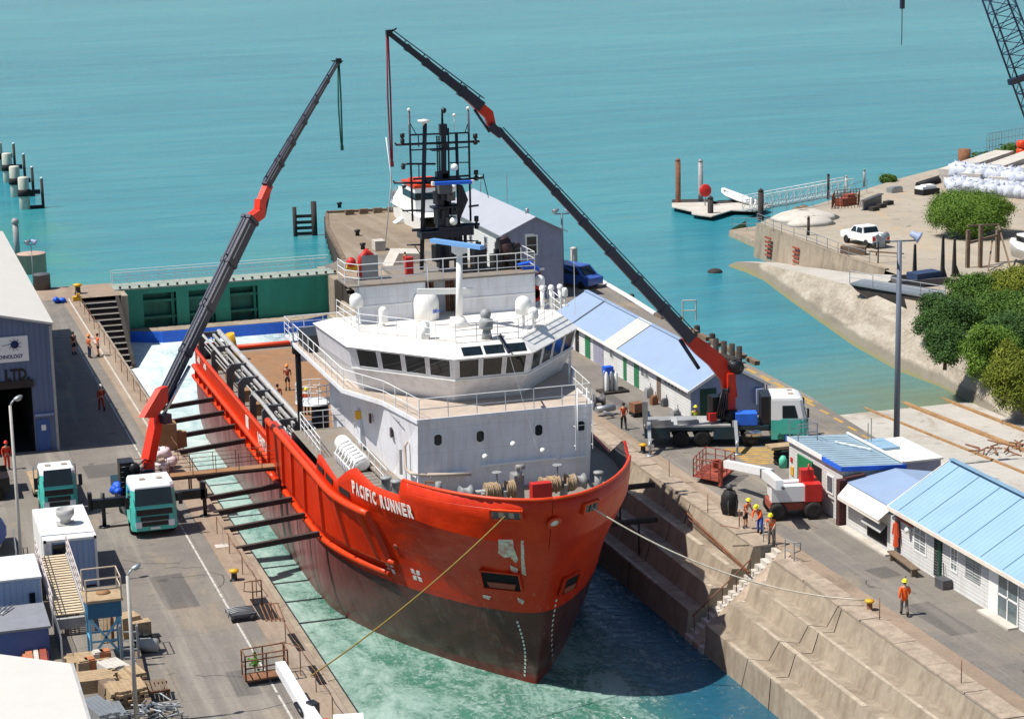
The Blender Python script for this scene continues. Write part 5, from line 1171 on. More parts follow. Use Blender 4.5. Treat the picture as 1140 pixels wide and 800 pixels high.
# ------------------------------------------------------------------ crane trucks
def wheel(parent, c, ax='X', r=.52, wd=.32, rimm='galv'):
    rot = Matrix.Rotation(R(90), 3, 'Y')
    b = MB(); b.lathe([(r*.55, -wd/2), (r*.94, -wd/2), (r, -wd*.36), (r, wd*.36), (r*.94, wd/2), (r*.55, wd/2)], c, 20, rot); wo = b.build('wheel', M['rubber'], parent, True)
    b = MB(); b.lathe([(.001, -wd*.34), (r*.2, -wd*.36), (r*.3, -wd*.22), (r*.56, -wd*.40), (r*.56, wd*.40), (r*.3, wd*.22), (r*.2, wd*.36), (.001, wd*.34)], c, 16, rot); b.build('rim', M[rimm], wo, True)
def cab(t, y0, length=2.2, w_=2.45, roof=3.05, colr='teal', top='cab_white', kind='big'):
    """cab over engine; front faces -y at y0, local coordinates"""
    h = w_/2; y1 = y0+length
    def sect(z, fy, k=1.0, rr=.22): return [(-h*k, fy+rr, z), (-h*k+rr, fy, z), (h*k-rr, fy, z), (h*k, fy+rr, z), (h*k, y1, z), (-h*k, y1, z)]
    zt_ = 1.62 if kind == 'big' else 2.55
    zs = [(.42, y0+.02, 1.0), (.75, y0-.03, 1.0), (1.45, y0, 1.0), (1.62, y0+.02, 1.0)]
    b = MB()
    for a, c_ in zip(zs, zs[1:]): b.loft(sect(*a), sect(*c_), a == zs[0], False)
    zs2 = [(1.62, y0+.02, 1.0), (1.75, y0+.04, .995), (2.6*roof/3, y0+.21, .955), (2.75*roof/3, y0+.24, .95), (roof-.12, y0+.36, .93), (roof, y0+.62, .86)]
    if kind == 'teal':                   # coloured up to the top of the windscreen
        for a, c_ in zip(zs2[:3], zs2[1:3]): b.loft(sect(*a), sect(*c_), False, False)
        zs2 = zs2[2:]
    lower = b.build('cab', M[colr], t, True)
    b = MB()
    for a, c_ in zip(zs2, zs2[1:]): b.loft(sect(*a), sect(*c_), False, c_ == zs2[-1])
    b.build('cab_roof', M[top], t, True)
    b = MB(); f = lambda z: y0+.04+(z-1.75)*.2; k = lambda z: h*(1-.05*(z-1.75))
    b.prism([(-k(1.8)+.2, f(1.8)-.02, 1.8), (k(1.8)-.2, f(1.8)-.02, 1.8), (k(2.68)-.2, f(2.68)-.02, 2.68), (-k(2.68)+.2, f(2.68)-.02, 2.68)], (0, .05, 0)); b.build('windscreen', M['glass'], t, True)
    for s in (-1, 1):
        b = MB(); b.prism([(s*(h+.012), y0+.55, 1.72), (s*(h+.012), y0+1.5, 1.72), (s*(h*.962+.012), y0+1.5, 2.5), (s*(h*.962+.012), y0+.75, 2.5)], (-s*.03, 0, 0)); b.build('side_window', M['glass'], t, True)
        b = MB(); b.box(s*h-.0, s*(h+.03), y0+.42, y0+1.62, .75, 1.68) if s > 0 else b.box(-(h+.03), -h, y0+.42, y0+1.62, .75, 1.68); b.build('door', M[colr], t, True)
        b = MB(); b.cbox((s*(h+.2), y0-.02, 2.05), (.2, .12, .62)); b.tube((s*(h-.05), y0+.2, 2.35), (s*(h+.2), y0-.0, 2.3), .025, 5); b.build('mirror', M['black'], t, True)
        b = MB(); b.box(s*h*.72-.16, s*h*.72+.16, y0-.06, y0+.02, .62, .95); b.build('headlight', M['cab_white'], t, True)
    for z0, z1, k_ in ((1.28, 1.6, .78), (.98, 1.2, .62), (.68, .9, .60)):
        b = MB(); b.box(-h*k_, h*k_, y0-.055, y0+.02, z0, z1); b.build('grille', M['black'], t, True)
    b = MB(); b.box(-h*.6, h*.6, y0-.06, y0, .92, .97); b.build('grille_bar', M['grey_md'], t, True)
    b = MB(); b.box(-.26, .26, y0-.075, y0-.05, .5, .62); b.build('number_plate', M['white_clean'], t, True)
    for s in (-.45, .45): b = MB(); b.cbox((s, y0+.95, roof+.04), (.3, .3, .09)); b.build('roof_hatch', M['decktan'], t, True)
    return lower
def crane(t, pts, widths, mats, root=None):
    pass
def truck_base(t, length=9.6, axles=(1.2, 5.6, 7.0), tail=True):
    b = MB(); b.box(-.45, .45, .6, length, .78, 1.05); b.box(-1.15, 1.15, 2.3, length, 1.05, 1.25); b.build('chassis', M['teal_dk'], t, True)
    for y in axles:
        for s in (-1, 1): wheel(t, (s*1.05, y, .52))
    b = MB()
    for s in (-1, 1):
        b.box(s*1.18-.06, s*1.18+.06, 3.3 if axles[1] > 5 else 4.1, axles[-2]-.65, .5, 1.24); b.box(s*1.16-.07, s*1.16+.07, axles[-2]-.6, axles[-1]+.6, 1.07, 1.24); b.box(s*1.18-.05, s*1.18+.05, axles[-1]+.65, length, .6, 1.24)
    b.build('side_panel', M['teal_dk'], t, True)
    b = MB(); b.tube((-.95, 2.75, .78), (-.95, 3.7, .78), .32, 12); b.build('fuel_tank', M['chrome'], t, True)
def line_pts(p, q, k): return [V(p).lerp(V(q), i/k) for i in range(k+1)]
def boom(parent, p, q, w0, w1, n, m='crane_dk', name='boom_section', root_local=False, hoses=True):
    """telescoped box sections from p to q getting thinner, collars at the joints and a hose run on top"""
    P = line_pts(p, q, n); d = (V(q)-V(p)).normalized(); up = V((0, 0, 1))-d*d.z; up.normalize()
    for i in range(n):
        wa = w0+(w1-w0)*i/max(1, n-1)
        b = MB(); b.bar(P[i]-d*.15, P[i+1]+d*.12, wa*.72, wa); b.bar(P[i+1]-d*.1, P[i+1]+d*.12, wa*.86, wa*1.16)
        if hoses and n > 2:
            b.tube(P[i]+up*(wa*.5+.16), P[i+1]+up*(wa*.5+.13), .035, 5); b.bar(P[i]+d*.3, P[i]+d*.3+up*(wa*.5+.18), .06, .06)
        o = b.build(name, M[m], parent)
        b = MB(); r = d.cross(up); s_ = up*(wa*.18); b.bar(P[i]+d*.25+r*(wa*.365)+s_, P[i+1]-d*.3+r*(wa*.365)+s_, .012, wa*.12); b.build('bright_strip', M['galv'], o)
# left truck, cab towards the camera
LT = thing('crane_truck', (14.42, 112.62, 0), 'teal and white crane truck on the left quay with outriggers out and boom raised', 'crane truck', R(0))
cab(LT, 0.0, 2.1, 2.42, 3.0, kind='teal')
truck_base(LT, 9.0, (1.25, 5.6, 7.0))
b = MB(); b.box(-1.2, 1.2, 2.2, 3.9, 1.05, 1.45); b.bar((-3.0, 3.0, 1.35), (3.3, 3.0, 1.35), .34, .5); b.build('outrigger_beam', M['black'], LT, True)
for s, x in ((-1, -2.35), (1, 3.15)):
    b = MB(); b.tube((x, 3.0, .1), (x, 3.0, 1.9), .11, 8); b.tube((x, 3.0, .05), (x, 3.0, 1.0), .07, 8); b.lathe([(.32, .0), (.32, .05), (.1, .08)], (x, 3.0, .01), 10); b.cbox((s*3.05, 3.0, 1.5), (.22, .34, 1.0)); b.build('outrigger_leg', M['black'], LT, True)
b = MB(); b.cbox((-1.9, 2.9, .03), (1.6, .2, .06)); b.build('sole_board', M['timber'], LT, True)
b = MB(); b.lathe([(.75, 1.25), (.75, 1.9), (.5, 2.0)], (.35, 4.3, 0), 14); b.cbox((.25, 4.2, 2.3), (.7, .7, .8)); b.build('crane_base', M['crane_dk'], LT, True)
b = MB(); b.cbox((-.85, 4.4, 2.3), (.8, 1.1, 1.9)); 
for k in range(6): b.tube((-.5, 3.85, 1.6+k*.28), (-1.2, 3.85, 1.6+k*.28), .05, 6)
for k in range(3): b.lathe([(.001, -.2), (.3, -.2), (.3, .2), (.001, .2)], (-.45, 3.9, 1.85+k*.52), 12, Matrix.Rotation(R(90), 3, 'X')); b.path([(-.4, 3.8, 1.9+k*.5), (-.1, 3.7, 2.4+k*.4), (.2, 4.0, 2.7+k*.3)], .05, 6)
b.build('hose_bank', M['black'], LT, True)
bl = V((14.75, 117.0, 1.7)); az = R(40)
def inpl(px, py, base, az):
    d = _ray(px, py); n = V((-math.sin(az), math.cos(az), 0)); k = n.dot(V((base.x, base.y, 0)))/n.dot(d); return V((d.x*k, d.y*k, CAM_H+d.z*k))
c0 = inpl(165, 512, bl, az); c1 = inpl(175, 463, bl, az); c2 = inpl(186, 430, bl, az); c3 = inpl(278, 245, bl, az); c4 = inpl(285, 238, bl, az); c5 = inpl(297, 205, bl, az); c6 = inpl(377, 68, bl, az)
b = MB(); b.bar(c0-V((0, 0, 1.4)), c0, .6, .6); b.bar(c0, c1, .55, .62, wd2=.5, ht2=.6); col_ = b.build('crane_column', M['crane_red'], LT)
b = MB(); b.prism([inpl(154, 464, bl, az), inpl(173, 432, bl, az), inpl(181, 429, bl, az), inpl(181, 446, bl, az), inpl(168, 464, bl, az)], (.26, -.3, 0)); b.build('knuckle', M['crane_red'], LT)
b = MB(); d_ = (c2-c1).normalized(); b.tube(c1+V((.35, -.1, .1)), c1.lerp(c3, .28)+V((.25, -.25, -.35)), .1, 8); b.build('ram', M['chrome'], LT)
b = MB(); b.tube(c1+V((-.4, .3, 0)), c1+V((.5, -.4, 0)), .16, 10); b.cbox(c1+V((.4, -.3, -.1)), (.5, .5, .5), .6); b.build('pivot', M['crane_dk'], LT)
boom(LT, c1.lerp(c2, .6), c3, .62, .82, 4)
b = MB(); b.bar(c3, c4+V((.25, .2, 0)), .55, .6); b.bar(c4+V((.2, .15, -.25)), inpl(290, 222, bl, az), .4, .62); b.bar(inpl(290, 226, bl, az), inpl(299, 205, bl, az), .36, .5); b.build('jib_knuckle', M['crane_red'], LT)
b = MB(); b.tube(inpl(294, 240, bl, az), inpl(300, 212, bl, az), .1, 8); b.build('jib_ram', M['crane_dk'], LT)
boom(LT, c5, c6, .50, .20, 6)
b = MB(); b.cbox(c6, (.3, .3, .3)); b.tube(c6-V((.5, .4, -.05)), c6+V((.3, .25, -.05)), .05, 6); b.build('boom_tip', M['black'], LT)
def sling(px, py, base, az, top, m, label):
    bt = inpl(px, py, base, az); b = MB(); a = V((top.x, top.y, top.z-.1)); e = V((top.x, top.y, bt.z))
    b.path([a+V((.02, 0, 0)), a.lerp(e, .4)+V((.05, 0, 0)), e+V((.03, 0, .3)), e], .05, 6); b.path([a+V((-.06, 0, 0)), a.lerp(e, .5)+V((-.12, 0, 0)), e+V((-.06, 0, .3)), e], .05, 6)
    b.cbox(e+V((0, 0, -.05)), (.18, .12, .3)); single(b, 'lifting_sling', m, e, label, 'sling')
sling(379, 164, bl, az, c6, M['sling_green'], 'green lifting sling hanging from the tip of the left crane')
# blue bundle, white bags by the left crane
def lumps(name, c, n, rx, ry, rz_, m, label, cat, seed=1, r0=.3, group=None):
    q = random.Random(seed); b = MB()
    for i in range(n):
        b.ball(V(c)+V((q.uniform(-rx, rx), q.uniform(-ry, ry), q.uniform(.2, 1)*rz_)), r0*q.uniform(.7, 1.2), 8, q.uniform(.6, .9))
    for i, v in enumerate(b.v): b.v[i] = v+V((q.uniform(-.04, .04), q.uniform(-.04, .04), q.uniform(-.03, .03)))
    for i, v in enumerate(b.v): b.v[i].z = max(v.z, c[2])
    return single(b, name, m, c, label, cat, group)
lumps('tarpaulin_bundle', (13.6, 116.9, 1.3), 14, .7, .5, .5, M['blue_tarp'], 'crumpled bright blue tarpaulin bundle on the deck behind the left crane truck cab', 'tarpaulin', 3, .3)
M['bagw'] = mat('white_pink_sacks', (216, 196, 196), .8, var=.15, scale=4)
lumps('sack_pile', g(181, 524, 0), 16, .55, .7, 1.3, M['bagw'], 'pile of pale pinkish sacks beside the left crane column at the dock edge', 'sacks', 5, .34)
b = MB(); q = g(186, 500, 0); b.cbox(q+V((0, 0, .9)), (1.2, 1.0, 1.6)); b.cbox(q+V((.8, .3, .5)), (.7, .7, 1.0), .5); b.cbox(q+V((-.2, -.2, 1.9)), (.9, .5, .4), .2)
single(b, 'winch_unit', M['deckwood'], q, 'tan painted winch unit standing at the dock edge behind the left crane', 'winch')
# gangway from the left quay to the ship
GW = thing('gangway', (18, 120.6, 0), 'long wooden gangway with thin handrails from the left quay to the ship', 'gangway')
b = MB(); b.bar((13.7, 120.9, 1.05), (23.0, 120.7, 1.1), .8, .1); b.build('walkway', M['deckwood'], GW)
b = MB(); b.bar((13.7, 120.47, .96), (23.0, 120.27, 1.01), .08, .14); b.bar((13.7, 121.36, .96), (23, 121.16, 1.01), .08, .14); b.build('side_beam', M['timber_dk'], GW)
b = MB(); railing(b, [(13.75, 120.42, 1.1), (23, 120.22, 1.15)], 1.0, 2, 1.3, .02); railing(b, [(13.75, 121.4, 1.1), (23, 121.2, 1.15)], 1.0, 2, 1.3, .02); b.build('handrail', M['rust'], GW)
b = MB()
for x in (13.9, 17.6):
    for y in (120.5, 121.3): b.tube((x, y, 0), (x, y, 1.0), .05, 6)
b.build('trestle', M['rust'], GW)
# right crane truck, cab towards +x
a_r = math.atan2(117.3-120.3, 53.8-45.0)
fx_, fy_ = math.cos(a_r), math.sin(a_r)
front = V((54.35, 117.0, 0))+V((-fy_, fx_, 0))*1.25
RT = thing('crane_truck', front, 'dark teal flat crane truck with white cab parked across the right quay', 'crane truck', a_r+R(90))
cab(RT, 0.0, 2.15, 2.42, 3.05)
truck_base(RT, 9.8, (1.3, 3.4, 6.3, 7.6))
b = MB(); b.box(-1.2, 1.2, 4.6, 9.8, 1.25, 1.36); b.build('flat_deck', M['grey_lt'], RT, True)
b = MB(); b.box(-1.2, -.2, 8.2, 9.75, 1.36, 1.7); b.box(-.9, .2, 6.6, 7.8, 1.36, 1.62); b.cbox((.4, 5.6, 1.6), (.5, .5, .5)); b.build('deck_gear', M['grey_md'], RT, True)
b = MB(); b.box(-.9, .9, 2.15, 2.75, 1.2, 3.0); b.build('engine_stack', M['black'], RT, True)
b = MB(); b.box(-1.1, -.1, 3.0, 4.3, 1.3, 2.0); b.build('blue_box', M['blue_strong'], RT, True)
for y, tilt in ((9.55, .25), (4.35, .28)):
    for s in (-1, 1):
        foot = V((s*3.0, y, .06)) if s < 0 else V((s*1.9, y, .06))
        b = MB(); b.bar((0, y, 1.3), (s*1.5, y, 1.45), .3, .34); b.bar((s*1.4, y, 1.6), foot+V((0, 0, .5)), .2, .26); b.tube(foot, foot+V((0, 0, .8)), .07, 8); b.lathe([(.3, 0), (.3, .05), (.1, .08)], foot-V((0, 0, .05)), 10); b.build('outrigger', M['crane_dk'] if s > 0 else M['galv'], RT, True)
b = MB(); b.prism([(-1.25, 9.6, 1.5), (-1.25, 9.9, 1.5), (-1.3, 9.95, 2.9), (-1.3, 9.6, 2.9)], (.16, 0, 0)); b.build('stowed_leg', M['galv'], RT, True)
rb = V((50.4, 119.6, 0)); azr = R(178)
I = lambda x, y: inpl(x, y, rb, azr)
b = MB(); b.lathe([(.6, 1.2), (.6, 1.9), (.42, 2.1)], (rb.x, rb.y, 0), 14); b.cbox((rb.x-.9, rb.y, 2.3), (.8, .8, 1.4)); b.cbox((rb.x-.6, rb.y-.45, 2.7), (.5, .3, 1.0))
for k in range(4): b.path([(rb.x-1.1+k*.14, rb.y-.5, 1.7), (rb.x-1.0+k*.14, rb.y-.7, 2.6), (rb.x-.7+k*.1, rb.y-.55, 3.5), (rb.x-.2, rb.y-.4, 3.2+k*.1)], .05, 6)
b.build('crane_base', M['black'], RT)
b = MB(); b.cbox((rb.x-1.3, rb.y-.3, 1.8), (.5, .5, .5)); b.build('valve_block', M['red'], RT)
b = MB(); b.bar(V((rb.x, rb.y, 1.7)), I(813, 415), .5, .55); b.build('crane_column', M['crane_red'], RT)
b = MB(); b.prism([I(821, 442), I(808, 442), I(804, 424), I(791, 408), I(776, 395), I(761, 379), I(768, 369), I(786, 381), I(806, 397), I(818, 412)], (0, .45, 0)); b.build('knuckle', M['crane_red'], RT)
b = MB(); b.lathe([(.001, -.32), (.42, -.32), (.42, -.25), (.3, -.24), (.3, .24), (.42, .25), (.42, .32), (.001, .32)], I(817, 407)+V((0, -.3, 0)), 14, Matrix.Rotation(R(90), 3, 'X')); b.build('winch_drum', M['black'], RT)
b = MB(); b.tube(I(778, 410), I(757, 378), .12, 8); b.build('ram', M['crane_dk'], RT)
boom(RT, I(768, 376), I(556, 146), .66, .34, 7)
b = MB(); b.bar(I(558, 150), I(545, 140), .5, .5); b.build('jib_pivot', M['crane_dk'], RT)
b = MB(); b.prism([I(553, 143), I(546, 146), I(541, 132), I(519, 112), I(522, 105), I(536, 113), I(549, 124)], (0, .4, 0)); b.build('jib_knuckle', M['crane_red'], RT)
b = MB(); b.tube(I(545, 147), I(528, 122), .08, 8); b.build('jib_ram', M['crane_dk'], RT)
tipr = I(433, 37)
boom(RT, I(534, 117), tipr, .58, .28, 5)
b = MB(); b.cbox(tipr, (.35, .3, .35)); b.tube(tipr, tipr+V((.45, 0, .25)), .05, 6); b.build('boom_tip', M['black'], RT)
sling(432.5, 182, rb, azr, tipr+V((-.08, 0, 0)), M['sling_red'], 'dark red lifting sling hanging from the tip of the right crane')
# flat truck behind the container
FT = thing('flatbed_truck', (10.0, 118.4, 0), 'teal flatbed truck with white cab roof parked behind the white container', 'truck', 0)
cab(FT, 0.0, 1.7, 2.0, 2.75, 'teal', 'cab_white', 'teal')
b = MB(); b.box(-.4, .4, .5, 6.6, .7, .9); b.build('chassis', M['black'], FT, True)
for y in (.9, 5.0):
    for s in (-1, 1): wheel(FT, (s*.88, y, .45), r=.45, rimm='grey_md')
b = MB(); b.box(-1.2, 1.2, 1.9, 6.6, .95, 1.08); b.build('tray', M['timber_new'], FT, True)
b = MB(); railing(b, [(-1.15, 1.95, 1.08), (1.15, 1.95, 1.08)], 1.4, 2, .7, .03); b.build('headboard', M['galv'], FT, True)
b = MB(); b.box(-1.05, 1.05, -.16, .0, .38, .62); b.build('bumper', M['grey_lt'], FT, True)
# ------------------------------------------------------------------ warehouse on the left
M['wh_clad'] = ribbed('blue_grey_cladding', (96, 112, 142), 'X', .32, .5, .5, dirt=(92, 100, 120))
M['wh_roof'] = mat('pale_warehouse_roof', (200, 196, 188), .6, var=.05, scale=.3, dirt=(170, 164, 154), dirt_amt=.35, dirt_scale=.3)
WHs = thing('warehouse', (0, 150, 0), 'big blue grey clad warehouse with pale roof and dark doorway at the left edge', 'warehouse')
ez, xr, yn, yf = 7.9, 11.38, 133.65, 171.5
rs = .23
b = MB(); xl = -24.0; top = lambda x: ez+(xr-x)*rs if x > -6 else ez+(xr+6)*rs-(-6-x)*rs
b.poly([(xr, yn, 0), (xr, yf, 0), (xr, yf, ez), (xr, yn, ez)]); b.poly([(xl, yf, 0), (xr, yf, 0), (xr, yf, ez), (-6, yf, top(-6)), (xl, yf, top(xl))])
dr = (10.08, -4.0, 4.15)          # doorway right, left, height
b.poly([(dr[0], yn, 0), (xr, yn, 0), (xr, yn, ez), (dr[0], yn, top(dr[0]))]); b.poly([(dr[1], yn, dr[2]), (dr[0], yn, dr[2]), (dr[0], yn, top(dr[0])), (-6, yn, top(-6)), (dr[1]-2.0, yn, dr[2])]); b.poly([(xl, yn, 0), (dr[1], yn, 0), (dr[1], yn, dr[2]), (-6, yn, dr[2]), (-6, yn, top(-6)), (xl, yn, top(xl))])
b.build('wall', M['wh_clad'], WHs, normals=False)
b = MB(); b.prism([(xr+.25, yn-.3, ez-.02), (xr+.25, yf+.3, ez-.02), (-6, yf+.3, top(-6)+.06), (-6, yn-.3, top(-6)+.06)], (0, 0, .14)); b.prism([(-6, yn-.3, top(-6)+.05), (-6, yf+.3, top(-6)+.05), (xl, yf+.3, top(xl)), (xl, yn-.3, top(xl))], (0, 0, .14)); b.build('roof', M['wh_roof'], WHs)
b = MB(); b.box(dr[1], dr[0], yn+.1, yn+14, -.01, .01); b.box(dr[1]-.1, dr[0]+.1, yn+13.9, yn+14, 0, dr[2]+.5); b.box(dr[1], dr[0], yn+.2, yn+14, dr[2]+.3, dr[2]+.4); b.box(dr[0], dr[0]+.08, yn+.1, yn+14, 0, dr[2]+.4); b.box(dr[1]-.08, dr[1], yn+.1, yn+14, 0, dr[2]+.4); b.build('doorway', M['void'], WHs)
b = MB(); b.box(dr[1]-.5, dr[0]+.12, yn-.16, yn-.01, dr[2]-.05, dr[2]+.42); b.build('door_head', M['timber_dk'], WHs)
b = MB(); b.box(xr-.02, xr+.14, yn-.14, yn+.1, 0, ez-.1); b.box(xr+.02, xr+.2, yn, yf, ez-.35, ez-.12); b.build('downpipe', M['grey_lt'], WHs)
b = MB(); b.box(10.22, 11.0, yn-.06, yn, .05, 2.0); o = b.build('side_door', mat('dull_blue_door', (60, 92, 150), .5), WHs); b = MB(); b.box(10.5, 10.78, yn-.09, yn-.06, 1.3, 1.65); b.build('door_notice', M['white_clean'], o)
b = MB(); b.box(10.15, 11.3, yn-.25, yn-.02, 2.25, 2.36); b.build('door_canopy', M['wallblue'], WHs)
a0, a1 = gY(0, 424, yn), gY(28, 400, yn); b = MB(); b.box(4.6, 10.05, yn-.1, yn-.02, 5.75, 7.32); sg = b.build('sign_board', M['white_clean'], WHs)
b = MB(); M['ink'] = mat('navy_sign_ink', (30, 44, 92), .6)
put_text(b, 'INDUSTRIAL TECHNOLOGY', (6.4, yn-.115, 5.98), (1, 0, 0), (0, 0, 1), .32, .008, width=3.3); b.box(6.2, 8.35, yn-.115, yn-.1, 6.48, 6.78); b.lathe([(.001, 0), (.24, 0), (.24, .02), (.001, .02)], (9.25, yn-.1, 6.82), 14, Matrix.Rotation(R(90), 3, 'X'))
for k in range(9): a = k*math.pi*2/9; b.bar((9.25+.24*math.cos(a), yn-.11, 6.82+.24*math.sin(a)), (9.25+.4*math.cos(a+.3), yn-.11, 6.82+.4*math.sin(a+.3)), .02, .07, up=(0, 1, 0))
b.bar((8.5, yn-.11, 6.78), (9.0, yn-.11, 6.86), .02, .05, up=(0, 1, 0)); b.build('sign_lettering', M['ink'], sg)
b = MB(); put_text(b, 'LTD.', (8.55, yn-.04, 4.62), (1, 0, 0), (0, 0, 1), .95, .02, width=1.45, bold=.04); b.build('wall_lettering', M['black'], WHs)
# tanks, posts and bollards past the warehouse
for px, py, r_, h_, m_, lb in ((36, 303, 1.3, 1.7, 'timber_red', 'round pinkish tank on the quay behind the warehouse'), (47, 322, .75, 1.3, 'grey_dk', 'smaller dark round tank with grey lid behind the warehouse')):
    q = g(px, py, 0); b = MB(); b.lathe([(r_, 0), (r_, h_), (r_*1.02, h_+.02), (r_*.96, h_+.05), (.001, h_+.2)], q, 20); single(b, 'tank', M[m_] if m_ != 'timber_red' else mat('pinkish_concrete', (176, 150, 134), .8), q, lb, 'tank')
def lamp_post(loc, h, heads, label, m='lamp_pale', r0=.09, group=None, facing=0.0, hs=1.0):
    t = thing('lamp_post', loc, label, 'lamp post', facing, group)
    b = MB(); b.tube((0, 0, 0), (0, 0, h), r0, 10, r0*.72); b.lathe([(r0*2, 0), (r0*2, .06), (r0*1.2, .12)], (0, 0, 0), 10); b.build('post', M[m], t, True)
    if len(heads) > 1: b = MB(); b.tube((heads[0][0], 0, h), (heads[-1][0], 0, h), .05, 6); b.build('cross_arm', M[m], t, True)
    for hx, tilt in heads:
        mm = Matrix.Rotation(tilt, 3, 'Y') @ Matrix.Rotation(R(65), 3, 'X')
        b = MB()
        if len(heads) == 1:              # street lantern: a slim drooping hood
            b.path([(0, 0, h-.1), (.12*hs, -.02, h+.12), (.45*hs, -.05, h+.3)], .05*hs+.02, 6); b.lathe([(.07*hs, 0), (.15*hs, .12*hs), (.19*hs, .4*hs), (.17*hs, .7*hs), (.08*hs, .85*hs), (.001, .88*hs)], (.35*hs, -.05, h+.26), 10, Matrix.Rotation(R(72), 3, 'Y'), sy=1.5); o = b.build('lamp_head', M['galv'], t, True)
            b = MB(); b.lathe([(.14*hs, .25*hs), (.14*hs, .65*hs), (.001, .66*hs)], (.37*hs, -.05, h+.2), 8, Matrix.Rotation(R(78), 3, 'Y')); b.build('lens', M['grey_lt'], o, True)
        else:                            # floodlight: reflector bowl turned outwards with a gear box behind
            s_ = 1 if hx > 0 else -1; ax = V((s_*.8, -.35, -.42)).normalized(); mm = ax.to_track_quat('Z', 'Y').to_matrix()
            b.lathe([(.001, -.42*hs), (.16*hs, -.40*hs), (.2*hs, -.1*hs), (.32*hs, .12*hs), (.33*hs, .22*hs)], (hx, 0, h+.24), 14, mm); o = b.build('lamp_head', M['galv'] if s_ < 0 else M['wallblue'], t, True)
            b = MB(); b.lathe([(.31*hs, .2*hs), (.001, .17*hs)], (hx, 0, h+.24), 14, mm); b.build('lens', M['white_clean'], o, True)
    return t
lamp_post(g(26.3, 655), 9.35, [(0.1, .8)], 'tall pale lamp post in front of the dark warehouse doorway', 'lamp_pale', .1, 'single lamp posts on the left quay', R(20), .55)
lamp_post(g(152.4, 806), 6.45, [(0.12, .8)], 'pale lamp post standing among the timber stacks', 'lamp_pale', .1, 'single lamp posts on the left quay', R(20), .5)
lamp_post(g(38, 322), 3.9, [(-.3, -.6), (.3, .6)], 'short lamp post with two floodlights beside the round tanks', 'galv', .05, None, 0, .75)
lamp_post(g(997.8, 507), 12.85, [(-1.0, -.5), (1.0, .5)], 'tall grey lamp post with two floodlights behind the blue roofed hut', 'lamp_grey', .19, None, R(-14), 1.0)
lamp_post(g(627, 322), 6.4, [(-.55, -.5), (.55, .5)], 'dark lamp post with two floodlights beside the far grey gabled building', 'lamp_grey', .12, None, R(-10), .8)
b = MB(); q = g(20, 292, 0); b.tube(q, q+V((0, 0, 3.6)), .28, 10); b.ball(q+V((0, 0, 3.8)), .36, 10); single(b, 'vent_pipe', M['grey_md'], q, 'grey standing pipe with ball top above the warehouse roof edge', 'pipe')
def bollard(px, py, top, label, s=1.0, body='black'):
    q = g(px, py, 0); t = thing('bollard', q, label, 'bollard', 0, 'quay bollards'); s *= .78; t.scale = (s, s, s)
    b = MB(); b.lathe([(.3, 0), (.3, .05), (.2, .1), (.18, .5), (.24, .56)], (0, 0, 0), 14); b.build('body', M[body], t, True)
    b = MB(); b.lathe([(.24, .56), (.32, .62), (.32, .72), (.001, .78)], (0, 0, 0), 14); b.build('cap', M[top], t, True)
bollard(261, 646, 'yellow', 'black bollard with yellow cap on the left dock edge beyond the cage gate')
bollard(716, 504, 'yellow', 'yellow capped bollard on the right dock edge left of the flat crane truck')
bollard(968, 679, 'yellow', 'low yellow bollard holding the cream mooring rope', .9, 'rust')
bollard(87, 327, 'yellow', 'tall black bollard with yellow cap near the top of the dark stair', 1.5)
b = MB(); q = g(86, 335); b.cbox(q+V((0, 0, .2)), (.7, .5, .4)); b.cbox(q+V((.1, -.1, .5)), (.3, .3, .3)); single(b, 'mooring_hook', M['yellow'], q, 'small yellow and black mooring hook beside the tall bollard', 'mooring hook')
q = g(64, 337); lumps('tarpaulin_bundle', q, 6, .5, .4, .35, M['blue_tarp'], 'low blue tarpaulin heap in the warehouse shadow edge', 'tarpaulin', 12, .3)
# chain railing along the left dock edge
t = thing('edge_railing', (17.4, 120, 0), 'thin wire railing on low posts along the left dock edge', 'railing')
b = MB()
for y0, y1, x in ((128, 183.5, 18.0), (84, 97, 17.6), (100.8, 112, 17.6)):
    n = int((y1-y0)/3.2)
    for i in range(n+1): y = y0+(y1-y0)*i/n; b.tube((x, y, 0), (x, y, 1.0), .025, 5)
    b.path([(x, y0+(y1-y0)*i/(2*n), .98-.12*(i % 2)) for i in range(2*n+1)], .018, 5)
b.build('posts_and_wire', M['rust'], t)
b = MB(); b.bar((17.45, 126, .05), (17.45, 184, .05), .1, .1); b.build('kerb_strip', M['pale_concrete'], t)
# cage gate, pit grating
t = thing('cage_gate', g(288, 678), 'small rusty steel gate frame standing at the pit on the left dock edge', 'gate')
b = MB(); p = g(282, 674); q = g(292, 673)
for a in (p, q): b.tube(a, a+V((0, 0, 1.25)), .04, 6)
b.tube(p+V((0, 0, 1.25)), q+V((0, 0, 1.25)), .035, 6); b.tube(p+V((0, 0, .7)), q+V((0, 0, .7)), .03, 6); b.path([p+V((0, 0, 1.25)), p+V((-.35, .1, 1.2)), p+V((-.4, .1, .75)), p+V((0, 0, .7))], .03, 6); b.build('frame', M['rust'], t)
b = MB()
for k in range(5): b.tube(g(289+k*5, 672, .05), g(297+k*5, 691, .05), .03, 5)
b.tube(g(289, 672, .05), g(311, 671, .05), .03, 5); b.tube(g(295, 690, .05), g(316, 688, .05), .03, 5)
single(b, 'pit_grating', M['rust'], g(300, 682), 'open bar grating over the dark pit at the left dock edge', 'grating')
t = thing('barrow', g(270, 690), 'low dark frame trolley with curved handles lying on the left quay', 'trolley')
q = g(270, 689); b = MB(); b.cbox(q+V((0, 0, .3)), (1.25, .75, .12), .1); b.build('bed', M['grey_dk'], t)
b = MB()
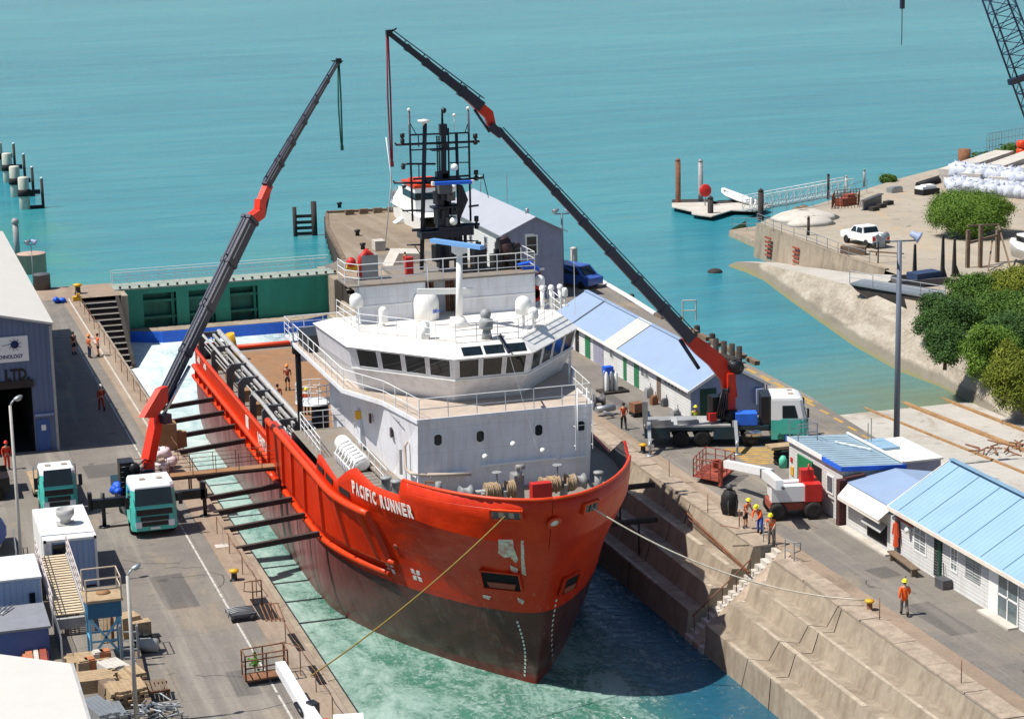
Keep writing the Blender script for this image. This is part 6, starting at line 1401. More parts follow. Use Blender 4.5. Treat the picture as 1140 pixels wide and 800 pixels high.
for k in range(4): b.path([q+V((-.7, -.35+k*.22, .45)), q+V((-.3, -.38+k*.22, .55)), q+V((.55, -.32+k*.22, .5))], .035, 6)
b.path([q+V((-.72, -.4, .3)), q+V((-.72, -.4, .58)), q+V((-.72, .3, .58)), q+V((-.72, .3, .3))], .03, 6); b.build('bars', M['grey_md'], t)
b = MB()
for s in (-.45, .45): b = MB(); b.lathe([(.001, -.05), (.16, -.05), (.16, .05), (.001, .05)], q+V((s, -.4, .16)), 10, Matrix.Rotation(R(90), 3, 'X')); b.build('wheel', M['rubber'], t)
b = MB(); q = g(247, 608); b.box(q.x-.35, q.x+.35, q.y-.3, q.y+.3, .0, .05); b.tube(q+V((.1, .2, 0)), q+V((.1, .2, 1.1)), .02, 5); single(b, 'hatch_plate', M['pale_concrete'], q, 'small pale cover plate with a thin post on the left dock edge', 'cover')
# boom lift at the lower left
BL = thing('boom_lift', g(318, 792), 'white boom lift with dark cage at the bottom left dock edge', 'boom lift')
q0 = g(313, 760, .9); q1 = g(352, 800, 1.35)
ba, bb_ = g(312, 741, 1.35), g(341, 790, 1.65)
b = MB(); b.bar(ba, bb_, .42, .42); b.bar(bb_, bb_+(bb_-ba)*.9+V((0, 0, .2)), .5, .5); b.build('boom', M['cab_white'], BL)
b = MB(); b.cbox(bb_+V((.25, -.1, .0)), (.35, .5, .7), .3); b.tube(bb_+V((-.4, .1, .3)), bb_+V((-.3, -.8, .1)), .1, 8); b.build('boom_joint', M['black'], BL)
b = MB(); c_ = bb_+V((.15, -1.1, -.6)); b.cbox(c_, (1.0, .9, .9), -.2); b.build('turret', M['red'], BL)
b = MB(); c_ = bb_+V((-1.0, -1.7, -.5)); b.cbox(c_, (1.6, 1.6, .9), -.2); b.cbox(c_+V((2.4, .3, -.1)), (1.2, 1.7, .9), -.2); b.build('counterweight', M['cab_white'], BL)
b = MB(); bq = g(296, 757); P = [bq+V((-.95, -.5, 0)), bq+V((.95, -.3, 0)), bq+V((.95, .6, 0)), bq+V((-.95, .4, 0)), bq+V((-.95, -.5, 0))]
railing(b, [p+V((0, 0, .25)) for p in P], 1.15, 2, .8, .035); b.prism([p+V((0, 0, .2)) for p in P[:4]], (0, 0, .08)); b.build('cage', M['rust'], BL)
b = MB(); railing(b, [g(284, 752), g(318, 745), g(335, 752)], 1.3, 1, 1.5, .02); single(b, 'pipe_barrier', M['rust'], g(318, 745), 'thin rusty pipe barrier behind the white boom lift', 'barrier')
b = MB(); q = g(284.5, 752); b.tube(q, q+V((0, 0, 1.0)), .02, 5)
for i in range(40): a = V((rnd.gauss(0, .1), rnd.gauss(0, .1), .65+rnd.gauss(0, .22))); b.cbox(q+a, (.12, .1, .02), M4=Matrix.Rotation(rnd.uniform(0, 3), 3, 'X') @ Matrix.Rotation(rnd.uniform(0, 3), 3, 'Z'))
M['leafy'] = mat('bright_green_cloth_strip', (96, 150, 60), .8); single(b, 'green_marker', M['leafy'], q, 'green bundle tied on a post at the corner of the pipe barrier', 'marker')
# ------------------------------------------------------------------ lower left yard: container, stairs, timber
M['cont_w'] = ribbed('white_container_paint', (214, 218, 226), 'X', .28, .8, .5, dirt=(170, 160, 150))
M['cont_b'] = ribbed('pale_blue_paint_and_shade', (150, 172, 206), 'X', .28, .8, .5, dirt=(130, 140, 150))  # on the white container this blue is shade put into the colour
CN = thing('shipping_container', (9.25, 108.4, 0), 'white container, shade painted pale blue, with a roof vent behind the slatted stair', 'container')
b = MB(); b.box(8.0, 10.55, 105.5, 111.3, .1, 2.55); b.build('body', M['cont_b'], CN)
b = MB(); b.box(7.98, 10.57, 105.48, 111.32, 2.55, 2.62); b.box(7.97, 8.0, 105.48, 111.3, .1, 2.55); b.build('roof', M['white'], CN)
b = MB(); b.box(8.0, 8.12, 105.4, 105.5, 0, 2.6); b.box(10.45, 10.57, 105.4, 105.5, 0, 2.6); b.box(8.0, 10.57, 105.4, 105.5, 2.48, 2.6); b.box(8.12, 8.36, 105.44, 105.5, 0, 2.5); b.build('corner_frame', M['white'], CN)
b = MB(); b.box(8.42, 9.1, 105.42, 105.49, 1.2, 2.35); b.build('doorway', M['glass'], CN)
b = MB(); b.lathe([(.28, 0), (.26, .25), (.46, .5), (.46, .8), (.40, .8), (.36, .72), (.001, .72)], (9.35, 108.0, 2.62), 14); b.box(8.9, 9.8, 107.6, 108.4, 2.62, 2.68); b.build('roof_vent', M['grey_lt'], CN)
SR = thing('slatted_stair', (8.4, 101.5, 0), 'long slatted aluminium gangway stair with side rails leaning at the container door', 'stair')
A0, A1 = V((8.3, 104.9, 2.0)), V((8.45, 98.7, .95)); b = MB(); n = 24
for i in range(n): p = A0.lerp(A1, (i+.5)/n); b.cbox(p, (1.3, .15, .06), M4=Matrix.Rotation(R(10), 3, 'X'))
b.build('tread', mat('tan_aluminium_tread', (206, 188, 158), .6, var=.12), SR)
b = MB()
for s in (-.7, .7): b.bar(A0+V((s, 0, -.05)), A1+V((s, 0, -.05)), .07, .26)
b.box(7.8, 9.1, 98.45, 98.7, .35, .85); b.build('stringer', M['grey_lt'], SR)
b = MB()
for s in (-.74, .74): 
    railing(b, [A0+V((s, 0, 0)), A1+V((s, 0, 0))], 1.0, 3, .8, .028)
    for i in range(8): b.tube(A0.lerp(A1, i/8)+V((s, 0, .1)), A0.lerp(A1, (i+1)/8)+V((s, 0, .95)), .02, 5)
b.build('handrail', mat('dusty_aluminium_rail', (200, 190, 186), .5), SR)
b = MB(); 
for s in (-.55, .55): b.box(8.35+s-.1, 8.35+s+.1, 100, 100.3, 0, .95); b.box(8.3+s-.1, 8.3+s+.1, 104, 104.3, 0, 1.6)
b.build('leg', M['grey_dk'], SR)
SW = thing('site_cabin', (6.0, 102, 0), 'low white roofed blue cabin left of the slatted stair', 'cabin')
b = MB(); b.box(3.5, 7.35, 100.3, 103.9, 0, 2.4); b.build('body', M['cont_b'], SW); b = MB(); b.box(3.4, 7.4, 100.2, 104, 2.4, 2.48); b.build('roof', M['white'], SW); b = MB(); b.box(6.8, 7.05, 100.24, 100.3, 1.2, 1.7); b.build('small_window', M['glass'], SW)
DB = thing('storage_box', (6.0, 97, 0), 'dark blue steel box with flat grey lid below the white roofed cabin', 'box')
b = MB(); b.box(4.2, 7.2, 95.6, 98.9, 0, 1.5); b.build('body', mat('dull_blue_steel', (72, 96, 150), .6, var=.12, dirt=(70, 76, 92)), DB); b = MB(); b.box(4.1, 7.3, 95.5, 99, 1.5, 1.6); b.build('lid', mat('flat_grey_lid', (128, 130, 136), .7, var=.1), DB)
b = MB(); q = V((5.0, 98.2, 1.6))
for k in range(5): b.tube(q+V((-.5+k*.2, -.5, .08)), q+V((-.1+k*.25, .5, .12)), .04, 6)
b.tube(q+V((-.6, 0, .1)), q+V((.7, .1, .1)), .04, 6); b.path([q+V((-.5, -.4, .1)), q+V((-.3, 0, .7)), q+V((.1, .4, .1))], .03, 6); single(b, 'pipe_rack', M['galv'], q, 'small tangle of galvanised frames on the grey box lid', 'frames')
DT = thing('dark_truck', (6.2, 124.5, 0), 'dark machine with a yellow cab beside the lamp post and red helmeted worker', 'machine')
b = MB(); b.box(3, 7.7, 123.1, 126, .5, 1.3); b.build('chassis', M['black'], DT); b = MB(); b.cbox((6.6, 125.6, 2.0), (1.4, 1.8, 1.5)); b.build('cab', M['yellow'], DT); 
for x in (4.2, 6.8): b = MB(); b.lathe([(.001, -.2), (.5, -.2), (.5, .2), (.001, .2)], (x, 123.2, .5), 14, Matrix.Rotation(R(90), 3, 'X')); b.build('wheel', M['rubber'], DT)
BB = thing('covered_boat', (5.4, 113, 0), 'small boat under a dark blue cover at the left edge beside the cabin', 'boat')
b = MB()
prof = [(110.6, .1, .9), (111.4, .75, 1.1), (112.5, 1.05, 1.2), (114, 1.15, 1.25), (115.6, 1.05, 1.25)]
b.grid([[(5.6-w_, y, z*.9) for w_, y, z in [(w2, y, z)]]+[(5.6-w2*.6, y, z*.35), (5.6, y, .2), (5.6+w2*.6, y, z*.35), (5.6+w2, y, z*.9)] for y, w2, z in prof]); b.build('hull', M['grey_lt'], BB)
b = MB(); b.smooth = True; b.grid([[(5.6-w2*1.03, y, z*.88), (5.6-w2*.5, y, z*1.15), (5.6, y, z*1.25), (5.6+w2*.5, y, z*1.15), (5.6+w2*1.03, y, z*.88)] for y, w2, z in prof]); b.build('cover', mat('navy_boat_cover', (34, 46, 84), .7, var=.2), BB)
b = MB(); railing(b, [(6.9, 109.2, 0), (7.1, 113.4, 0)], 1.1, 3, 1.0, .025); single(b, 'mesh_barrier', M['galv'], (6.9, 109.2, 0), 'grey pipe barrier between the covered boat and the container', 'barrier')
# blue work platform
BP = thing('work_platform', (9.75, 95.3, 0), 'light blue steel work platform on crossed legs with a wooden top and tan rails', 'platform')
b = MB(); M['sky_steel'] = mat('light_blue_steel', (104, 170, 200), .5, var=.12, dirt=(110, 120, 120), dirt_amt=.3)
LG = [(8.95, 94.6), (10.3, 94.6), (10.3, 95.9), (8.95, 95.9)]
for x, y in LG: b.bar((x, y, 0), (x, y, 2.6), .1, .1)
b.bar((8.95, 94.6, .15), (10.3, 94.6, 2.0), .08, .1); b.bar((10.3, 94.6, .15), (8.95, 94.6, 2.0), .08, .1); b.bar((10.3, 94.6, .15), (10.3, 95.9, 2.0), .08, .1); b.bar((8.95, 94.6, .9), (10.3, 94.6, .9), .06, .08); b.bar((8.95, 95.9, .9), (10.3, 95.9, .9), .06, .08); b.bar((8.95, 94.6, .9), (8.95, 95.9, .9), .06, .08); b.build('leg_frame', M['sky_steel'], BP)
b = MB(); b.box(8.88, 10.38, 94.52, 96.0, 2.0, 2.75); b.build('tank', mat('dark_blue_panel', (30, 92, 128), .5), BP)
b = MB(); b.box(8.8, 10.46, 94.4, 96.2, 2.76, 2.86); b.build('top_boards', M['timber_new'], BP)
b = MB(); b.lathe([(.4, 0), (.4, .05), (.001, .05)], (9.7, 95.5, 2.87), 14, sx=.8, sy=.8); b.build('round_cover', M['deckwood'], BP)
b = MB(); railing(b, [(8.85, 94.45, 2.86), (10.4, 94.45, 2.86), (10.4, 96.1, 2.86), (8.85, 96.1, 2.86)], 1.0, 2, 1.6, .035); b.build('rail', mat('tan_rail', (196, 180, 158), .5), BP)
# steel ladder frames, timber stacks, blocks
def stack(loc, size, n, m, label, cat='timber stack', rz=0.0, along_y=True, seed=0, name='timber_stack', group=None):
    q = random.Random(seed); b = MB(); w_, d_, h_ = size; rows = max(1, int(h_/.12))
    for k in range(rows):
        for i in range(n):
            x = -w_/2+w_*(i+.5)/n; o_ = q.uniform(-.12, .12); z = h_*(k+.5)/rows
            if q.random() < .06 and k == rows-1: continue
            b.cbox((x, o_, z), (w_/n*.93, d_*q.uniform(.88, 1.0), h_/rows*.92)) if along_y else b.cbox((o_, x, z), (d_*q.uniform(.88, 1.0), w_/n*.93, h_/rows*.92))
    return single(b, name, m, loc, label, cat, group, rz, local=True)
G_ = 'timber stacks at the lower left'
stack(g(97, 742), (1.3, 2.0, .5), 6, M['timber_new'], 'pale timber stack between the mesh fence and blue platform leg', rz=R(85), seed=1, group=G_)
stack(g(100, 766), (1.3, 2.3, .6), 6, M['timber_new'], 'long yellowish timber stack beside the big pale roof', rz=R(88), seed=2, group=G_)
stack(g(126, 752), (1.0, 1.4, .6), 5, M['pale_concrete'], 'grey weathered plank stack at the foot of the blue platform', rz=R(20), seed=3, group=G_)
stack(g(141, 782), (1.6, 1.5, .8), 9, M['timber_new'], 'broad pale plank stack at the base of the near lamp post', rz=R(5), seed=4, group=G_)
stack(g(122, 776), (.7, 1.2, .7), 4, M['timber'], 'narrow weathered plank stack left of the broad pale one', rz=R(8), seed=5, group=G_)
stack(g(146, 762), (1.0, 1.3, .7), 5, M['timber_new'], 'tan plank stack just beyond the near lamp post', rz=R(12), seed=6, group=G_)
stack(g(112, 800), (.9, 2.4, .6), 5, M['galv'], 'bundle of silvery battens at the bottom edge beside the pale roof', rz=R(15), seed=7, name='batten_bundle', cat='batten bundle')
stack(g(126, 800), (.9, 2.0, .5), 5, M['galv'], 'second bundle of silvery battens right of the first at the bottom edge', rz=R(5), seed=8, name='batten_bundle', cat='batten bundle')
for (px, py), m_, lb in (((110, 742), 'pale_concrete', 'grey block beneath the blue platform'), ((117, 741), 'timber_red', 'orange tan block beneath the blue platform'), ((93, 752), 'timber_new', 'pale wooden block at the left end of the timber'), ((100, 750), 'timber_red', 'pinkish wooden block beside the pale one')):
    q = g(px, py); b = MB(); b.cbox(q+V((0, 0, .35)), (.5, .5, .7), .1); b.cbox(q+V((.02, .02, .73)), (.42, .44, .06), .14); b.cbox(q+V((0, 0, .03)), (.54, .54, .06), .1); single(b, 'timber_block', M[m_], q, lb, 'block')
for (px, py), hh, m_, lb in (((118, 706), 1.5, 'timber_red', 'orange upright timbers leaning under the blue platform'), ((114, 708), 1.2, 'timber_new', 'short pale timbers leaning under the blue platform')):
    q = g(px, py+8); b = MB()
    for k in range(3): b.bar(q+V((k*.16, 0, .02)), q+V((k*.16+.1, .5, hh)), .13, .1)
    single(b, 'leaning_timbers', M[m_], q, lb, 'timbers')
for k, (px, m_, lb) in enumerate(((29, 'timber_red', 'pinkish plank at the left of the three leaning boards'), (37, 'pale_concrete', 'grey white plank in the middle of the three leaning boards'), (45, 'rustred', 'reddish plank at the right of the three leaning boards'))):
    p = g(px+4, 742, .3); q = g(px-1, 703, .6); b = MB(); b.bar(p, q, .5 if k != 1 else .28, .1); b.bar(p+V((.04, 0, .1)), q+V((.0, -.3, .1)), .3 if k != 1 else .2, .08); single(b, 'leaning_plank', M[m_], p, lb, 'plank', 'boards leaning by the dark blue box')
b = MB(); q = g(8, 715); b.bar(g(-4, 712, .7), g(20, 695, 1.1), .9, .1); b.bar(g(0, 722, .2), g(18, 708, .5), .7, .5); single(b, 'trailer_ramp', M['pale_concrete'], q, 'pale tilted panel at the left edge below the dark blue box', 'panel')
q = g(18, 738); lumps('rubble_heap', q, 9, .5, .5, .25, M['rustred'], 'small reddish heap of scrap beside the leaning planks', 'scrap heap', 21, .16)
t = thing('mesh_fence', g(66, 737), 'bent grey steel mesh fence panel below the slatted stair', 'fence')
b = MB(); P = [g(57, 688, 0), g(62, 712, 0), g(66, 722, 0), g(71, 742, 0)]
railing(b, P, 1.3, 2, .12, .014); b.build('mesh', M['galv'], t)
t = thing('steel_trestle', g(147, 740), 'upright rusty grey steel frames standing beyond the near lamp post', 'steel frame')
b = MB()
for px in (136, 155): q = g(px, 741); b.bar(q, q+V((0, 0, 1.9)), .1, .1); b.bar(q+V((.1, .8, 0)), q+V((.1, .8, 1.7)), .08, .08)
for z in (.4, .8, 1.2, 1.6): b.bar(g(136, 741)+V((0, 0, z)), g(155, 741)+V((0, 0, z)), .05, .06)
b.bar(g(150, 735, .1), g(166, 790, .1), .16, .2); b.bar(g(156, 712, .9), g(168, 711, .9), .1, .12); b.build('frame', M['grey_md'], t)
b = MB(); b.bar(g(152, 722, .2), g(168, 795, .25), .26, .3); single(b, 'long_beam', M['timber'], g(160, 760), 'long grey pink timber beam lying at the edge of the timber yard', 'beam')
b = MB(); q = g(163, 724); b.tube(q+V((-.4, 0, .35)), q+V((.5, -.3, .3)), .32, 10); single(b, 'grey_drum', M['grey_lt'], q, 'grey drum lying at the edge of the timber yard', 'drum')
t = thing('pallet', g(173, 772), 'rusty slatted pallet standing at the right edge of the timber yard', 'pallet')
q = g(174, 776); b = MB()
for k in range(6): b.bar(q+V((-.45+k*.17, -.5, .5)), q+V((-.45+k*.17, .5, .62)), .12, .04)
b.build('slats', M['timber'], t); b = MB(); b.bar(q+V((-.5, -.5, .45)), q+V((.55, -.5, .45)), .1, .1); b.bar(q+V((-.5, .4, .5)), q+V((.55, .4, .5)), .1, .1)
for s in (-.45, .45): b.bar(q+V((s, -.5, 0)), q+V((s, -.5, .45)), .1, .1); b.bar(q+V((s, .4, 0)), q+V((s, .4, .5)), .1, .1)
b.build('frame', M['rust'], t)
b = MB(); q = g(166, 797)
for i in range(60): a = rnd.uniform(0, 6.3); d = V((math.cos(a), math.sin(a), rnd.uniform(-.3, .3))); c_ = q+V((rnd.uniform(-.9, 1.1), rnd.uniform(-.7, .7), rnd.uniform(.1, .55))); b.tube(c_-d*.35, c_+d*.35, .035, 5)
single(b, 'scrap_pile', M['galv'], q, 'heap of silvery scrap metal pieces at the bottom edge right of the lamp post', 'scrap heap')
b = MB(); q = g(148, 706); b.cbox(q+V((-.2, 0, .5)), (.9, .9, 1.0), .3); b.cbox(q+V((.3, -.5, .4)), (.9, .6, .8), .1); single(b, 'plank_crate', M['timber_new'], q, 'pale crate with dark cover right of the blue platform', 'crate')
lumps('black_sack', g(150, 712)+V((.4, -.3, 0)), 5, .3, .3, .4, M['rubber'], 'black sack beside the pale crate right of the blue platform', 'sack', 31, .32)
# corner roof at the very bottom left
CB = thing('yard_shed', (2, 80, 0), 'shed with big plain pale grey roof in front of the timber stacks', 'shed')
zc = 3.6; P = [g(-40, 724, zc), g(79, 739.5, zc), g(101, 812, zc)]; far_l, cor, near = P
d_ = (near-cor).normalized(); pts = [far_l, cor, cor+d_*14, far_l+d_*14]
b = MB(); b.prism([p+V((0, 0, -.1)) for p in pts], (0, 0, .16)); b.build('roof', mat('pale_shed_roof', (196, 193, 186), .6, var=.04, scale=.4, dirt=(190, 184, 174), dirt_amt=.3, dirt_scale=.4), CB)
b = MB(); ins = [p.lerp(sum(pts, V())/4, .03) for p in pts]; b.prism([V((p.x, p.y, 0)) for p in ins], (0, 0, zc-.12)); b.build('wall', M['wallgrey'], CB)
b = MB(); b.bar(cor+V((.05, 0, 0)), cor+d_*14+V((.05, 0, 0)), .12, .14); b.build('gutter', M['grey_lt'], CB)
# ------------------------------------------------------------------ buildings on the right quay
M['roof_blue'] = ribbed('pale_blue_iron_roof', (140, 160, 188), 'Y', .36, .3, .5, .06, dirt=(134, 146, 162), dirt_amt=.45)
M['roof_sky'] = ribbed('sky_blue_iron_roof', (138, 170, 192), 'Y', .36, .3, .5, .06, dirt=(120, 146, 162), dirt_amt=.45)
M['roof_hut'] = mat('steel_blue_hut_roof', (148, 170, 182), .5, var=.08, scale=1, dirt=(120, 132, 138), dirt_amt=.4)
M['roof_grey'] = mat('pale_grey_iron_roof', (162, 165, 172), .5, var=.05, scale=.5)
# long shed
LS = thing('long_shed', (53.3, 136, 0), 'long white weatherboard shed with pale blue gable roof and a row of doors', 'shed')
x0, x1, yn, yf, ez = 50.3, 55.35, 125.65, 152.5, 2.0
xm, rz_ = (x0+x1)/2-.1, 3.4
b = MB(); clad(b, (x0, yf), (x0, yn), 0, ez+.05, .16, .03, (-1, 0)); b.poly([(x0+.01, yf, 0), (x0+.01, yn, 0), (x0+.01, yn, ez), (x0+.01, yf, ez)]); b.poly([(x1, yf, 0), (x1, yn, 0), (x1, yn, ez), (x1, yf, ez)]); b.build('front_wall', M['wallwhite'], LS, normals=False)
def gable(xa, xb, xmid, y, e_, r_, nrm, m, par, name='gable_wall', pitch=.16):
    b = MB()
    def tp(z):
        if z <= e_: return 0.0, 1.0
        k = min(1, (z-e_)/(r_-e_)); return (xmid-xa)/(xb-xa)*k, 1-(xb-xmid)/(xb-xa)*k
    clad(b, (xa, y), (xb, y), 0, r_-.02, pitch, .03, nrm, tp); b.poly([(xa, y-nrm[1]*.01, 0), (xb, y-nrm[1]*.01, 0), (xb, y-nrm[1]*.01, e_), (xmid, y-nrm[1]*.01, r_), (xa, y-nrm[1]*.01, e_)]); return b.build(name, m, par, normals=False)
gable(x0, x1, xm, yn, ez, rz_, (0, -1), M['wallblue'], LS); gable(x0, x1, xm, yf, ez, rz_, (0, 1), M['wallblue'], LS)
def gable_roof(xa, xb, xmid, ya, yb, e_, r_, m, par, over=.3, th=.07, name='roof', ribs=0.0):
    b = MB(); sl_, sr_ = (r_-e_)/(xmid-xa), (r_-e_)/(xb-xmid)
    for s in (0, 1):
        xo = xa-over if s == 0 else xb+over; zo = e_-over*(sl_ if s == 0 else sr_)
        b.prism([(xo, ya-over, zo), (xo, yb+over, zo), (xmid, yb+over, r_), (xmid, ya-over, r_)], (0, 0, th))
        if ribs:
            n = int((yb-ya+2*over)/ribs)
            for i in range(n): y = ya-over+(i+.5)*ribs; b.bar((xo, y, zo+th+.008), (xmid, y, r_+th+.008), .05, .03)
    return b.build(name, m, par)
gable_roof(x0, x1, xm, yn, yf, ez, rz_, M['roof_blue'], LS, .28, .07)
b = MB(); sl_ = (rz_-ez)/(xm-x0); b.prism([(x0-.27, 138.9, ez-.27*sl_+.12), (x0-.27, 141.4, ez-.27*sl_+.12), (xm, 141.4, rz_+.12), (xm, 138.9, rz_+.12)], (0, 0, .02)); b.build('tan_roof_sheet', mat('tan_roof_sheet', (206, 198, 178), .6, var=.04), LS)
b = MB(); b.prism([(x0-.2, 148.3, ez-.2*sl_+.12), (x0-.2, 148.42, ez-.2*sl_+.12), (xm, 148.42, rz_+.12), (xm, 148.3, rz_+.12)], (0, 0, .03)); b.build('roof_joint', M['grey_dk'], LS)
b = MB(); b.bar((xm, yn-.3, rz_+.08), (xm, yf+.3, rz_+.08), .3, .06); b.build('ridge_cap', M['roof_blue'], LS)
b = MB(); b.bar((x0-.3, yn-.28, ez-.1), (x0-.3, yf+.28, ez-.1), .1, .16); b.build('gutter', M['white_clean'], LS)
b = MB(); 
for s, xo in ((0, x0-.28), (1, x1+.28)): b.bar((xo, yn-.3, ez-.28*sl_+.02), (xm, yn-.3, rz_+.02), .05, .18, up=(0, 0, 1))
b.build('barge_board', M['white_clean'], LS)
def wall_door(par, X, ya, yb, h, m, name='door', out=.06):
    b = MB(); b.box(X-out, X+.02, min(ya, yb), max(ya, yb), 0, h); o = b.build(name, m, par)
    b = MB(); b.cbox((X-out-.02, min(ya, yb)+.12, h*.5), (.05, .05, .1)); b.build('handle', M['galv'], o); return o
ydr = lambda px, py: gX(px, py, x0).y
wall_door(LS, x0, 148.2, 147.4, 1.75, M['void'], 'doorway'); wall_door(LS, x0, 146.0, 144.9, 1.75, M['greendoor']); wall_door(LS, x0, 144.2, 142.1, 1.75, M['wallgrey'], 'doorway')
wall_door(LS, x0, 138.0, 137.4, 1.75, M['greendoor']); wall_door(LS, x0, 135.9, 135.0, 1.75, M['greendoor']); wall_door(LS, x0, 131.6, 130.9, 1.75, M['timber'])
for ya in (140.4, 134.2, 133.4, 150.2, 149.2): add_window(LS, (x0-.04, ya, 1.35), (0, -1, 0), (0, 0, 1), .6, .7, 'glass_lt', 'wallwhite', (0, 1))
b = MB(); b.box(x0-.07, x0-.02, 126.6, 130.2, 1.45, 1.8); o = b.build('louvre_window', M['glass_lt'], LS); b = MB()
for i in range(7): y = 126.6+i*.6; b.box(x0-.09, x0-.07, y-.06, y+.06, 1.42, 1.82)
b.box(x0-.09, x0-.07, 126.55, 130.3, 1.38, 1.44)
b.build('mullion', M['wallwhite'], o)
b = MB(); b.box(50.9, 52.0, yn-.07, yn, 0, 1.95); o = b.build('gable_door', M['green_dk'], LS)
b = MB(); b.box(52.45, 53.2, yn-.06, yn, .9, 1.7); o = b.build('gable_sign', M['grey_lt'], LS); b = MB(); b.bar((52.5, yn-.075, .98), (53.15, yn-.075, 1.62), .02, .08, up=(0, 1, 0)); b.bar((52.5, yn-.08, 1.62), (53.15, yn-.08, .98), .02, .08, up=(0, 1, 0)); b.build('cross', M['deckwood'], o)
b = MB(); b.box(54.6, 55.1, yn-.5, yn-.02, .7, 1.7); b.build('wall_box', M['wallblue'], LS)
b = MB(); b.tube((55.45, yn-.1, 0), (55.45, yn-.1, 2.0), .05, 6); b.build('downpipe', M['wallblue'], LS)
# far grey gabled building
FB = thing('gabled_building', (53.5, 175, 0), 'two storey grey gabled building with pale iron roof at the far quay end', 'building')
gr = gY(595, 241, 168.5); gl = gY(560.5, 261, 168.5); gr2 = gY(626, 253, 168.5)
xa, xb, xm2 = gl.x, gr2.x, gr.x; e2, r2 = 5.55, gr.z-.05; yb2 = 186.0
gable(xa, xb, xm2, 168.5, e2, r2, (0, -1), M['wallgrey'], FB, pitch=.22); gable(xa, xb, xm2, yb2, e2, r2, (0, 1), M['wallgrey'], FB)
b = MB(); clad(b, (xa, yb2), (xa, 168.5), 0, e2, .22, .03, (-1, 0)); b.poly([(xb, 168.5, 0), (xb, yb2, 0), (xb, yb2, e2), (xb, 168.5, e2)]); b.build('side_wall', mat('pale_sage_weatherboard', (196, 200, 196), .6, var=.05), FB, normals=False)
gable_roof(xa, xb, xm2, 168.5, yb2, e2, r2, M['roof_grey'], FB, .35, .08)
add_window(FB, (gY(592, 273, 168.4).x, 168.44, gY(592, 273, 168.4).z), (1, 0, 0), (0, 0, 1), .95, 1.55, 'glass', 'white_clean', (0, 1), .12)
b = MB(); b.box(53.0, 54.5, 168.3, 168.5, 2.35, 2.55); b.box(52.9, 53.7, 168.42, 168.5, 5.3, 5.42); b.build('door_hood', M['white_clean'], FB); b = MB(); b.box(53.2, 54.2, 168.4, 168.5, 0, 2.2); b.build('door', M['rustred'], FB)
for y in (170.5, 173.5, 178): add_window(FB, (xa-.05, y, 4.0), (0, -1, 0), (0, 0, 1), .7, 1.1, 'glass', 'wallgrey', (0, 1)); add_window(FB, (xa-.05, y, 1.5), (0, -1, 0), (0, 0, 1), .7, 1.1, 'glass', 'wallgrey', (0, 1))
q = V((xm2, 176, r2)); b = MB(); b.tube(q, q+V((0, 0, 2.6)), .03, 5); b.tube(V((xm2, yb2-2, r2)), V((xm2, yb2-2, r2+1.5)), .05, 6); b.lathe([(.16, 0), (.16, .4), (.001, .5)], (xm2, 170.5, r2), 8); b.build('roof_fittings', M['galv'], FB)
# white hut with blue roof edge
HT = thing('flat_roof_hut', (51, 105, 0), 'white hut with flat pale blue roof, bright blue edge and green sliding door', 'hut')
hx0, hx1, hy0, hy1 = 49.3, 52.75, 101.7, 108.5; zf, zb_ = 3.0, 2.75
b = MB(); b.hexa([(hx0, hy0, 0), (hx1, hy0, 0), (hx1, hy1, 0), (hx0, hy1, 0), (hx0, hy0, zf), (hx1, hy0, zb_), (hx1, hy1, zb_), (hx0, hy1, zf)]); b.build('walls', M['wallwhite'], HT)
b = MB(); b.hexa([(hx0-.12, hy0-.12, zf+.02), (hx1+.2, hy0-.12, zb_+.02), (hx1+.2, hy1+.1, zb_+.02), (hx0-.12, hy1+.1, zf+.02), (hx0-.12, hy0-.12, zf+.12), (hx1+.2, hy0-.12, zb_+.12), (hx1+.2, hy1+.1, zb_+.12), (hx0-.12, hy1+.1, zf+.12)])
for i in range(14): y = hy0+.2+i*.47; b.bar((hx0-.1, y, zf+.135), (hx1+.18, y, zb_+.135), .06, .03)
b.build('roof', M['roof_hut'], HT)
b = MB(); b.bar((hx0-.15, hy0-.15, zf+.02), (hx1+.22, hy0-.15, zb_+.02), .05, .26); b.bar((hx0-.15, hy0-.15, zf+.02), (hx0-.15, 103.9, zf+.02), .05, .26); b.bar((hx0-.15, hy1-.1, zf+.02), (hx0-.15, hy1+.12, zf+.02), .06, .3); b.build('blue_fascia', M['blue_strong'], HT)
b = MB(); b.bar((hx0-.15, 103.9, zf+.04), (hx0-.15, hy1-.1, zf+.04), .07, .24); b.bar((hx1+.1, hy0, zb_+.25), (hx1+.1, hy1, zb_+.25), .1, .1); b.bar((51.2, 106.6, 3.1), (52.4, 104.6, 3.05), .06, .06); b.build('white_fascia', M['white_clean'], HT)
b = MB(); b.box(hx0-.08, hx0-.02, 105.35, 107.25, .05, 2.45); o = b.build('green_door', M['greendoor'], HT); b = MB(); b.box(hx0-.095, hx0-.08, 105.6, 105.9, 1.3, 1.42); b.build('door_notice', M['yellow'], o)
b = MB(); b.box(hx0-.04, hx0-.005, 104.25, 105.35, .05, 2.35); b.build('doorway', M['void'], HT)
add_window(HT, (hx0-.02, 103.15, 1.75), (0, -1, 0), (0, 0, 1), .75, .95, 'glass_lt', 'white_clean', (0, 0))
b = MB(); b.box(hx0-.05, hx0-.01, 102.7, 103.6, .95, 1.02); b.build('white_pipe', M['grey_dk'], HT)
b = MB(); b.box(hx0-.05, hx0-.0, 108.0, 108.25, 1.75, 2.0); o = b.build('red_notice', M['red'], HT); b = MB(); b.box(hx0-.05, hx0, 107.85, 108.2, 1.0, 1.5); b.build('yellow_notice', M['yellow'], HT)
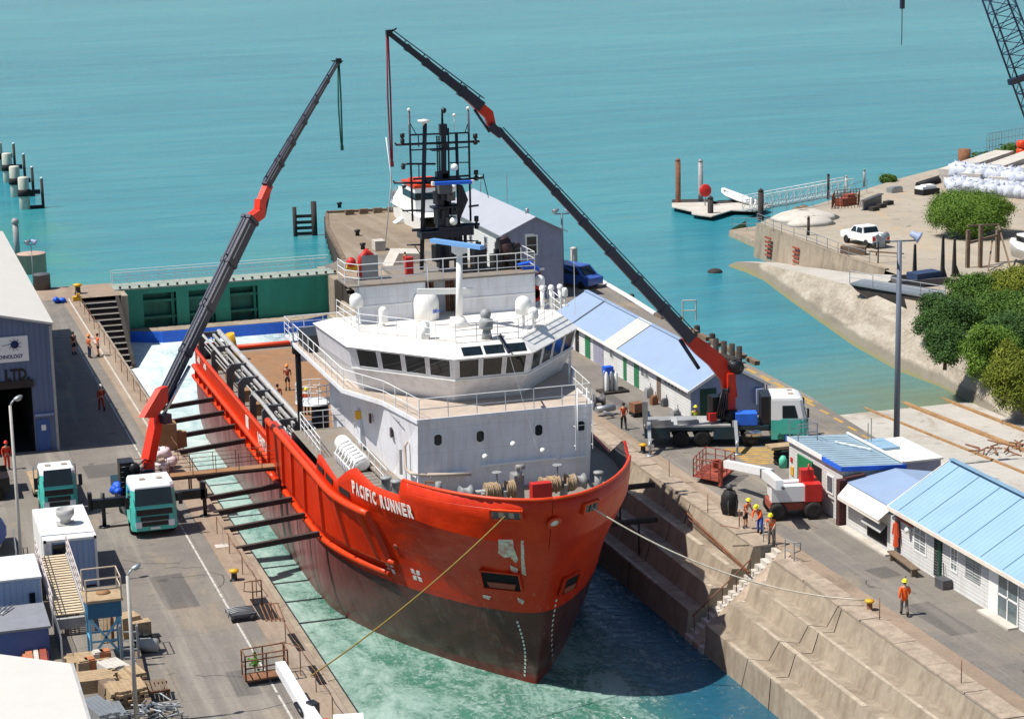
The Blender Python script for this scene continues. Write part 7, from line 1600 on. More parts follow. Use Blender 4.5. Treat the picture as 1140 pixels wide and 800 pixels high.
b = MB(); railing(b, [(hx0-.05, 108.3, zf+.1), (hx0+1.1, 108.4, zf+.1), (hx0+1.1, 107.2, zf+.1), (hx0-.05, 107.2, zf+.1)], 1.0, 2, .9, .03); b.build('roof_rail', M['galv'], HT)
# low shed behind the hut
LO = thing('low_shed', (54.6, 107, 0), 'low white shed with a small blue roof patch behind the flat roof hut', 'shed')
b = MB(); b.box(53.4, 57.2, 105.6, 110.4, 0, 1.75); b.build('walls', M['wallgrey'], LO); b = MB(); b.box(53.3, 57.3, 105.5, 110.5, 1.75, 1.85); b.build('roof', M['roofwhite'], LO); b = MB(); b.box(53.9, 55.9, 108, 110.2, 1.86, 2.0); b.build('blue_patch', M['roof_sky'], LO); b = MB(); b.tube((54.2, 108.6, 1.9), (54.2, 108.6, 3.4), .03, 5); b.tube((54.9, 109.6, 1.9), (54.9, 109.6, 3.4), .03, 5); b.build('stub_pipes', M['galv'], LO)
# middle shed with cream awning
MS = thing('awning_shed', (51.5, 98.3, 0), 'white shed with cream awning between the flat hut and the long sky blue roof', 'shed')
b = MB(); b.box(49.4, 55, 95.55, 101.2, 0, 2.2); b.build('walls', M['wallgrey'], MS)
b = MB(); b.prism([(49.35, 96.2, 2.3), (49.35, 101.3, 2.3), (52.2, 101.3, 2.75), (55.2, 101.3, 2.2), (55.2, 95.6, 2.2), (52.0, 95.6, 2.85)], (0, 0, .08)); b.build('roof', M['roof_blue'], MS)
b = MB(); b.prism([(49.3, 96.0, 2.32), (49.3, 101.0, 2.32), (48.65, 100.9, 1.75), (48.6, 96.1, 1.75)], (-.03, 0, .04)); b.box(48.62, 48.7, 96.1, 100.9, 1.6, 1.78); b.build('awning', mat('cream_awning', (220, 214, 202), .7, var=.03), MS)
b = MB(); b.box(49.25, 49.4, 95.6, 101.1, 0, 2.0); b.build('front_wall', M['wallwhite'], MS)
b = MB(); b.box(49.22, 49.25, 96.4, 98.6, .25, 1.35); b.build('serving_hatch', M['void'], MS); b = MB(); b.prism([(49.2, 96.4, 1.35), (49.2, 98.6, 1.35), (48.85, 98.6, 1.0), (48.85, 96.4, 1.0)], (0, 0, .04)); b.build('hatch_flap', M['grey_lt'], MS)
b = MB(); b.box(48.9, 49.35, 101.22, 101.62, 0, 2.5); b.prism([(49.3, 101.22, 2.5), (49.3, 101.6, 2.5), (50.4, 101.6, 2.6), (50.4, 101.22, 2.6)], (0, 0, .1)); b.build('brown_pillar', mat('dark_brown_pillar', (74, 42, 40), .8), MS)
b = MB(); b.box(48.75, 49.2, 95.6, 101, 0, .1); b.build('step', M['pale_concrete'], MS)
# long blue roofed building at the right edge
RB = thing('blue_roofed_building', (52, 86, 0), 'long white weatherboard building with sky blue roof at the right edge', 'building')
bx0, byn, byf, be = 49.5, 70.0, 95.4, 2.75
b = MB(); clad(b, (bx0, byf), (bx0, byn), 0, be, .14, .028, (-1, 0)); b.poly([(bx0+.01, byf, 0), (bx0+.01, byn, 0), (bx0+.01, byn, be), (bx0+.01, byf, be)]); b.build('front_wall', M['wallwhite'], RB, normals=False)
bxm, br, bx1 = 52.6, 4.6, 55.6
gable(bx0, bx1, bxm, byf, be, br, (0, 1), M['wallgrey'], RB); gable(bx0, bx1, bxm, byn, be, br, (0, -1), M['wallgrey'], RB)
b = MB(); b.poly([(bx1, byn, 0), (bx1, byf, 0), (bx1, byf, be), (bx1, byn, be)]); b.build('back_wall', M['wallgrey'], RB)
gable_roof(bx0, bx1, bxm, byn, byf, be+.05, br, M['roof_sky'], RB, .5, .07)
b = MB(); sl2 = (br-be)/(bxm-bx0)
for i in range(12): y = byf-.6-i*2.05; b.bar((bx0-.45, y, be-.45*sl2+.15), (bxm, y, br+.1), .03, .025); 
b.bar((bxm-.15, byf+.4, br+.12), (bxm-.15, byn, br+.12), .3, .03); b.build('roof_seam', mat('darker_blue_seam', (120, 152, 174), .5), RB)
b = MB(); b.bar((bx0-.52, byf+.5, be-.28), (bx0-.52, byn, be-.28), .06, .2); b.bar((bx0-.5, byf+.52, be-.25), (bxm, byf+.52, br+.05), .06, .14); b.build('barge_board', mat('cream_board', (224, 214, 200), .6), RB)
q = gX(1019.5, 613, bx0); add_window(RB, (bx0-.03, gX(1025, 605, bx0).y, 1.5), (0, -1, 0), (0, 0, 1), 1.25, 1.35, 'glass_lt', 'white_clean', (1, 2), .1)
ydo = gX(1045, 620, bx0).y; b = MB(); b.box(bx0-.04, bx0-.0, ydo-.42, ydo+.42, .1, 2.15); b.build('doorway', M['void'], RB); b = MB(); b.box(bx0-.09, bx0-.04, ydo-.36, ydo-.02, .1, 2.1); b.build('door', M['green_dk'], RB)
add_window(RB, (bx0-.03, gX(1063, 630, bx0).y, 1.5), (0, -1, 0), (0, 0, 1), .65, 1.2, 'glass_lt', 'white_clean', (1, 2), .09)
add_window(RB, (bx0-.03, gX(1084, 635, bx0).y, 1.5), (0, -1, 0), (0, 0, 1), 1.35, .95, 'glass_lt', 'grey_lt', (1, 0), .06)
yg = gX(1122, 668, bx0).y; b = MB(); b.box(bx0-.05, bx0-.0, yg-1.0, yg+.8, .12, 2.2); o = b.build('glass_door', M['glass_lt'], RB); b = MB(); b.box(bx0-.08, bx0-.05, yg-1.05, yg-.97, .1, 2.2); b.box(bx0-.08, bx0-.05, yg-.12, yg-.04, .1, 2.2); b.box(bx0-.08, bx0-.05, yg+.76, yg+.84, .1, 2.2); b.box(bx0-.08, bx0-.05, yg-1, yg+.8, 1.1, 1.18); b.build('door_frame', M['white_clean'], o)
yp = gX(1108, 652, bx0).y; b = MB(); b.box(bx0-.06, bx0-.0, yp-.35, yp+.5, .12, 2.2); b.build('white_door', M['white_clean'], RB)
b = MB(); b.box(48.9, bx0, yg-1.1, yp+.6, 0, .1); b.build('doorstep', M['pale_concrete'], RB)
y0 = gX(1002, 590, bx0).y; b = MB(); b.bar((bx0-.1, y0+.3, 2.0), (bx0-.1, y0-1.6, 2.0), .06, .14); b.build('coat_rail', M['rustred'], RB); b = MB(); b.ball((bx0-.2, y0-1.2, 1.72), .17, 10); b.build('white_buoy', M['white_clean'], RB)
b = MB(); q = V((bx0-.18, y0+.02, .5)); b.loft([q+V((0, -.22, .05)), q+V((-.14, -.1, .0)), q+V((-.14, .12, .02)), q+V((0, .22, .05))], [q+V((0, -.1, 1.35)), q+V((-.08, -.05, 1.35)), q+V((-.08, .05, 1.35)), q+V((0, .1, 1.35))]); b.bar(q+V((-.05, -.14, 1.2)), q+V((-.06, -.27, .55)), .1, .1); b.bar(q+V((-.05, .14, 1.2)), q+V((-.06, .27, .6)), .1, .1)
single(b, 'hanging_coat', M['cloth_darkorange'], q, 'orange work coat hanging on the wall at the corner of the blue roofed building', 'coat')
t = thing('bench', (48.9, 94.0, 0), 'rough plank bench along the front wall below the hanging orange coat', 'bench')
p, q = g(992, 613, .42), g(1020, 634, .42); b = MB(); b.bar(p, q, .42, .07); b.build('seat', M['timber'], t); b = MB()
for f in (.08, .92): c_ = p.lerp(q, f); b.box(c_.x-.16, c_.x+.16, c_.y-.06, c_.y+.06, 0, .38)
b.build('leg', M['timber'], t)
q = g(1050, 654); b = MB(); b.cbox(q+V((0, 0, .2)), (.5, .7, .4), .1); b.cbox(q+V((.0, 0, .44)), (.54, .74, .08), .1); b.tube(q+V((.2, .3, .4)), q+V((.25, .5, 1.1)), .03, 5); b.tube(q+V((.0, .5, .4)), q+V((.05, .7, 1.1)), .03, 5); single(b, 'tool_box', M['grey_dk'], q, 'dark box with a light rack beside the open door of the blue roofed building', 'box')
# ------------------------------------------------------------------ red and white boom lift
LF = thing('boom_lift', g(880, 572), 'red and white boom lift with rusty basket in front of the flat roof hut', 'boom lift')
c = g(882, 573); fw = V((-.97, .22, 0)).normalized(); sd = V((fw.y, -fw.x, 0))*-1
rot = Matrix((fw, sd, V((0, 0, 1)))).transposed()
b = MB(); b.cbox(c+V((0, 0, .72)), (2.7, 1.6, .4), M4=rot); b.build('chassis', M['rustred'], LF)
for a in (-.95, .95):
    for s in (-.9, .9):
        w0 = c+fw*a+sd*s+V((0, 0, .48)); mm = Matrix((fw, V((0, 0, 1)), sd)).transposed(); b = MB(); b.lathe([(.001, -.16), (.28, -.16), (.45, -.17), (.48, -.1), (.48, .1), (.45, .17), (.28, .16), (.001, .16)], w0, 16, mm); b.build('wheel', M['rubber'], LF)
b = MB(); b.cbox(c-fw*.95+V((0, 0, 1.45)), (.9, 1.9, .95), M4=rot); b.cbox(c-fw*1.42+V((0, 0, 1.4)), (.14, 1.6, .7), M4=rot); b.build('counterweight', M['red'], LF)
b = MB(); b.cbox(c+fw*.35+sd*.55+V((0, 0, 1.42)), (1.9, .62, .85), M4=rot); b.cbox(c+fw*.35-sd*.6+V((0, 0, 1.38)), (1.7, .55, .75), M4=rot); b.build('turntable_cover', M['cab_white'], LF)
b = MB(); b.box; p0 = c-fw*.75+V((0, 0, 1.9)); b.cbox(p0+V((0, 0, .25)), (.7, .6, .8), M4=rot); b.tube(p0+sd*.3+V((0, 0, .5)), p0+sd*.3+V((.1, 0, 1.0)), .05, 6); b.build('boom_pivot', M['red'], LF)
e1 = g(852, 527, 1.9); e0 = g(808, 516, 1.55); pv = g(868, 540, 2.5)
b = MB(); b.bar(pv, e1, .42, .5); b.bar(e1+V((.3, -.2, .05)), e0, .32, .42); b.build('boom', M['cab_white'], LF)
b = MB(); b.cbox(e1+V((-.1, 0, .0)), (.2, .4, .5), .2); b.tube(pv+V((.1, -.25, -.1)), e1+V((0, -.2, -.25)), .09, 8); b.build('boom_joint', M['grey_dk'], LF)
bk = [g(772, 537), g(800, 543), g(818, 530), g(786, 524)]; b = MB(); zb = V((0, 0, .35)); b.prism([p+zb for p in bk], (0, 0, .1)); railing(b, [p+zb for p in bk+[bk[0]]], 1.1, 3, .6, .03); ctr_ = (bk[0]+bk[1]+bk[2]+bk[3])/4; b.bar(bk[1]+V((.1, 0, .1)), bk[1]+V((.25, .2, 1.5)), .12, .3); b.cbox(ctr_+V((.2, 0, .9)), (.5, .3, .5)); b.build('basket', M['rustred'], LF)
# barrier rails at the stair head
for px, py, px2, py2, lb in ((850, 604, 863, 606, 'short grey pipe rail under the leaning workers at the stair head'), (874, 622, 884, 626, 'short grey pipe barrier hoop right of the dock stair head')):
    b = MB(); railing(b, [g(px, py), g(px2, py2)], 1.05, 2, .8, .03); 
    if px > 870: b.path([g(px2, py2)+V((0, 0, 1.05)), g(px2, py2)+V((.35, 0, 1.0)), g(px2, py2)+V((.35, 0, .6)), g(px2, py2)+V((0, 0, .5))], .03, 6)
    single(b, 'pipe_barrier', M['grey_md'], g(px, py), lb, 'barrier')
b = MB(); b.tube(g(823, 588), g(823, 588)+V((0, 0, 1.05)), .03, 6); b.tube(g(823, 588, .95), g(790, 592, .35)+V((.6, 0, .3)), .025, 5); single(b, 'rail_post', M['rust'], g(823, 588), 'thin rusty rail post beside the leftmost worker at the dock edge', 'post')
b = MB(); a, e = gX(763, 569, 42.6), gX(834, 637, 42.6); b.tube(a, e, .06, 8); b.tube(a-V((0, 0, .25)), e-V((0, 0, .1)), .03, 6)
single(b, 'wall_pipe', M['rust'], e, 'dark rusty pipe slung along the upper dock wall beyond the stair', 'pipe')
b = MB()
for k in range(7): p = gX(742+k*3, 556+k*4, 43.0); b.path([p+V((.4, 0, .3)), p+V((-.15, rnd.uniform(-.3, .3), -.3)), p+V((-.1, rnd.uniform(-.4, .4), -.9-rnd.random()*.5))], .05, 6)
single(b, 'rope_tangle', M['rust'], gX(752, 566, 43.0), 'tangle of dark ropes and chain hanging over the broken coping beyond the stair', 'ropes')
for px, py, lb in ((745, 532, 'thin wire post on the right dock edge below the outrigger foot'), (788, 572, 'thin wire post on the right dock edge near the tyre bundle'), (979, 691, 'thin wire post on the right dock edge just past the rope bollard'), (1070, 762, 'thin wire post at the near end of the right dock edge')):
    q = g(px, py); b = MB(); b.tube(q, q+V((0, 0, 1.15)), .022, 6); b.lathe([(.08, 0), (.06, .03), (.02, .05)], q, 8); single(b, 'edge_post', M['rust'], q, lb, 'post', 'wire posts along the right dock edge')
# tyres, drums and odds on the right quay
t = thing('tyre_bundle', g(812, 574), 'upright bundle of black tyres wrapped as a fender by the boom lift', 'fender')
q = g(812, 573); b = MB(); b.lathe([(.001, 0), (.34, .02), (.45, .3), (.48, .7), (.44, 1.1), (.3, 1.35), (.14, 1.45), (.001, 1.47)], q, 18); b.build('fender_body', M['rubber'], t); b = MB()
for k in range(6): a = k*math.pi/3; b.path([q+V((.36*math.cos(a), .36*math.sin(a), .04)), q+V((.50*math.cos(a), .50*math.sin(a), .7)), q+V((.3*math.cos(a), .3*math.sin(a), 1.36))], .04, 5)
b.lathe([(.2, 1.5), (.12, 1.6), (.12, 1.75), (.001, 1.76)], q, 10); b.build('lashing', M['grey_dk'], t)
t = thing('tyre_stack', g(870, 515), 'stack of black tyres under a plank with a green drum beside the hut corner', 'tyres')
q = g(872, 516); b = MB()
for k in range(4): b.lathe([(.32, .0), (.55, .02), (.6, .12), (.55, .22), (.32, .24)], q+V((0, 0, k*.24)), 16)
b.build('tyre', M['rubber'], t); b = MB(); b.cbox(q+V((-.1, 0, 1.08)), (1.7, .9, .18)); b.build('plank_top', M['timber_new'], t); b = MB(); b.lathe([(.24, 0), (.24, .5), (.12, .7), (.001, .72)], q+V((-.35, -.75, 0)), 12); b.build('green_drum', mat('aqua_green_drum', (90, 190, 160), .5), t)
GB = thing('gas_bottle_pallet', g(683, 434), 'pallet of white and silver gas bottles with blue cover before the long shed', 'gas bottles')
q = g(682, 436); b = MB(); b.cbox(q+V((0, 0, .08)), (1.9, 1.3, .14), .1); b.build('pallet', M['timber_dk'], GB)
for k in range(6):
    b = MB(); p = q+V((-.5+.34*(k % 3), -.22+.45*(k//3), .15)); b.lathe([(.13, 0), (.14, .05), (.14, 1.05), (.08, 1.2), (.05, 1.3), (.001, 1.32)], p, 10); b.build('bottle', M['galv'] if k % 2 else M['white_clean'], GB)
b = MB(); b.cbox(q+V((-.2, .35, 1.35)), (.6, .5, .7), .2); b.build('blue_cover', M['blue_tarp'], GB)
t = thing('wheel_bin', g(709, 464), 'small dark bin on wheels to the right of the walking worker by the long shed', 'bin')
q = g(709, 463); b = MB(); b.cbox(q+V((0, 0, .6)), (.75, .7, .6), .2); b.build('body', M['rust'], t); b = MB(); b.cbox(q+V((0, 0, .2)), (.8, .7, .15), .2)
for s in (-.25, .25): b.lathe([(.001, -.06), (.15, -.06), (.15, .06), (.001, .06)], q+V((s, -.3, .15)), 8, Matrix.Rotation(R(90), 3, 'X'))
b.build('base', M['rubber'], t)
b = MB(); p, q = g(664, 456, .45), g(684, 453, .45); b.tube(p, q, .22, 10); b.tube(p+V((.2, -.8, 0)), q+V((-.4, -.9, -.3)), .12, 8); single(b, 'steel_pipe', M['galv'], g(675, 457), 'length of grey steel pipe lying between the ship and the long shed', 'pipe')
b = MB(); q = g(668, 455); b.lathe([(.001, -.35), (.45, -.35), (.45, -.28), (.2, -.26), (.2, .26), (.45, .28), (.45, .35), (.001, .35)], q+V((-.1, 0, .6)), 14, Matrix.Rotation(R(90), 3, 'Y')); b.cbox(q+V((-.1, 0, .1)), (.8, .8, .15)); single(b, 'cable_reel', M['grey_dk'], q, 'dark cable reel standing at the dock edge beside the house of the ship', 'reel')
for px, py, s, m_, lb in ((722, 442, .5, 'grey_md', 'small grey compressor against the long shed wall'), (728, 450, .45, 'rust', 'rusty pump against the long shed wall left of the near corner'), (740, 452, .4, 'grey_dk', 'dark small drum against the long shed wall'), (752, 468, .55, 'grey_md', 'round grey float near the corner of the long shed')):
    q = g(px, py); b = MB(); b.cbox(q+V((0, 0, s*.5)), (s, s*.8, s), .2); b.tube(q+V((-s*.4, 0, s*1.1)), q+V((s*.4, 0, s*1.1)), s*.3, 8); b.tube(q+V((s*.3, 0, s)), q+V((s*.3, 0, s*1.9)), .03, 5); single(b, 'yard_machine', M[m_], q, lb, 'machine')
# blue van
VN = thing('blue_van', g(641, 318), 'blue van parked at the quay edge beside the far grey building', 'van', R(28))
def car_body(t, L, w_, prof, m, glassm='glass'):
    """side profile (y,z) swept across the width with tumblehome"""
    b = MB(); a = [(-w_/2*k, y, z) for y, z, k in prof]; c_ = [(w_/2*k, y, z) for y, z, k in prof]; b.loft(a, c_); return b.build('body', m, t, True)
car_body(VN, 4.6, 1.85, [(-2.3, .35, 1), (-2.3, .95, 1), (-1.7, 1.1, 1), (-.9, 1.85, .86), (1.9, 1.9, .86), (2.25, 1.1, .98), (2.3, .35, 1)], mat('van_blue', (54, 86, 160), .3, var=.06))
b = MB(); b.prism([(-.72, -1.62, 1.15), (.72, -1.62, 1.15), (.66, -.98, 1.76), (-.66, -.98, 1.76)], (0, -.04, .03)); b.build('windscreen', M['glass'], VN, True)
b = MB(); b.prism([(-.7, 2.2, 1.2), (.7, 2.2, 1.2), (.64, 1.98, 1.72), (-.64, 1.98, 1.72)], (0, .05, .02)); b.build('rear_window', M['glass'], VN, True)
for s in (-1, 1):
    b = MB(); b.prism([(s*.915, -1.35, 1.18), (s*.9, 1.7, 1.2), (s*.82, 1.6, 1.74), (s*.82, -.85, 1.74)], (-s*.03, 0, 0)); b.build('side_window', M['glass'], VN, True)
    for y in (-1.45, 1.4): wheel(VN, (s*.86, y, .33), r=.33, wd=.22, rimm='grey_md')
# ------------------------------------------------------------------ right yard and water objects
PK = thing('pickup_truck', (88.5, 178.5, .5), 'white double cab pickup parked above the retaining wall', 'pickup', R(187))
w_ = 1.85
b = MB(); pr = [(-2.6, .5, 1), (-2.65, .95, 1), (-2.45, 1.12, .98), (-1.3, 1.18, .98), (-1.3, 1.18, .98), (.95, 1.18, 1), (2.6, 1.2, 1), (2.65, .55, 1)]
b.loft([(-w_/2*k, y, z) for y, z, k in pr], [(w_/2*k, y, z) for y, z, k in pr]); b.build('body', M['cab_white'], PK, True)
b = MB(); pr = [(-1.35, 1.15, .96), (-.6, 1.78, .82), (.75, 1.8, .82), (1.05, 1.18, .95)]; b.loft([(-w_/2*k, y, z) for y, z, k in pr], [(w_/2*k, y, z) for y, z, k in pr]); b.build('cab', M['cab_white'], PK, True)
b = MB(); b.box(-.82, .82, 1.1, 2.55, 1.17, 1.24); b.build('tray_cover', M['white_clean'], PK, True)
b = MB(); b.prism([(-.74, -1.3, 1.22), (.74, -1.3, 1.22), (.68, -.68, 1.74), (-.68, -.68, 1.74)], (0, -.03, .03)); b.build('windscreen', M['glass'], PK, True)
b = MB(); b.prism([(-.76, 1.03, 1.25), (.76, 1.03, 1.25), (.68, .8, 1.72), (-.68, .8, 1.72)], (0, .05, .02)); b.build('rear_window', M['glass'], PK, True)
for s in (-1, 1):
    for ya, yb in ((-1.05, -.12), (-.04, .85)): b = MB(); b.prism([(s*.905, ya+(.08 if ya < -.5 else 0), 1.24), (s*.905, yb, 1.24), (s*.78, yb-.08, 1.7), (s*.78, ya+(.42 if ya < -.5 else .04), 1.7)], (-s*.02, 0, 0)); b.build('side_window', M['glass'], PK, True)
    for y in (-1.65, 1.6): wheel(PK, (s*.86, y, .37), r=.38, wd=.26, rimm='grey_md')
    b = MB(); b.box(s*.75-.14, s*.75+.14, 2.6, 2.68, .75, 1.1); b.build('tail_light', M['red'], PK, True)
b = MB(); b.box(-.9, .9, 2.6, 2.75, .42, .6); b.box(-.3, .3, 2.655, 2.67, .7, .8); b.build('bumper', M['grey_dk'], PK, True)
# pontoon and piles
PT = thing('floating_pontoon', g(800, 235, -2.2), 'pale floating pontoon in two joined pieces below the lattice footbridge', 'pontoon')
zp = -2.15
b = MB(); P = [(748, 227), (790, 226), (800, 231), (770, 236), (748, 231)]; b.prism([g(x, y, zp) for x, y in P], (0, 0, .12)); P2 = [(770, 235), (800, 228), (835, 226), (858, 232), (846, 236), (815, 235), (792, 242), (770, 239)]; b.prism([g(x, y, zp) for x, y in P2], (0, 0, .13)); b.build('deck', M['pale_concrete'], PT)
b = MB(); b.prism([g(x, y, zp-.5)*1.0 for x, y in P], (0, 0, .49)); b.prism([g(x, y, zp-.5) for x, y in P2], (0, 0, .49)); b.build('float', M['timber_dk'], PT)
for px, py, ty, r_, m_, lb in ((755, 231, 179, .3, 'rust', 'tall rusty brown pile at the left end of the pontoon'), (780, 229, 180, .28, 'grey_md', 'tall grey pile with pointed cap in the middle of the pontoon'), (791, 243, 221, .32, 'timber_dk', 'short dark pile at the near edge of the pontoon'), (847, 246, 213, .3, 'timber_dk', 'dark pile at the right end of the pontoon')):
    q = g(px, py, -2.6); tz = gY(px, ty, q.y).z; b = MB(); b.tube(q-V((0, 0, 2)), V((q.x, q.y, tz)), r_, 12); b.lathe([(r_*1.05, -.02), (r_*.8, .15), (.001, .35)], (q.x, q.y, tz), 12); single(b, 'mooring_pile', M[m_], q, lb, 'pile')
t = thing('lifebuoy_stand', g(785, 228, -2.0), 'round red lifebuoy cover on a post beside the middle pile', 'lifebuoy'); q = g(785, 229, -2.03); b = MB(); b.tube(q, q+V((0, 0, 1.2)), .06, 6); b.build('post', M['grey_md'], t); b = MB(); b.lathe([(.001, -.12), (.6, -.1), (.72, 0), (.6, .1), (.001, .12)], q+V((0, -.1, 1.7)), 18, Matrix.Rotation(R(80), 3, 'X')); b.build('lifebuoy', M['red'], t)
def dinghy(p, q, wd, label):
    d = (q-p); L = d.length; d.normalize(); s = V((-d.y, d.x, 0)); t = thing('dinghy', (p+q)/2, label, 'boat'); rows = []
    for f, k, up in ((0, .75, 0), (.3, 1, 0), (.65, .95, .05), (.88, .6, .2), (1, .06, .4)):
        c_ = p.lerp(q, f); rows.append([c_+s*wd/2*k+V((0, 0, .5+up)), c_+s*wd*.3*k+V((0, 0, .15+up*.6)), c_+V((0, 0, 0+up*.6)), c_-s*wd*.3*k+V((0, 0, .15+up*.6)), c_-s*wd/2*k+V((0, 0, .5+up))])
    b = MB(); b.smooth = True; b.grid(rows); b.build('hull', M['white_clean'], t)
    for e in (0, 4): b = MB(); b.path([r[e] for r in rows], .16, 8); b.build('tube', M['white_clean'], t)
    b = MB(); c_ = p.lerp(q, .25); b.cbox(c_+V((0, 0, .45)), (.3, 1.0, .1), math.atan2(d.y, d.x)); b.cbox(p+V((0, 0, .6)), (.3, .3, .6)); b.build('thwart', M['grey_lt'], t)
dinghy(g(838, 230, -2.2), g(805, 219, -2.2), 1.6, 'white inflatable dinghy lying on the pontoon')
dinghy(g(846, 242, -2.6)+V((3, 1, 0)), g(838, 236, -2.6)+V((4.5, 3.5, 0)), 1.5, 'dark small boat afloat at the right end of the pontoon') if False else None
FBr = thing('lattice_footbridge', g(905, 222, 0), 'pale steel lattice footbridge from the pontoon up to the yard', 'footbridge')
p, q = g(832, 234, -1.9), g(945, 214, 1.0); b = MB(); side = V((.45, -1.0, 0)).normalized()*.7
for s in (-1, 1):
    a, c_ = p+side*s, q+side*s; b.tube(a, c_, .06, 6); b.tube(a+V((0, 0, 1.5)), c_+V((0, 0, 1.5)), .06, 6); n = 14
    for i in range(n): u, v = a.lerp(c_, i/n), a.lerp(c_, (i+1)/n); b.tube(u, u+V((0, 0, 1.5)), .04, 5); b.tube(u, v+V((0, 0, 1.5)), .04, 5)
b.build('truss', mat('pale_footbridge_steel', (190, 198, 198), .5), FBr); b = MB(); b.bar(p, q, 1.2, .08); b.build('deck', M['galv'], FBr)
# pile dolphins far left and the ladder dolphin
M['pilew'] = mat('pale_concrete_pile', (190, 190, 176), .8, var=.08, dirt=(120, 130, 96), dirt_amt=.4, streak=True)
DN = ['nearest', 'second nearest', 'third', 'farthest']
D0 = None
for i, (px, py) in enumerate(((28, 232.5), (18, 219), (9.5, 203), (-1, 190))):
    q = g(px, py, -2.6); lab = 'pale round concrete pile with black fender, '+['nearest of the row', 'second from the near end', 'third from the near end', 'at the far end of the row'][i]
    if D0 is None:
        t = thing('mooring_dolphin', q, lab, 'dolphin', 0, 'row of mooring dolphins'); D0 = t
        b = MB(); b.lathe([(.62, -3), (.62, 3.6), (.55, 3.72), (.001, 3.74)], (0, 0, 0), 18); b.build('concrete_pile', M['pilew'], t, True)
        b = MB(); b.lathe([(.64, 1.5), (.76, 1.55), (.76, 2.25), (.64, 2.3)], (0, 0, 0), 18); b.cbox((1.2, .1, 1.9), (1.3, .5, .5)); b.cbox((1.0, .1, .15), (2.2, .7, .3)); b.build('fender_band', M['rubber'], t, True)
        b = MB(); b.tube((2.1, .1, -2), (2.1, .1, 3.4), .17, 8); b.build('timber_pile', M['timber_dk'], t, True); b = MB(); b.lathe([(.17, 0), (.17, .12), (.001, .2)], (2.1, .1, 3.4), 8); b.build('white_cap', M['white_clean'], t, True)
    else: copy_tree(D0, q, 0, lab)
LD = thing('ladder_dolphin', g(340, 262, -2.6), 'two dark timber piles joined by cross beams standing in the water beyond the gate', 'dolphin')
p, q = g(329, 263, -2.6), g(350.5, 262, -2.6)
for a, hh, r_ in ((p, 3.1, .22), (q, 3.6, .3)): b = MB(); b.tube(a-V((0, 0, 1.5)), a+V((0, 0, hh)), r_, 10); b.build('pile', M['timber_dk'], LD)
for z in (.25, .85, 1.45, 2.1): b = MB(); b.bar(p+V((0, 0, z)), q+V((0, 0, z)), .2, .32); b.build('cross_beam', M['timber_dk'], LD)
# dark timber fender on the right quay edge
t = thing('timber_fender_frame', g(805, 400, 0), 'dark timber fender frame with upright posts on the outer edge of the right quay', 'fender frame')
b = MB()
for i, px in enumerate((788, 797, 806, 815, 823)): q = g(px, 392+i*3, 0); b.tube(q-V((0, 0, 3)), q+V((0, 0, 1.2 if i else .7)), .22, 8)
b.bar(g(784, 392, .5), g(824, 402, .5), .3, .4); b.bar(g(790, 394, 1.0), g(824, 404, 1.0), .25, .3); b.build('posts', M['timber_dk'], t)
b = MB(); P = [g(640, 296, .12), g(700, 331, .12), g(730, 350, .12)]; b.path(P, .22, 6); b.path([g(604, 291, .12), g(640, 296, .12)], .22, 6); single(b, 'white_kerb', M['white'], g(690, 326), 'white painted timber kerb along the outer edge of the right quay', 'kerb')
b = MB()
for i in range(9): f = i/8; q = g(735, 353).lerp(g(838, 404), f); b.cbox(q+V((0, 0, .15)), (.4, 1.6, .3))
single(b, 'timber_kerb', M['timber'], g(790, 380), 'broken weathered timber kerb along the outer edge of the right quay past the white part', 'kerb')
for px, py in ((703, 322), (756, 348), (776, 357), (793, 366)):
    q = g(px, py+8, -.2); b = MB(); b.lathe([(.24, -4), (.24, .1), (.2, .2), (.001, .22)], q, 10); single(b, 'fender_pile', M['timber_dk'], q, 'dark fender pile standing against the outer quay edge behind the long shed', 'pile', 'fender piles behind the long shed')
b = MB(); q = g(639, 293); b.box(q.x-.25, q.x+.25, q.y-.25, q.y+.25, 0, 1.3); b.lathe([(.3, 1.3), (.34, 1.4), (.001, 1.5)], (q.x, q.y, 0), 10); single(b, 'stone_post', M['pale_concrete'], q, 'pale square post on the white kerb beyond the blue van', 'post')
b = MB(); q = g(760, 357); railing(b, [q, q+V((1.0, -.3, 0))], 1.6, 2, 1, .05); single(b, 'ladder_hoop', M['pale_concrete'], q, 'pale ladder hoop at the outer quay edge behind the shed ridge', 'hoop')
# pilot boat beyond the wharf
PB = thing('pilot_boat', (58.5, 214, -2.6), 'orange and white pilot boat lying behind the wharf and the black mast', 'boat')
b = MB(); c_ = gY(472, 250, 212); x_, z_ = c_.x, c_.z
b = MB(); b.grid([[(x_-2.2*k, y, 1.4+u), (x_-1.6*k, y, -2.6), (x_+1.6*k, y, -2.6), (x_+2.2*k, y, 1.4+u)] for y, k, u in ((206, .9, 0), (212, 1, 0), (217, .9, .3), (220.5, .5, .7), (222.5, .05, 1.0))]); b.poly([(x_-2, 206, 1.4), (x_+2, 206, 1.4), (x_+2.2, 217, 1.5), (x_, 222, 2.2), (x_-2.2, 217, 1.5)]); b.build('hull', M['white_clean'], PB)
b = MB(); b.box(x_-1.6, x_+1.6, 209, 214, 1.4, 3.9); cb_ = b.build('cabin', M['white_clean'], PB); b = MB(); b.box(x_-1.62, x_+1.62, 208.97, 214.03, 2.7, 3.4); b.build('window_band', M['glass'], cb_); b = MB(); b.box(x_-1.7, x_+1.7, 208.9, 214.1, 3.9, 4.2); b.box(x_-1.2, x_+1.2, 209.5, 213, 4.2, 4.5); b.build('orange_roof', M['orange_rail'], PB)
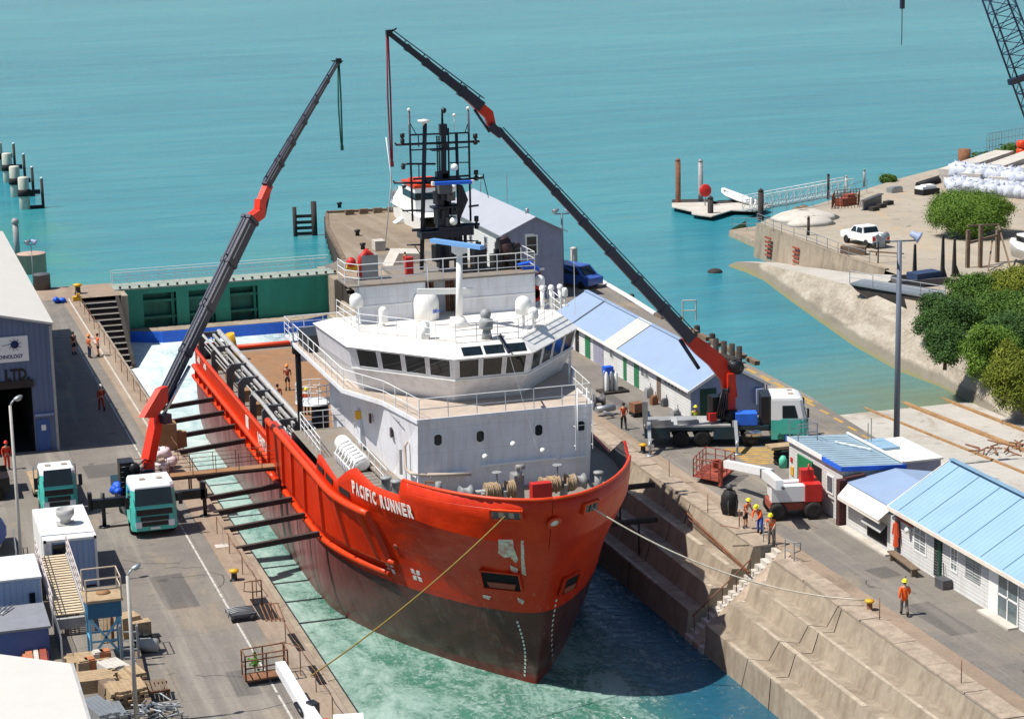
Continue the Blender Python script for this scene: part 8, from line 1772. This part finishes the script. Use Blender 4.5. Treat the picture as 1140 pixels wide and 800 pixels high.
b = MB(); b.tube((x_, 211, 4.4), (x_, 211, 8.0), .12, 8); b.bar((x_-1.0, 211, 6), (x_+1.0, 211, 6), .08, .08); b.build('mast', M['white_clean'], PB)
b = MB(); q = g(445, 262, 0); b.box(47.2, 48.2, 197, 198.4, 0, .9); t2 = single(b, 'white_box', M['pale_concrete'], (47.7, 197.7, 0), 'pale box standing on the old wharf near the ship mast', 'box')
b = MB(); a = g(455, 248); b.prism([a+V((-1.4, 0, .0)), a+V((1.2, 0, 0)), a+V((1.2, .0, .6)), a+V((-.6, 0, .5))], (0, 1.2, 0)); single(b, 'upturned_skiff', M['white_clean'], a, 'white upturned skiff on the old wharf beside the pilot boat', 'boat')
b = MB(); q = g(435, 300, 0); b.prism([q+V((0, 0, 0)), q+V((3.2, 0, 0)), q+V((3.2, 0, 1.2)), q+V((.8, 0, 1.4))], (0, 3, 0)); single(b, 'covered_pile', M['pale_concrete'], q, 'pale covered stack on the old wharf behind the ship railing', 'covered stack')
b = MB(); p = gY(418.5, 148, 205); q = gY(433, 300, 200); b.path([V((p.x, 201, p.z)), V((p.x+.4, 201, p.z-4)), V((q.x, 201, .0))], .06, 6, True); b.tube((p.x+.3, 201, p.z-2), (p.x+.3, 201, p.z-7), .05, 5); single(b, 'slim_mast', M['rail_white'], V((q.x, 201, 0)), 'slim white flagpole with a crank on the old wharf left of the black mast', 'flagpole')
# yard: fences, posts, cradle, beams, bags
def fence(pts, h, n_r, step, m, label, mesh=False, name='fence'):
    t = thing(name, pts[0], label, 'fence'); b = MB(); railing(b, pts, h, n_r, step, .03); b.build('posts_and_rails', m, t)
    if mesh:
        b = MB()
        for a, c_ in zip(pts, pts[1:]):
            k = max(2, int((c_-a).length/.35))
            for i in range(k): p = a.lerp(c_, i/k); b.tube(p, p+V((0, 0, h)), .012, 4)
        b.build('mesh', m, t)
fence([g(x, y, .5) for x, y in ((843, 250), (870, 261), (898, 270), (945, 288), (968, 294))], 1.1, 2, 2.4, M['galv'], 'thin wire fence along the top of the retaining wall')
fence([g(x, y, -1.9) for x, y in ((815, 256), (848, 255))], 1.2, 2, 1.6, M['galv'], 'low rail at the outer corner of the retaining wall')
fence([g(x, y, .5) for x, y in ((1098, 172), (1118, 168), (1150, 163))], 2.4, 3, .7, M['galv'], 'grey mesh security fence at the top right beyond the beams', True)
fence([g(x, y, .5) for x, y in ((860, 238), (876, 236), (905, 230), (940, 222), (965, 214))], 1.3, 2, 3.0, M['galv'], 'thin fence along the far shore of the yard')
for px, py, ty, m_, lb in ((922, 222, 195, 'timber_dk', 'dark post at the end of the lattice footbridge'), (942, 216, 197, 'pale_concrete', 'pale thick post at the shore end of the lattice footbridge'), (900, 262, 243, 'timber_dk', 'dark thin post on the retaining wall left of the pickup'), (962, 208, 190, 'grey_md', 'thin grey post on the far shore')):
    q = g(px, py, .5); hz_ = gY(px, ty, q.y).z; b = MB(); b.tube(q, V((q.x, q.y, hz_)), .14, 8); b.lathe([(.17, 0), (.001, .2)], (q.x, q.y, hz_), 8); single(b, 'yard_post', M[m_], q, lb, 'post')
t = thing('rusty_cage', g(940, 232, .5), 'low rusty mesh cage on the far side of the yard', 'cage'); P = [g(x, y, .5) for x, y in ((926, 233), (955, 231), (957, 224), (929, 226), (926, 233))]; b = MB(); railing(b, P, 1.3, 4, .35, .03); b.build('frame', M['rust'], t); q = sum(P[:4], V())/4; b = MB(); b.cbox(q+V((0, 0, .4)), (2.2, 1.0, .8), .4); b.cbox(q+V((.5, .3, .9)), (1.0, .8, .4), .2); b.build('scrap_load', M['rustred'], t)
t = thing('steel_girder', g(972, 230, .5), 'dark steel girder on blocks beside the rusty cage', 'girder'); b = MB(); p, q = g(961, 229, 1.0), g(981, 221, 1.0); b.bar(p, q, .12, 1.0); b.bar(p+V((0, 0, .5)), q+V((0, 0, .5)), .5, .1); b.bar(p-V((0, 0, .5)), q-V((0, 0, .5)), .5, .1); b.build('web', M['grey_dk'], t); 
for f in (.1, .5, .9): c_ = p.lerp(q, f); b = MB(); b.cbox((c_.x+.6, c_.y-.8, .7), (1.0, .6, .4), .4); b.build('block', M['timber_dk'], t)
for (a, c_, h_, lb) in (((1055, 204), (1118, 182), 1.5, 'pale concrete beam, leftmost of the row at the top right'), ((1080, 209), (1150, 183), 1.5, 'pale concrete beam, second of the row behind the white bags'), ((1110, 212), (1165, 193), 1.4, 'pale concrete beam nearest the right edge behind the white bags')):
    p, q = g(a[0], a[1], .5), g(c_[0], c_[1], .5); b = MB(); d = (q-p).normalized(); s = V((-d.y, d.x, 0))
    b.hexa([p-s*.9, q-s*.9, q+s*.9, p+s*.9, p-s*1.1+V((0, 0, h_)), q-s*1.1+V((0, 0, h_)), q+s*1.1+V((0, 0, h_)), p+s*1.1+V((0, 0, h_))]); b.bar(p+V((0, 0, h_*.6))-d*.02, q+V((0, 0, h_*.6)), 2.36, .1); single(b, 'concrete_beam', M['pale_concrete'], p, lb, 'concrete beam', 'precast beams at the top right')
M['bag'] = mat('white_bulk_bag', (182, 187, 198), .7, var=.05, scale=2, dirt=(190, 190, 194), dirt_amt=.4, bump=.5, bscale=3)
qr = random.Random(4); n = 0
for row in range(4):
    for i in range(11-row):
        p = g(1060+i*9.5+row*4+qr.uniform(-2, 2), 213-row*3.4+i*.9, .5); z0 = .5 if row < 2 else 1.25
        s = qr.uniform(.72, .95); b = MB(); rot = Matrix.Rotation(qr.uniform(0, 3), 3, 'Z')
        b.lathe([(s*.7, 0), (s*1.0, .08), (s*1.06, .5), (s*1.02, .95), (s*.8, 1.15), (s*.3, 1.2), (.001, 1.25)], (0, 0, 0), 7, rot, sx=qr.uniform(.9, 1.25), sy=qr.uniform(.85, 1.15))
        for k, v in enumerate(b.v): b.v[k] = v+V((qr.uniform(-.13, .13), qr.uniform(-.13, .13), qr.uniform(-.2, .25) if v.z > .2 else 0))
        for k in range(2): b.tube((qr.uniform(-.3, .3), qr.uniform(-.3, .3), 1.1), (qr.uniform(-.4, .4), qr.uniform(-.4, .4), 1.5), .04, 5)
        o = single(b, 'bulk_bag', M['bag'], V((p.x, p.y+row*.4, z0-.02)), 'white bulk bag in the heap before the concrete beams', 'bulk bag', 'white bulk bags in the heap', local=True)
b = MB(); q = g(1032, 216, .5); b.cbox(q+V((0, 0, .3)), (2.4, 1.3, .55), .3); b.cur = 1; b.cbox(q+V((-.1, .1, .72)), (2.0, 1.1, .3), .3); b.cbox(q+V((.1, .1, .9)), (1.3, .8, .16), .3); single(b, 'covered_load', [M['rubber'], M['white_clean']], q, 'low dark load under a white cover left of the heap of bags', 'load')
b = MB(); q = g(996, 214, .5); b.cbox(q+V((0, 0, .25)), (1.6, .8, .5), .3); b.cbox(q+V((.1, 0, .55)), (1.2, .6, .12), .3); single(b, 'grey_crate', M['galv'], q, 'small grey crate on the far side of the yard', 'crate')
b = MB(); p, q = g(1022, 206, .9), g(1062, 194, .9); b.tube(p-V((0, 0, .1)), q-V((0, 0, .1)), .34, 10); b.tube(p+V((.6, 1.2, -.1)), q+V((.5, 1.2, -.1)), .26, 10); b.cbox(p+V((1.2, .6, -.2)), (.4, 2.2, .3), .3); single(b, 'dark_pipes', M['rubber'], g(1040, 201, .5), 'two long dark pipes lying on the far shore of the yard', 'pipes')
b = MB(); q = g(1073, 190, .5); b.lathe([(.7, 0), (.7, 2.4), (.5, 2.45), (.001, 2.46)], q, 14); single(b, 'rusty_drum', M['rust'], q, 'rusty upright tube standing beyond the dark pipes', 'tube')
b = MB(); q = g(1137, 182, .5)
for k in range(3): b.lathe([(.5, k*.9), (.62, k*.9+.2), (.62, k*.9+.65), (.5, k*.9+.85)], q, 12)
single(b, 'red_buoys', M['orange_rail'], q, 'orange red buoys stacked at the right edge by the mesh fence', 'buoys')
qq = random.Random(8)
for i in range(22):
    f = i/21; p = g(862+f*34+qq.uniform(-4, 4), 248-f*12+qq.uniform(-3, 6), 0.1); s = qq.uniform(.35, .8); b = MB(); b.ball((0, 0, 0), s, 8, .7)
    for k, v in enumerate(b.v): b.v[k] = v*qq.uniform(.85, 1.15)
    single(b, 'shore_rock', M['coping'] if i % 3 else M['timber'], p, 'rough boulder in the rock heap at the corner of the yard shore', 'rock', 'boulders on the yard shore', local=True)
for px, py, sx, sy, lb in ((895, 243, 3.6, 3.0, 'large low pale mound of gravel at the left corner of the yard'), (902, 250, 2.6, 1.6, 'smaller pale mound of gravel nearer the retaining wall')):
    q = g(px, py, .5); b = MB(); b.lathe([(1.0, 0), (.8, .4), (.5, .7), (.2, .8), (.001, .82)], (0, 0, 0), 18, sx=sx, sy=sy)
    for k, v in enumerate(b.v): b.v[k] = v+V((qq.uniform(-.1, .1), qq.uniform(-.1, .1), qq.uniform(-.05, .05)))
    single(b, 'gravel_mound', M['pale_concrete'], q, lb, 'gravel mound', local=True)
# jetty platform at the top of the bank, posts of the boat cradle
t = thing('slip_jetty', g(1000, 330, .3), 'low timber and steel jetty with a thin rail along the top of the stone bank', 'jetty')
p, q = g(946, 317, .9), g(1052, 335, .9); p2, q2 = g(962, 312, .9), g(1052, 325, .9); b = MB(); b.prism([p, q, q2, p2], (0, 0, .14)); b.build('deck', M['galv'], t); b = MB(); b.prism([p+V((.2, .1, -.04)), q+V((0, .1, -.04)), q+V((0, .1, -2.4)), p.lerp(q, .35)+V((0, .1, -1.5)), p.lerp(q, .1)+V((0, .1, -.5))], (.1, .5, 0)); b.build('dark_side', M['timber_dk'], t); b = MB(); railing(b, [p+V((0, 0, .14)), q+V((0, 0, .14))], 1.0, 2, 2.2, .03); b.build('rail', M['galv'], t)
CRD = thing('boat_cradle', g(1030, 318, .5), 'dark steel boat cradle with tall pointed uprights above the slip jetty', 'boat cradle')
for px, py, ty in ((1018, 314, 272), (1049, 316, 262), (1062, 308, 266)):
    q = g(px, py, .5); zt_ = gY(px, ty, q.y).z; b = MB(); b.bar(q, V((q.x, q.y, zt_)), .34, .3, wd2=.16, ht2=.14); b.bar(q+V((.5, 0, 0)), V((q.x, q.y, .5+(zt_-.5)*.35)), .2, .2); b.build('upright', M['timber_dk'], CRD)
b = MB(); p, q = g(1003, 316, .9), g(1056, 312, .9); b.bar(p, q, .3, .5); b.bar(p+V((.5, 2.5, 0)), q+V((0, 2.2, 0)), .3, .5); b.bar(p, p+V((.5, 2.5, 0)), .3, .4); b.bar(q, q+V((0, 2.2, 0)), .3, .4); b.build('base_frame', M['grey_dk'], CRD); b = MB(); c_ = p.lerp(q, .6); b.cbox(c_+V((0, .9, .4)), (2.6, 1.4, .6), .2); b.build('blue_cover', mat('dull_navy_cover', (44, 62, 92), .7), CRD)
WF = thing('wooden_gantry', g(1085, 300, .5), 'weathered wooden gantry of posts and rails between the round tree and the bushes', 'gantry')
for px, py, ty in ((1077, 298, 256), (1091, 298, 250), (1110, 292, 256)):
    q = g(px, py, .5); zt_ = gY(px, ty, q.y).z; b = MB(); b.bar(q, V((q.x, q.y, zt_)), .3, .3); b.build('post', M['timber'], WF)
b = MB(); b.bar(g(1076, 298, .5)+V((0, 0, 2.1)), g(1111, 292, .5)+V((0, 0, 2.4)), .16, .2); b.bar(g(1076, 298, .5)+V((0, 0, 3.6)), g(1111, 292, .5)+V((0, 0, 3.3)), .12, .14); b.bar(g(1110, 290, .5)+V((0, 0, 3.2)), g(1126, 302, .5), .12, .14); b.bar(g(1100, 302, .5), g(1104, 294, .5)+V((0, 0, 2.0)), .12, .12); b.build('rails', M['timber'], WF)
t = thing('sign_post', g(977, 292, .5), 'small grey notice board on a post at the yard edge right of the pickup', 'sign'); q = g(977.5, 293, .5); b = MB(); b.tube(q, q+V((0, 0, 2.6)), .06, 6); b.build('post', M['timber_dk'], t); b = MB(); b.cbox(q+V((.25, 0, 1.7)), (.8, .06, .6)); b.build('board', M['grey_md'], t)
b = MB(); q = g(950, 283, .5); b.cbox(q+V((0, 0, .3)), (2.2, .9, .9), -.6); b.bar(q+V((1.0, -1.0, .35)), q+V((3.2, -3.4, .35)), .12, .12); b.bar(q+V((1.5, -1.5, 0)), q+V((1.5, -1.5, .4)), .1, .1); b.bar(q+V((2.8, -3.0, 0)), q+V((2.8, -3.0, .4)), .1, .1); single(b, 'edge_box', M['timber'], q, 'brown box and low rail on the wall edge in front of the pickup', 'box')
# boat half in frame at the right edge
RBt = thing('parked_boat', (104, 168, .5), 'white cabin boat standing on land behind the bank bushes', 'boat')
p = g(1126, 290, .5); q = g(1175, 305, .5); d = (q-p).normalized(); s = V((-d.y, d.x, 0)); rows = []
for f, k, up in ((0, .1, .5), (.12, .6, .3), (.4, 1, .1), (1, 1, 0)): c_ = p.lerp(q, f); rows.append([c_+s*1.2*k+V((0, 0, 1.5+up)), c_+s*.8*k+V((0, 0, .7)), c_+V((0, 0, .4)), c_-s*.8*k+V((0, 0, .7)), c_-s*1.2*k+V((0, 0, 1.5+up))])
b = MB(); b.smooth = True; b.grid(rows); b.poly([r[0] for r in rows]+[r[4] for r in rows[::-1]]); b.build('hull', M['white_clean'], RBt); b = MB(); c_ = p.lerp(q, .45); b.cbox(c_+V((0, 0, 2.2)), (2.2, 1.6, 1.1), math.atan2(d.y, d.x)); cb2 = b.build('cabin', M['white_clean'], RBt); b = MB(); b.cbox(c_+V((0, 0, 2.35)), (2.24, 1.64, .45), math.atan2(d.y, d.x)); b.build('window_band', M['glass'], cb2)
b = MB()
for i in range(36): a = rnd.uniform(0, 6.3); d = V((math.cos(a), math.sin(a), rnd.uniform(-.2, .2))); c_ = gS(1122, 502)+V((rnd.gauss(0, 1.4), rnd.gauss(0, .9), rnd.uniform(.05, .3))); b.tube(c_-d*.5, c_+d*.5, .05, 5)
single(b, 'scrap_chain', M['rust'], gS(1122, 502), 'dark rusty heap of chain and scrap across the slipway rails', 'chain heap')
# lattice crane boom at the top right
LC = thing('lattice_crane_boom', (135, 190, .5), 'dark blue lattice crane boom rising above the yard and the harbour water', 'crane')
az2 = R(8); base = V((112, 176, 0)); J = lambda x, y: inpl(x, y, base, az2)
A_, B_2 = J(1150, 135), J(1080, -60); wv = V((0, 0, 0)); A2, B22 = J(1176, 121), J(1104, -68); dep = V((.1, 1.5, 0)); b = MB(); n = 13
M['lattice'] = mat('dark_blue_lattice_steel', (40, 62, 88), .5)
for p, q in ((A_, B_2), (A2, B22), (A_+dep, B_2+dep), (A2+dep, B22+dep)): b.tube(p, q, .09, 6)
for i in range(n+1):
    f = i/n; c4 = [A_.lerp(B_2, f), A2.lerp(B22, f), A2.lerp(B22, f)+dep, A_.lerp(B_2, f)+dep]
    for k in range(4): b.tube(c4[k], c4[(k+1) % 4], .05, 5)
    if i < n:
        g2 = (i+1)/n; d4 = [A_.lerp(B_2, g2), A2.lerp(B22, g2), A2.lerp(B22, g2)+dep, A_.lerp(B_2, g2)+dep]
        for k in range(4): b.tube(c4[k], d4[(k+1) % 4], .04, 5)
b.build('lattice', M['lattice'], LC); b = MB(); b.bar(J(1124, 92), J(1146, 84), .6, .5); b.build('splice_plate', M['crane_dk'], LC)
b = MB(); b.bar(A_+V((2, 1, -6)), A_.lerp(A2, .5), 1.6, 1.2); b.cbox(V((A_.x+8, A_.y+1, 2.2)), (6, 4, 3.4)); b.bar(A_+V((2, 1, -6)), V((A_.x+8, A_.y+1, 3)), 1.2, 1.0); b.build('crane_house', M['yellow'], LC)
ht = J(1005, -30); hb_ = J(1005, 50); b = MB(); b.tube(ht, V((ht.x, ht.y, hb_.z)), .04, 5); b.cbox(V((ht.x, ht.y, J(1005, 4).z)), (.35, .3, .9)); b.bar(ht, B_2, .3, .3); b.build('hoist_line', M['crane_dk'], LC)
# ------------------------------------------------------------------ trees and bushes
def leaf_mat(name, lo, mid, hi):
    m, t, p = base_mat(name); pos = t.new('NewGeometry').outputs['Position']
    n = t.noise(pos, .9, 4, .65); n2 = t.noise(pos, 7.0, 3, .6)
    col = t.ramp(t.math('ADD', t.math('MULTIPLY', n, .75), t.math('MULTIPLY', n2, .25)), [(.34, lin(*lo)), (.5, lin(*mid)), (.66, lin(*hi))])
    t.link(col, p.inputs['Base Color']); p.inputs['Roughness'].default_value = .65; p.inputs['Specular IOR Level'].default_value = .25
    return m
M['leaf_a'] = leaf_mat('mid_green_leaves', (54, 80, 28), (74, 104, 36), (96, 126, 48)); M['leaf_b'] = leaf_mat('dark_green_leaves', (46, 72, 32), (62, 92, 40), (84, 114, 52)); M['leaf_c'] = leaf_mat('yellow_green_leaves', (80, 94, 24), (106, 116, 32), (130, 136, 46)); M['leaf_d'] = leaf_mat('bright_green_leaves', (64, 92, 28), (88, 118, 38), (112, 140, 50))
M['bark'] = mat('grey_brown_bark', (86, 70, 56), .95, var=.25, scale=4, bump=.5)
def foliage(lobes, n, leaf, m, name, parent, seed):
    """leaf tufts on and inside a set of ellipsoid lobes"""
    q = random.Random(seed); vs = []; fs = []; tot = sum(l[3]*l[4] for l in lobes)
    for (cx, cy, cz, rx, rz2) in lobes:
        k = int(n*rx*rz2/tot)
        clumps = []
        for _ in range(max(10, k//34)):
            z = q.uniform(-.75, 1); a = q.uniform(0, 6.283); rr = math.sqrt(max(0, 1-z*z)); s = q.uniform(.72, 1.06); clumps.append(V((cx+rx*rr*math.cos(a)*s, cy+rx*rr*math.sin(a)*s, cz+rz2*z*s)))
        for i in range(k):
            c_ = q.choice(clumps); p = c_+V((q.gauss(0, 1), q.gauss(0, 1), q.gauss(0, .75)))*(.10*rx+.12)
            out = (p-V((cx, cy, cz))); out = out.normalized() if out.length > 1e-3 else V((0, 0, 1))
            nrm = (out*.8+V((q.gauss(0, .6), q.gauss(0, .6), q.gauss(.35, .5)))).normalized(); t1 = nrm.orthogonal().normalized(); t1 = (Matrix.Rotation(q.uniform(0, 6.28), 3, nrm) @ t1); t2 = nrm.cross(t1); s = leaf*q.uniform(.6, 1.35); b0 = len(vs)
            vs += [p-t1*s, p-t2*s*.5+nrm*s*.15, p+t1*s, p+t2*s*.5+nrm*s*.15]; fs.append((b0, b0+1, b0+2, b0+3))
    b = MB(); b.v = vs; b.f = [list(f) for f in fs]; b.mi = [0]*len(fs); b.sm = [False]*len(fs); return b.build(name, m, parent, normals=False)
def trunk(t, base, targets, r0):
    b = MB(); mid = V(base)+V((.05, .1, (targets[0].z-base.z)*.45)); b.path([V(base)-V((0, 0, .3)), V(base)+V((0, 0, .2)), mid], [r0*1.3, r0, r0*.75], 8)
    for q in targets: b.path([mid, mid.lerp(q, .5)+V((rnd.uniform(-.15, .15), rnd.uniform(-.15, .15), .1)), q], [r0*.6, r0*.4, r0*.15], 6)
    b.build('trunk', M['bark'], t)
q = g(1078, 262, .5); RTt = thing('round_tree', q, 'low flat topped round green tree standing alone in the yard', 'tree')
lob = [(q.x, q.y, q.z+2.6, 3.1, 1.35), (q.x-2.0, q.y, q.z+2.1, 1.9, 1.25), (q.x+2.0, q.y+.3, q.z+2.5, 2.0, 1.0), (q.x+.3, q.y-1.4, q.z+1.8, 2.0, 1.0), (q.x-.8, q.y+1.2, q.z+2.9, 1.9, .9), (q.x+3.6, q.y, q.z+2.2, .9, .5), (q.x-1.2, q.y-1.2, q.z+1.3, 1.8, .9), (q.x+1.4, q.y-1.0, q.z+1.4, 1.7, .8), (q.x-.2, q.y-1.6, q.z+.9, 1.4, .7)]
foliage(lob, 60000, .085, M['leaf_d'], 'crown', RTt, 3); trunk(RTt, q, [V(l[:3]) for l in lob[:4]], .3)
BUSH = [  # pixel centre, level, radius, leaf colour, label
 (1054, 350, 1.7, 'leaf_b', 'dark grey green shrub at the left end of the bank bushes'), (1084, 322, 1.5, 'leaf_a', 'green shrub at the top of the bank bushes below the gantry'),
 (1108, 345, 1.9, 'leaf_a', 'dense mid green shrub in the middle of the bank bushes'), (1132, 322, 2.0, 'leaf_c', 'yellow green shrub at the top of the bank bushes near the parked boat'),
 (1098, 384, 1.6, 'leaf_d', 'bright green round shrub at the lower middle of the bank bushes'), (1128, 375, 2.0, 'leaf_b', 'dark green shrub at the right edge of the bank bushes'),
 (1130, 414, 1.7, 'leaf_c', 'olive green shrub at the bottom right of the bank bushes'), (1052, 380, 1.1, 'leaf_b', 'small dark shrub hanging over the stone bank'), (1150, 350, 2.2, 'leaf_a', 'mid green shrub at the right end of the bank bushes')]
for i, (px, py, r_, m_, lb) in enumerate(BUSH):
    z0 = .2 if py < 400 else .1
    c_ = g(px, py, z0+1.4); base = V((c_.x+.2, c_.y+.3, z0-.4)); t = thing('bank_bush', base, lb, 'bush', 0, 'bushes on the stone bank')
    q2 = random.Random(i+40); lob = [(c_.x, c_.y, c_.z, r_*.8, r_*.75), (c_.x-.2, c_.y-.5*r_, c_.z-.75*r_, r_*.8, r_*.7), (c_.x-.5*r_, c_.y+.2, c_.z-.3, r_*.6, r_*.5), (c_.x+.6*r_, c_.y-.2, c_.z+.1, r_*.6, r_*.6)]+[(c_.x+q2.uniform(-1, 1)*r_*.75, c_.y+q2.uniform(-1, 1)*r_*.7, c_.z+q2.uniform(-.7, .6)*r_, r_*q2.uniform(.3, .62), r_*q2.uniform(.3, .55)) for _ in range(10)]
    foliage(lob, int(22000*r_), .08, M[m_], 'foliage', t, i+10); trunk(t, base, [V(l[:3]) for l in lob[:4]], .12)
for px, py, lb in ((1092, 183, 'tuft of green scrub on the far shore left of the mesh fence'), (988, 202, 'small green bush on the far shore above the yard'), (1122, 172, 'olive scrub beneath the mesh security fence')):
    q = g(px, py, .5); t = thing('shore_shrub', q, lb, 'bush'); k_ = .5 if px == 988 else 1.0; foliage([(q.x, q.y, q.z+.5*k_, 1.3*k_, .8*k_), (q.x+k_, q.y+.3, q.z+.4*k_, .9*k_, .6*k_)], 1800, .14, M['leaf_a'], 'foliage', t, px); trunk(t, q, [q+V((0, 0, .8)), q+V((.6, .2, .6))], .1)
b = MB(); q = g(796, 303, -2.6)
b.ball((0, 0, 0), .75, 9, .5); single(b, 'shore_rock', M['timber_dk'], q, 'lone dark rock in the water off the tip of the stone bank', 'rock', local=True)
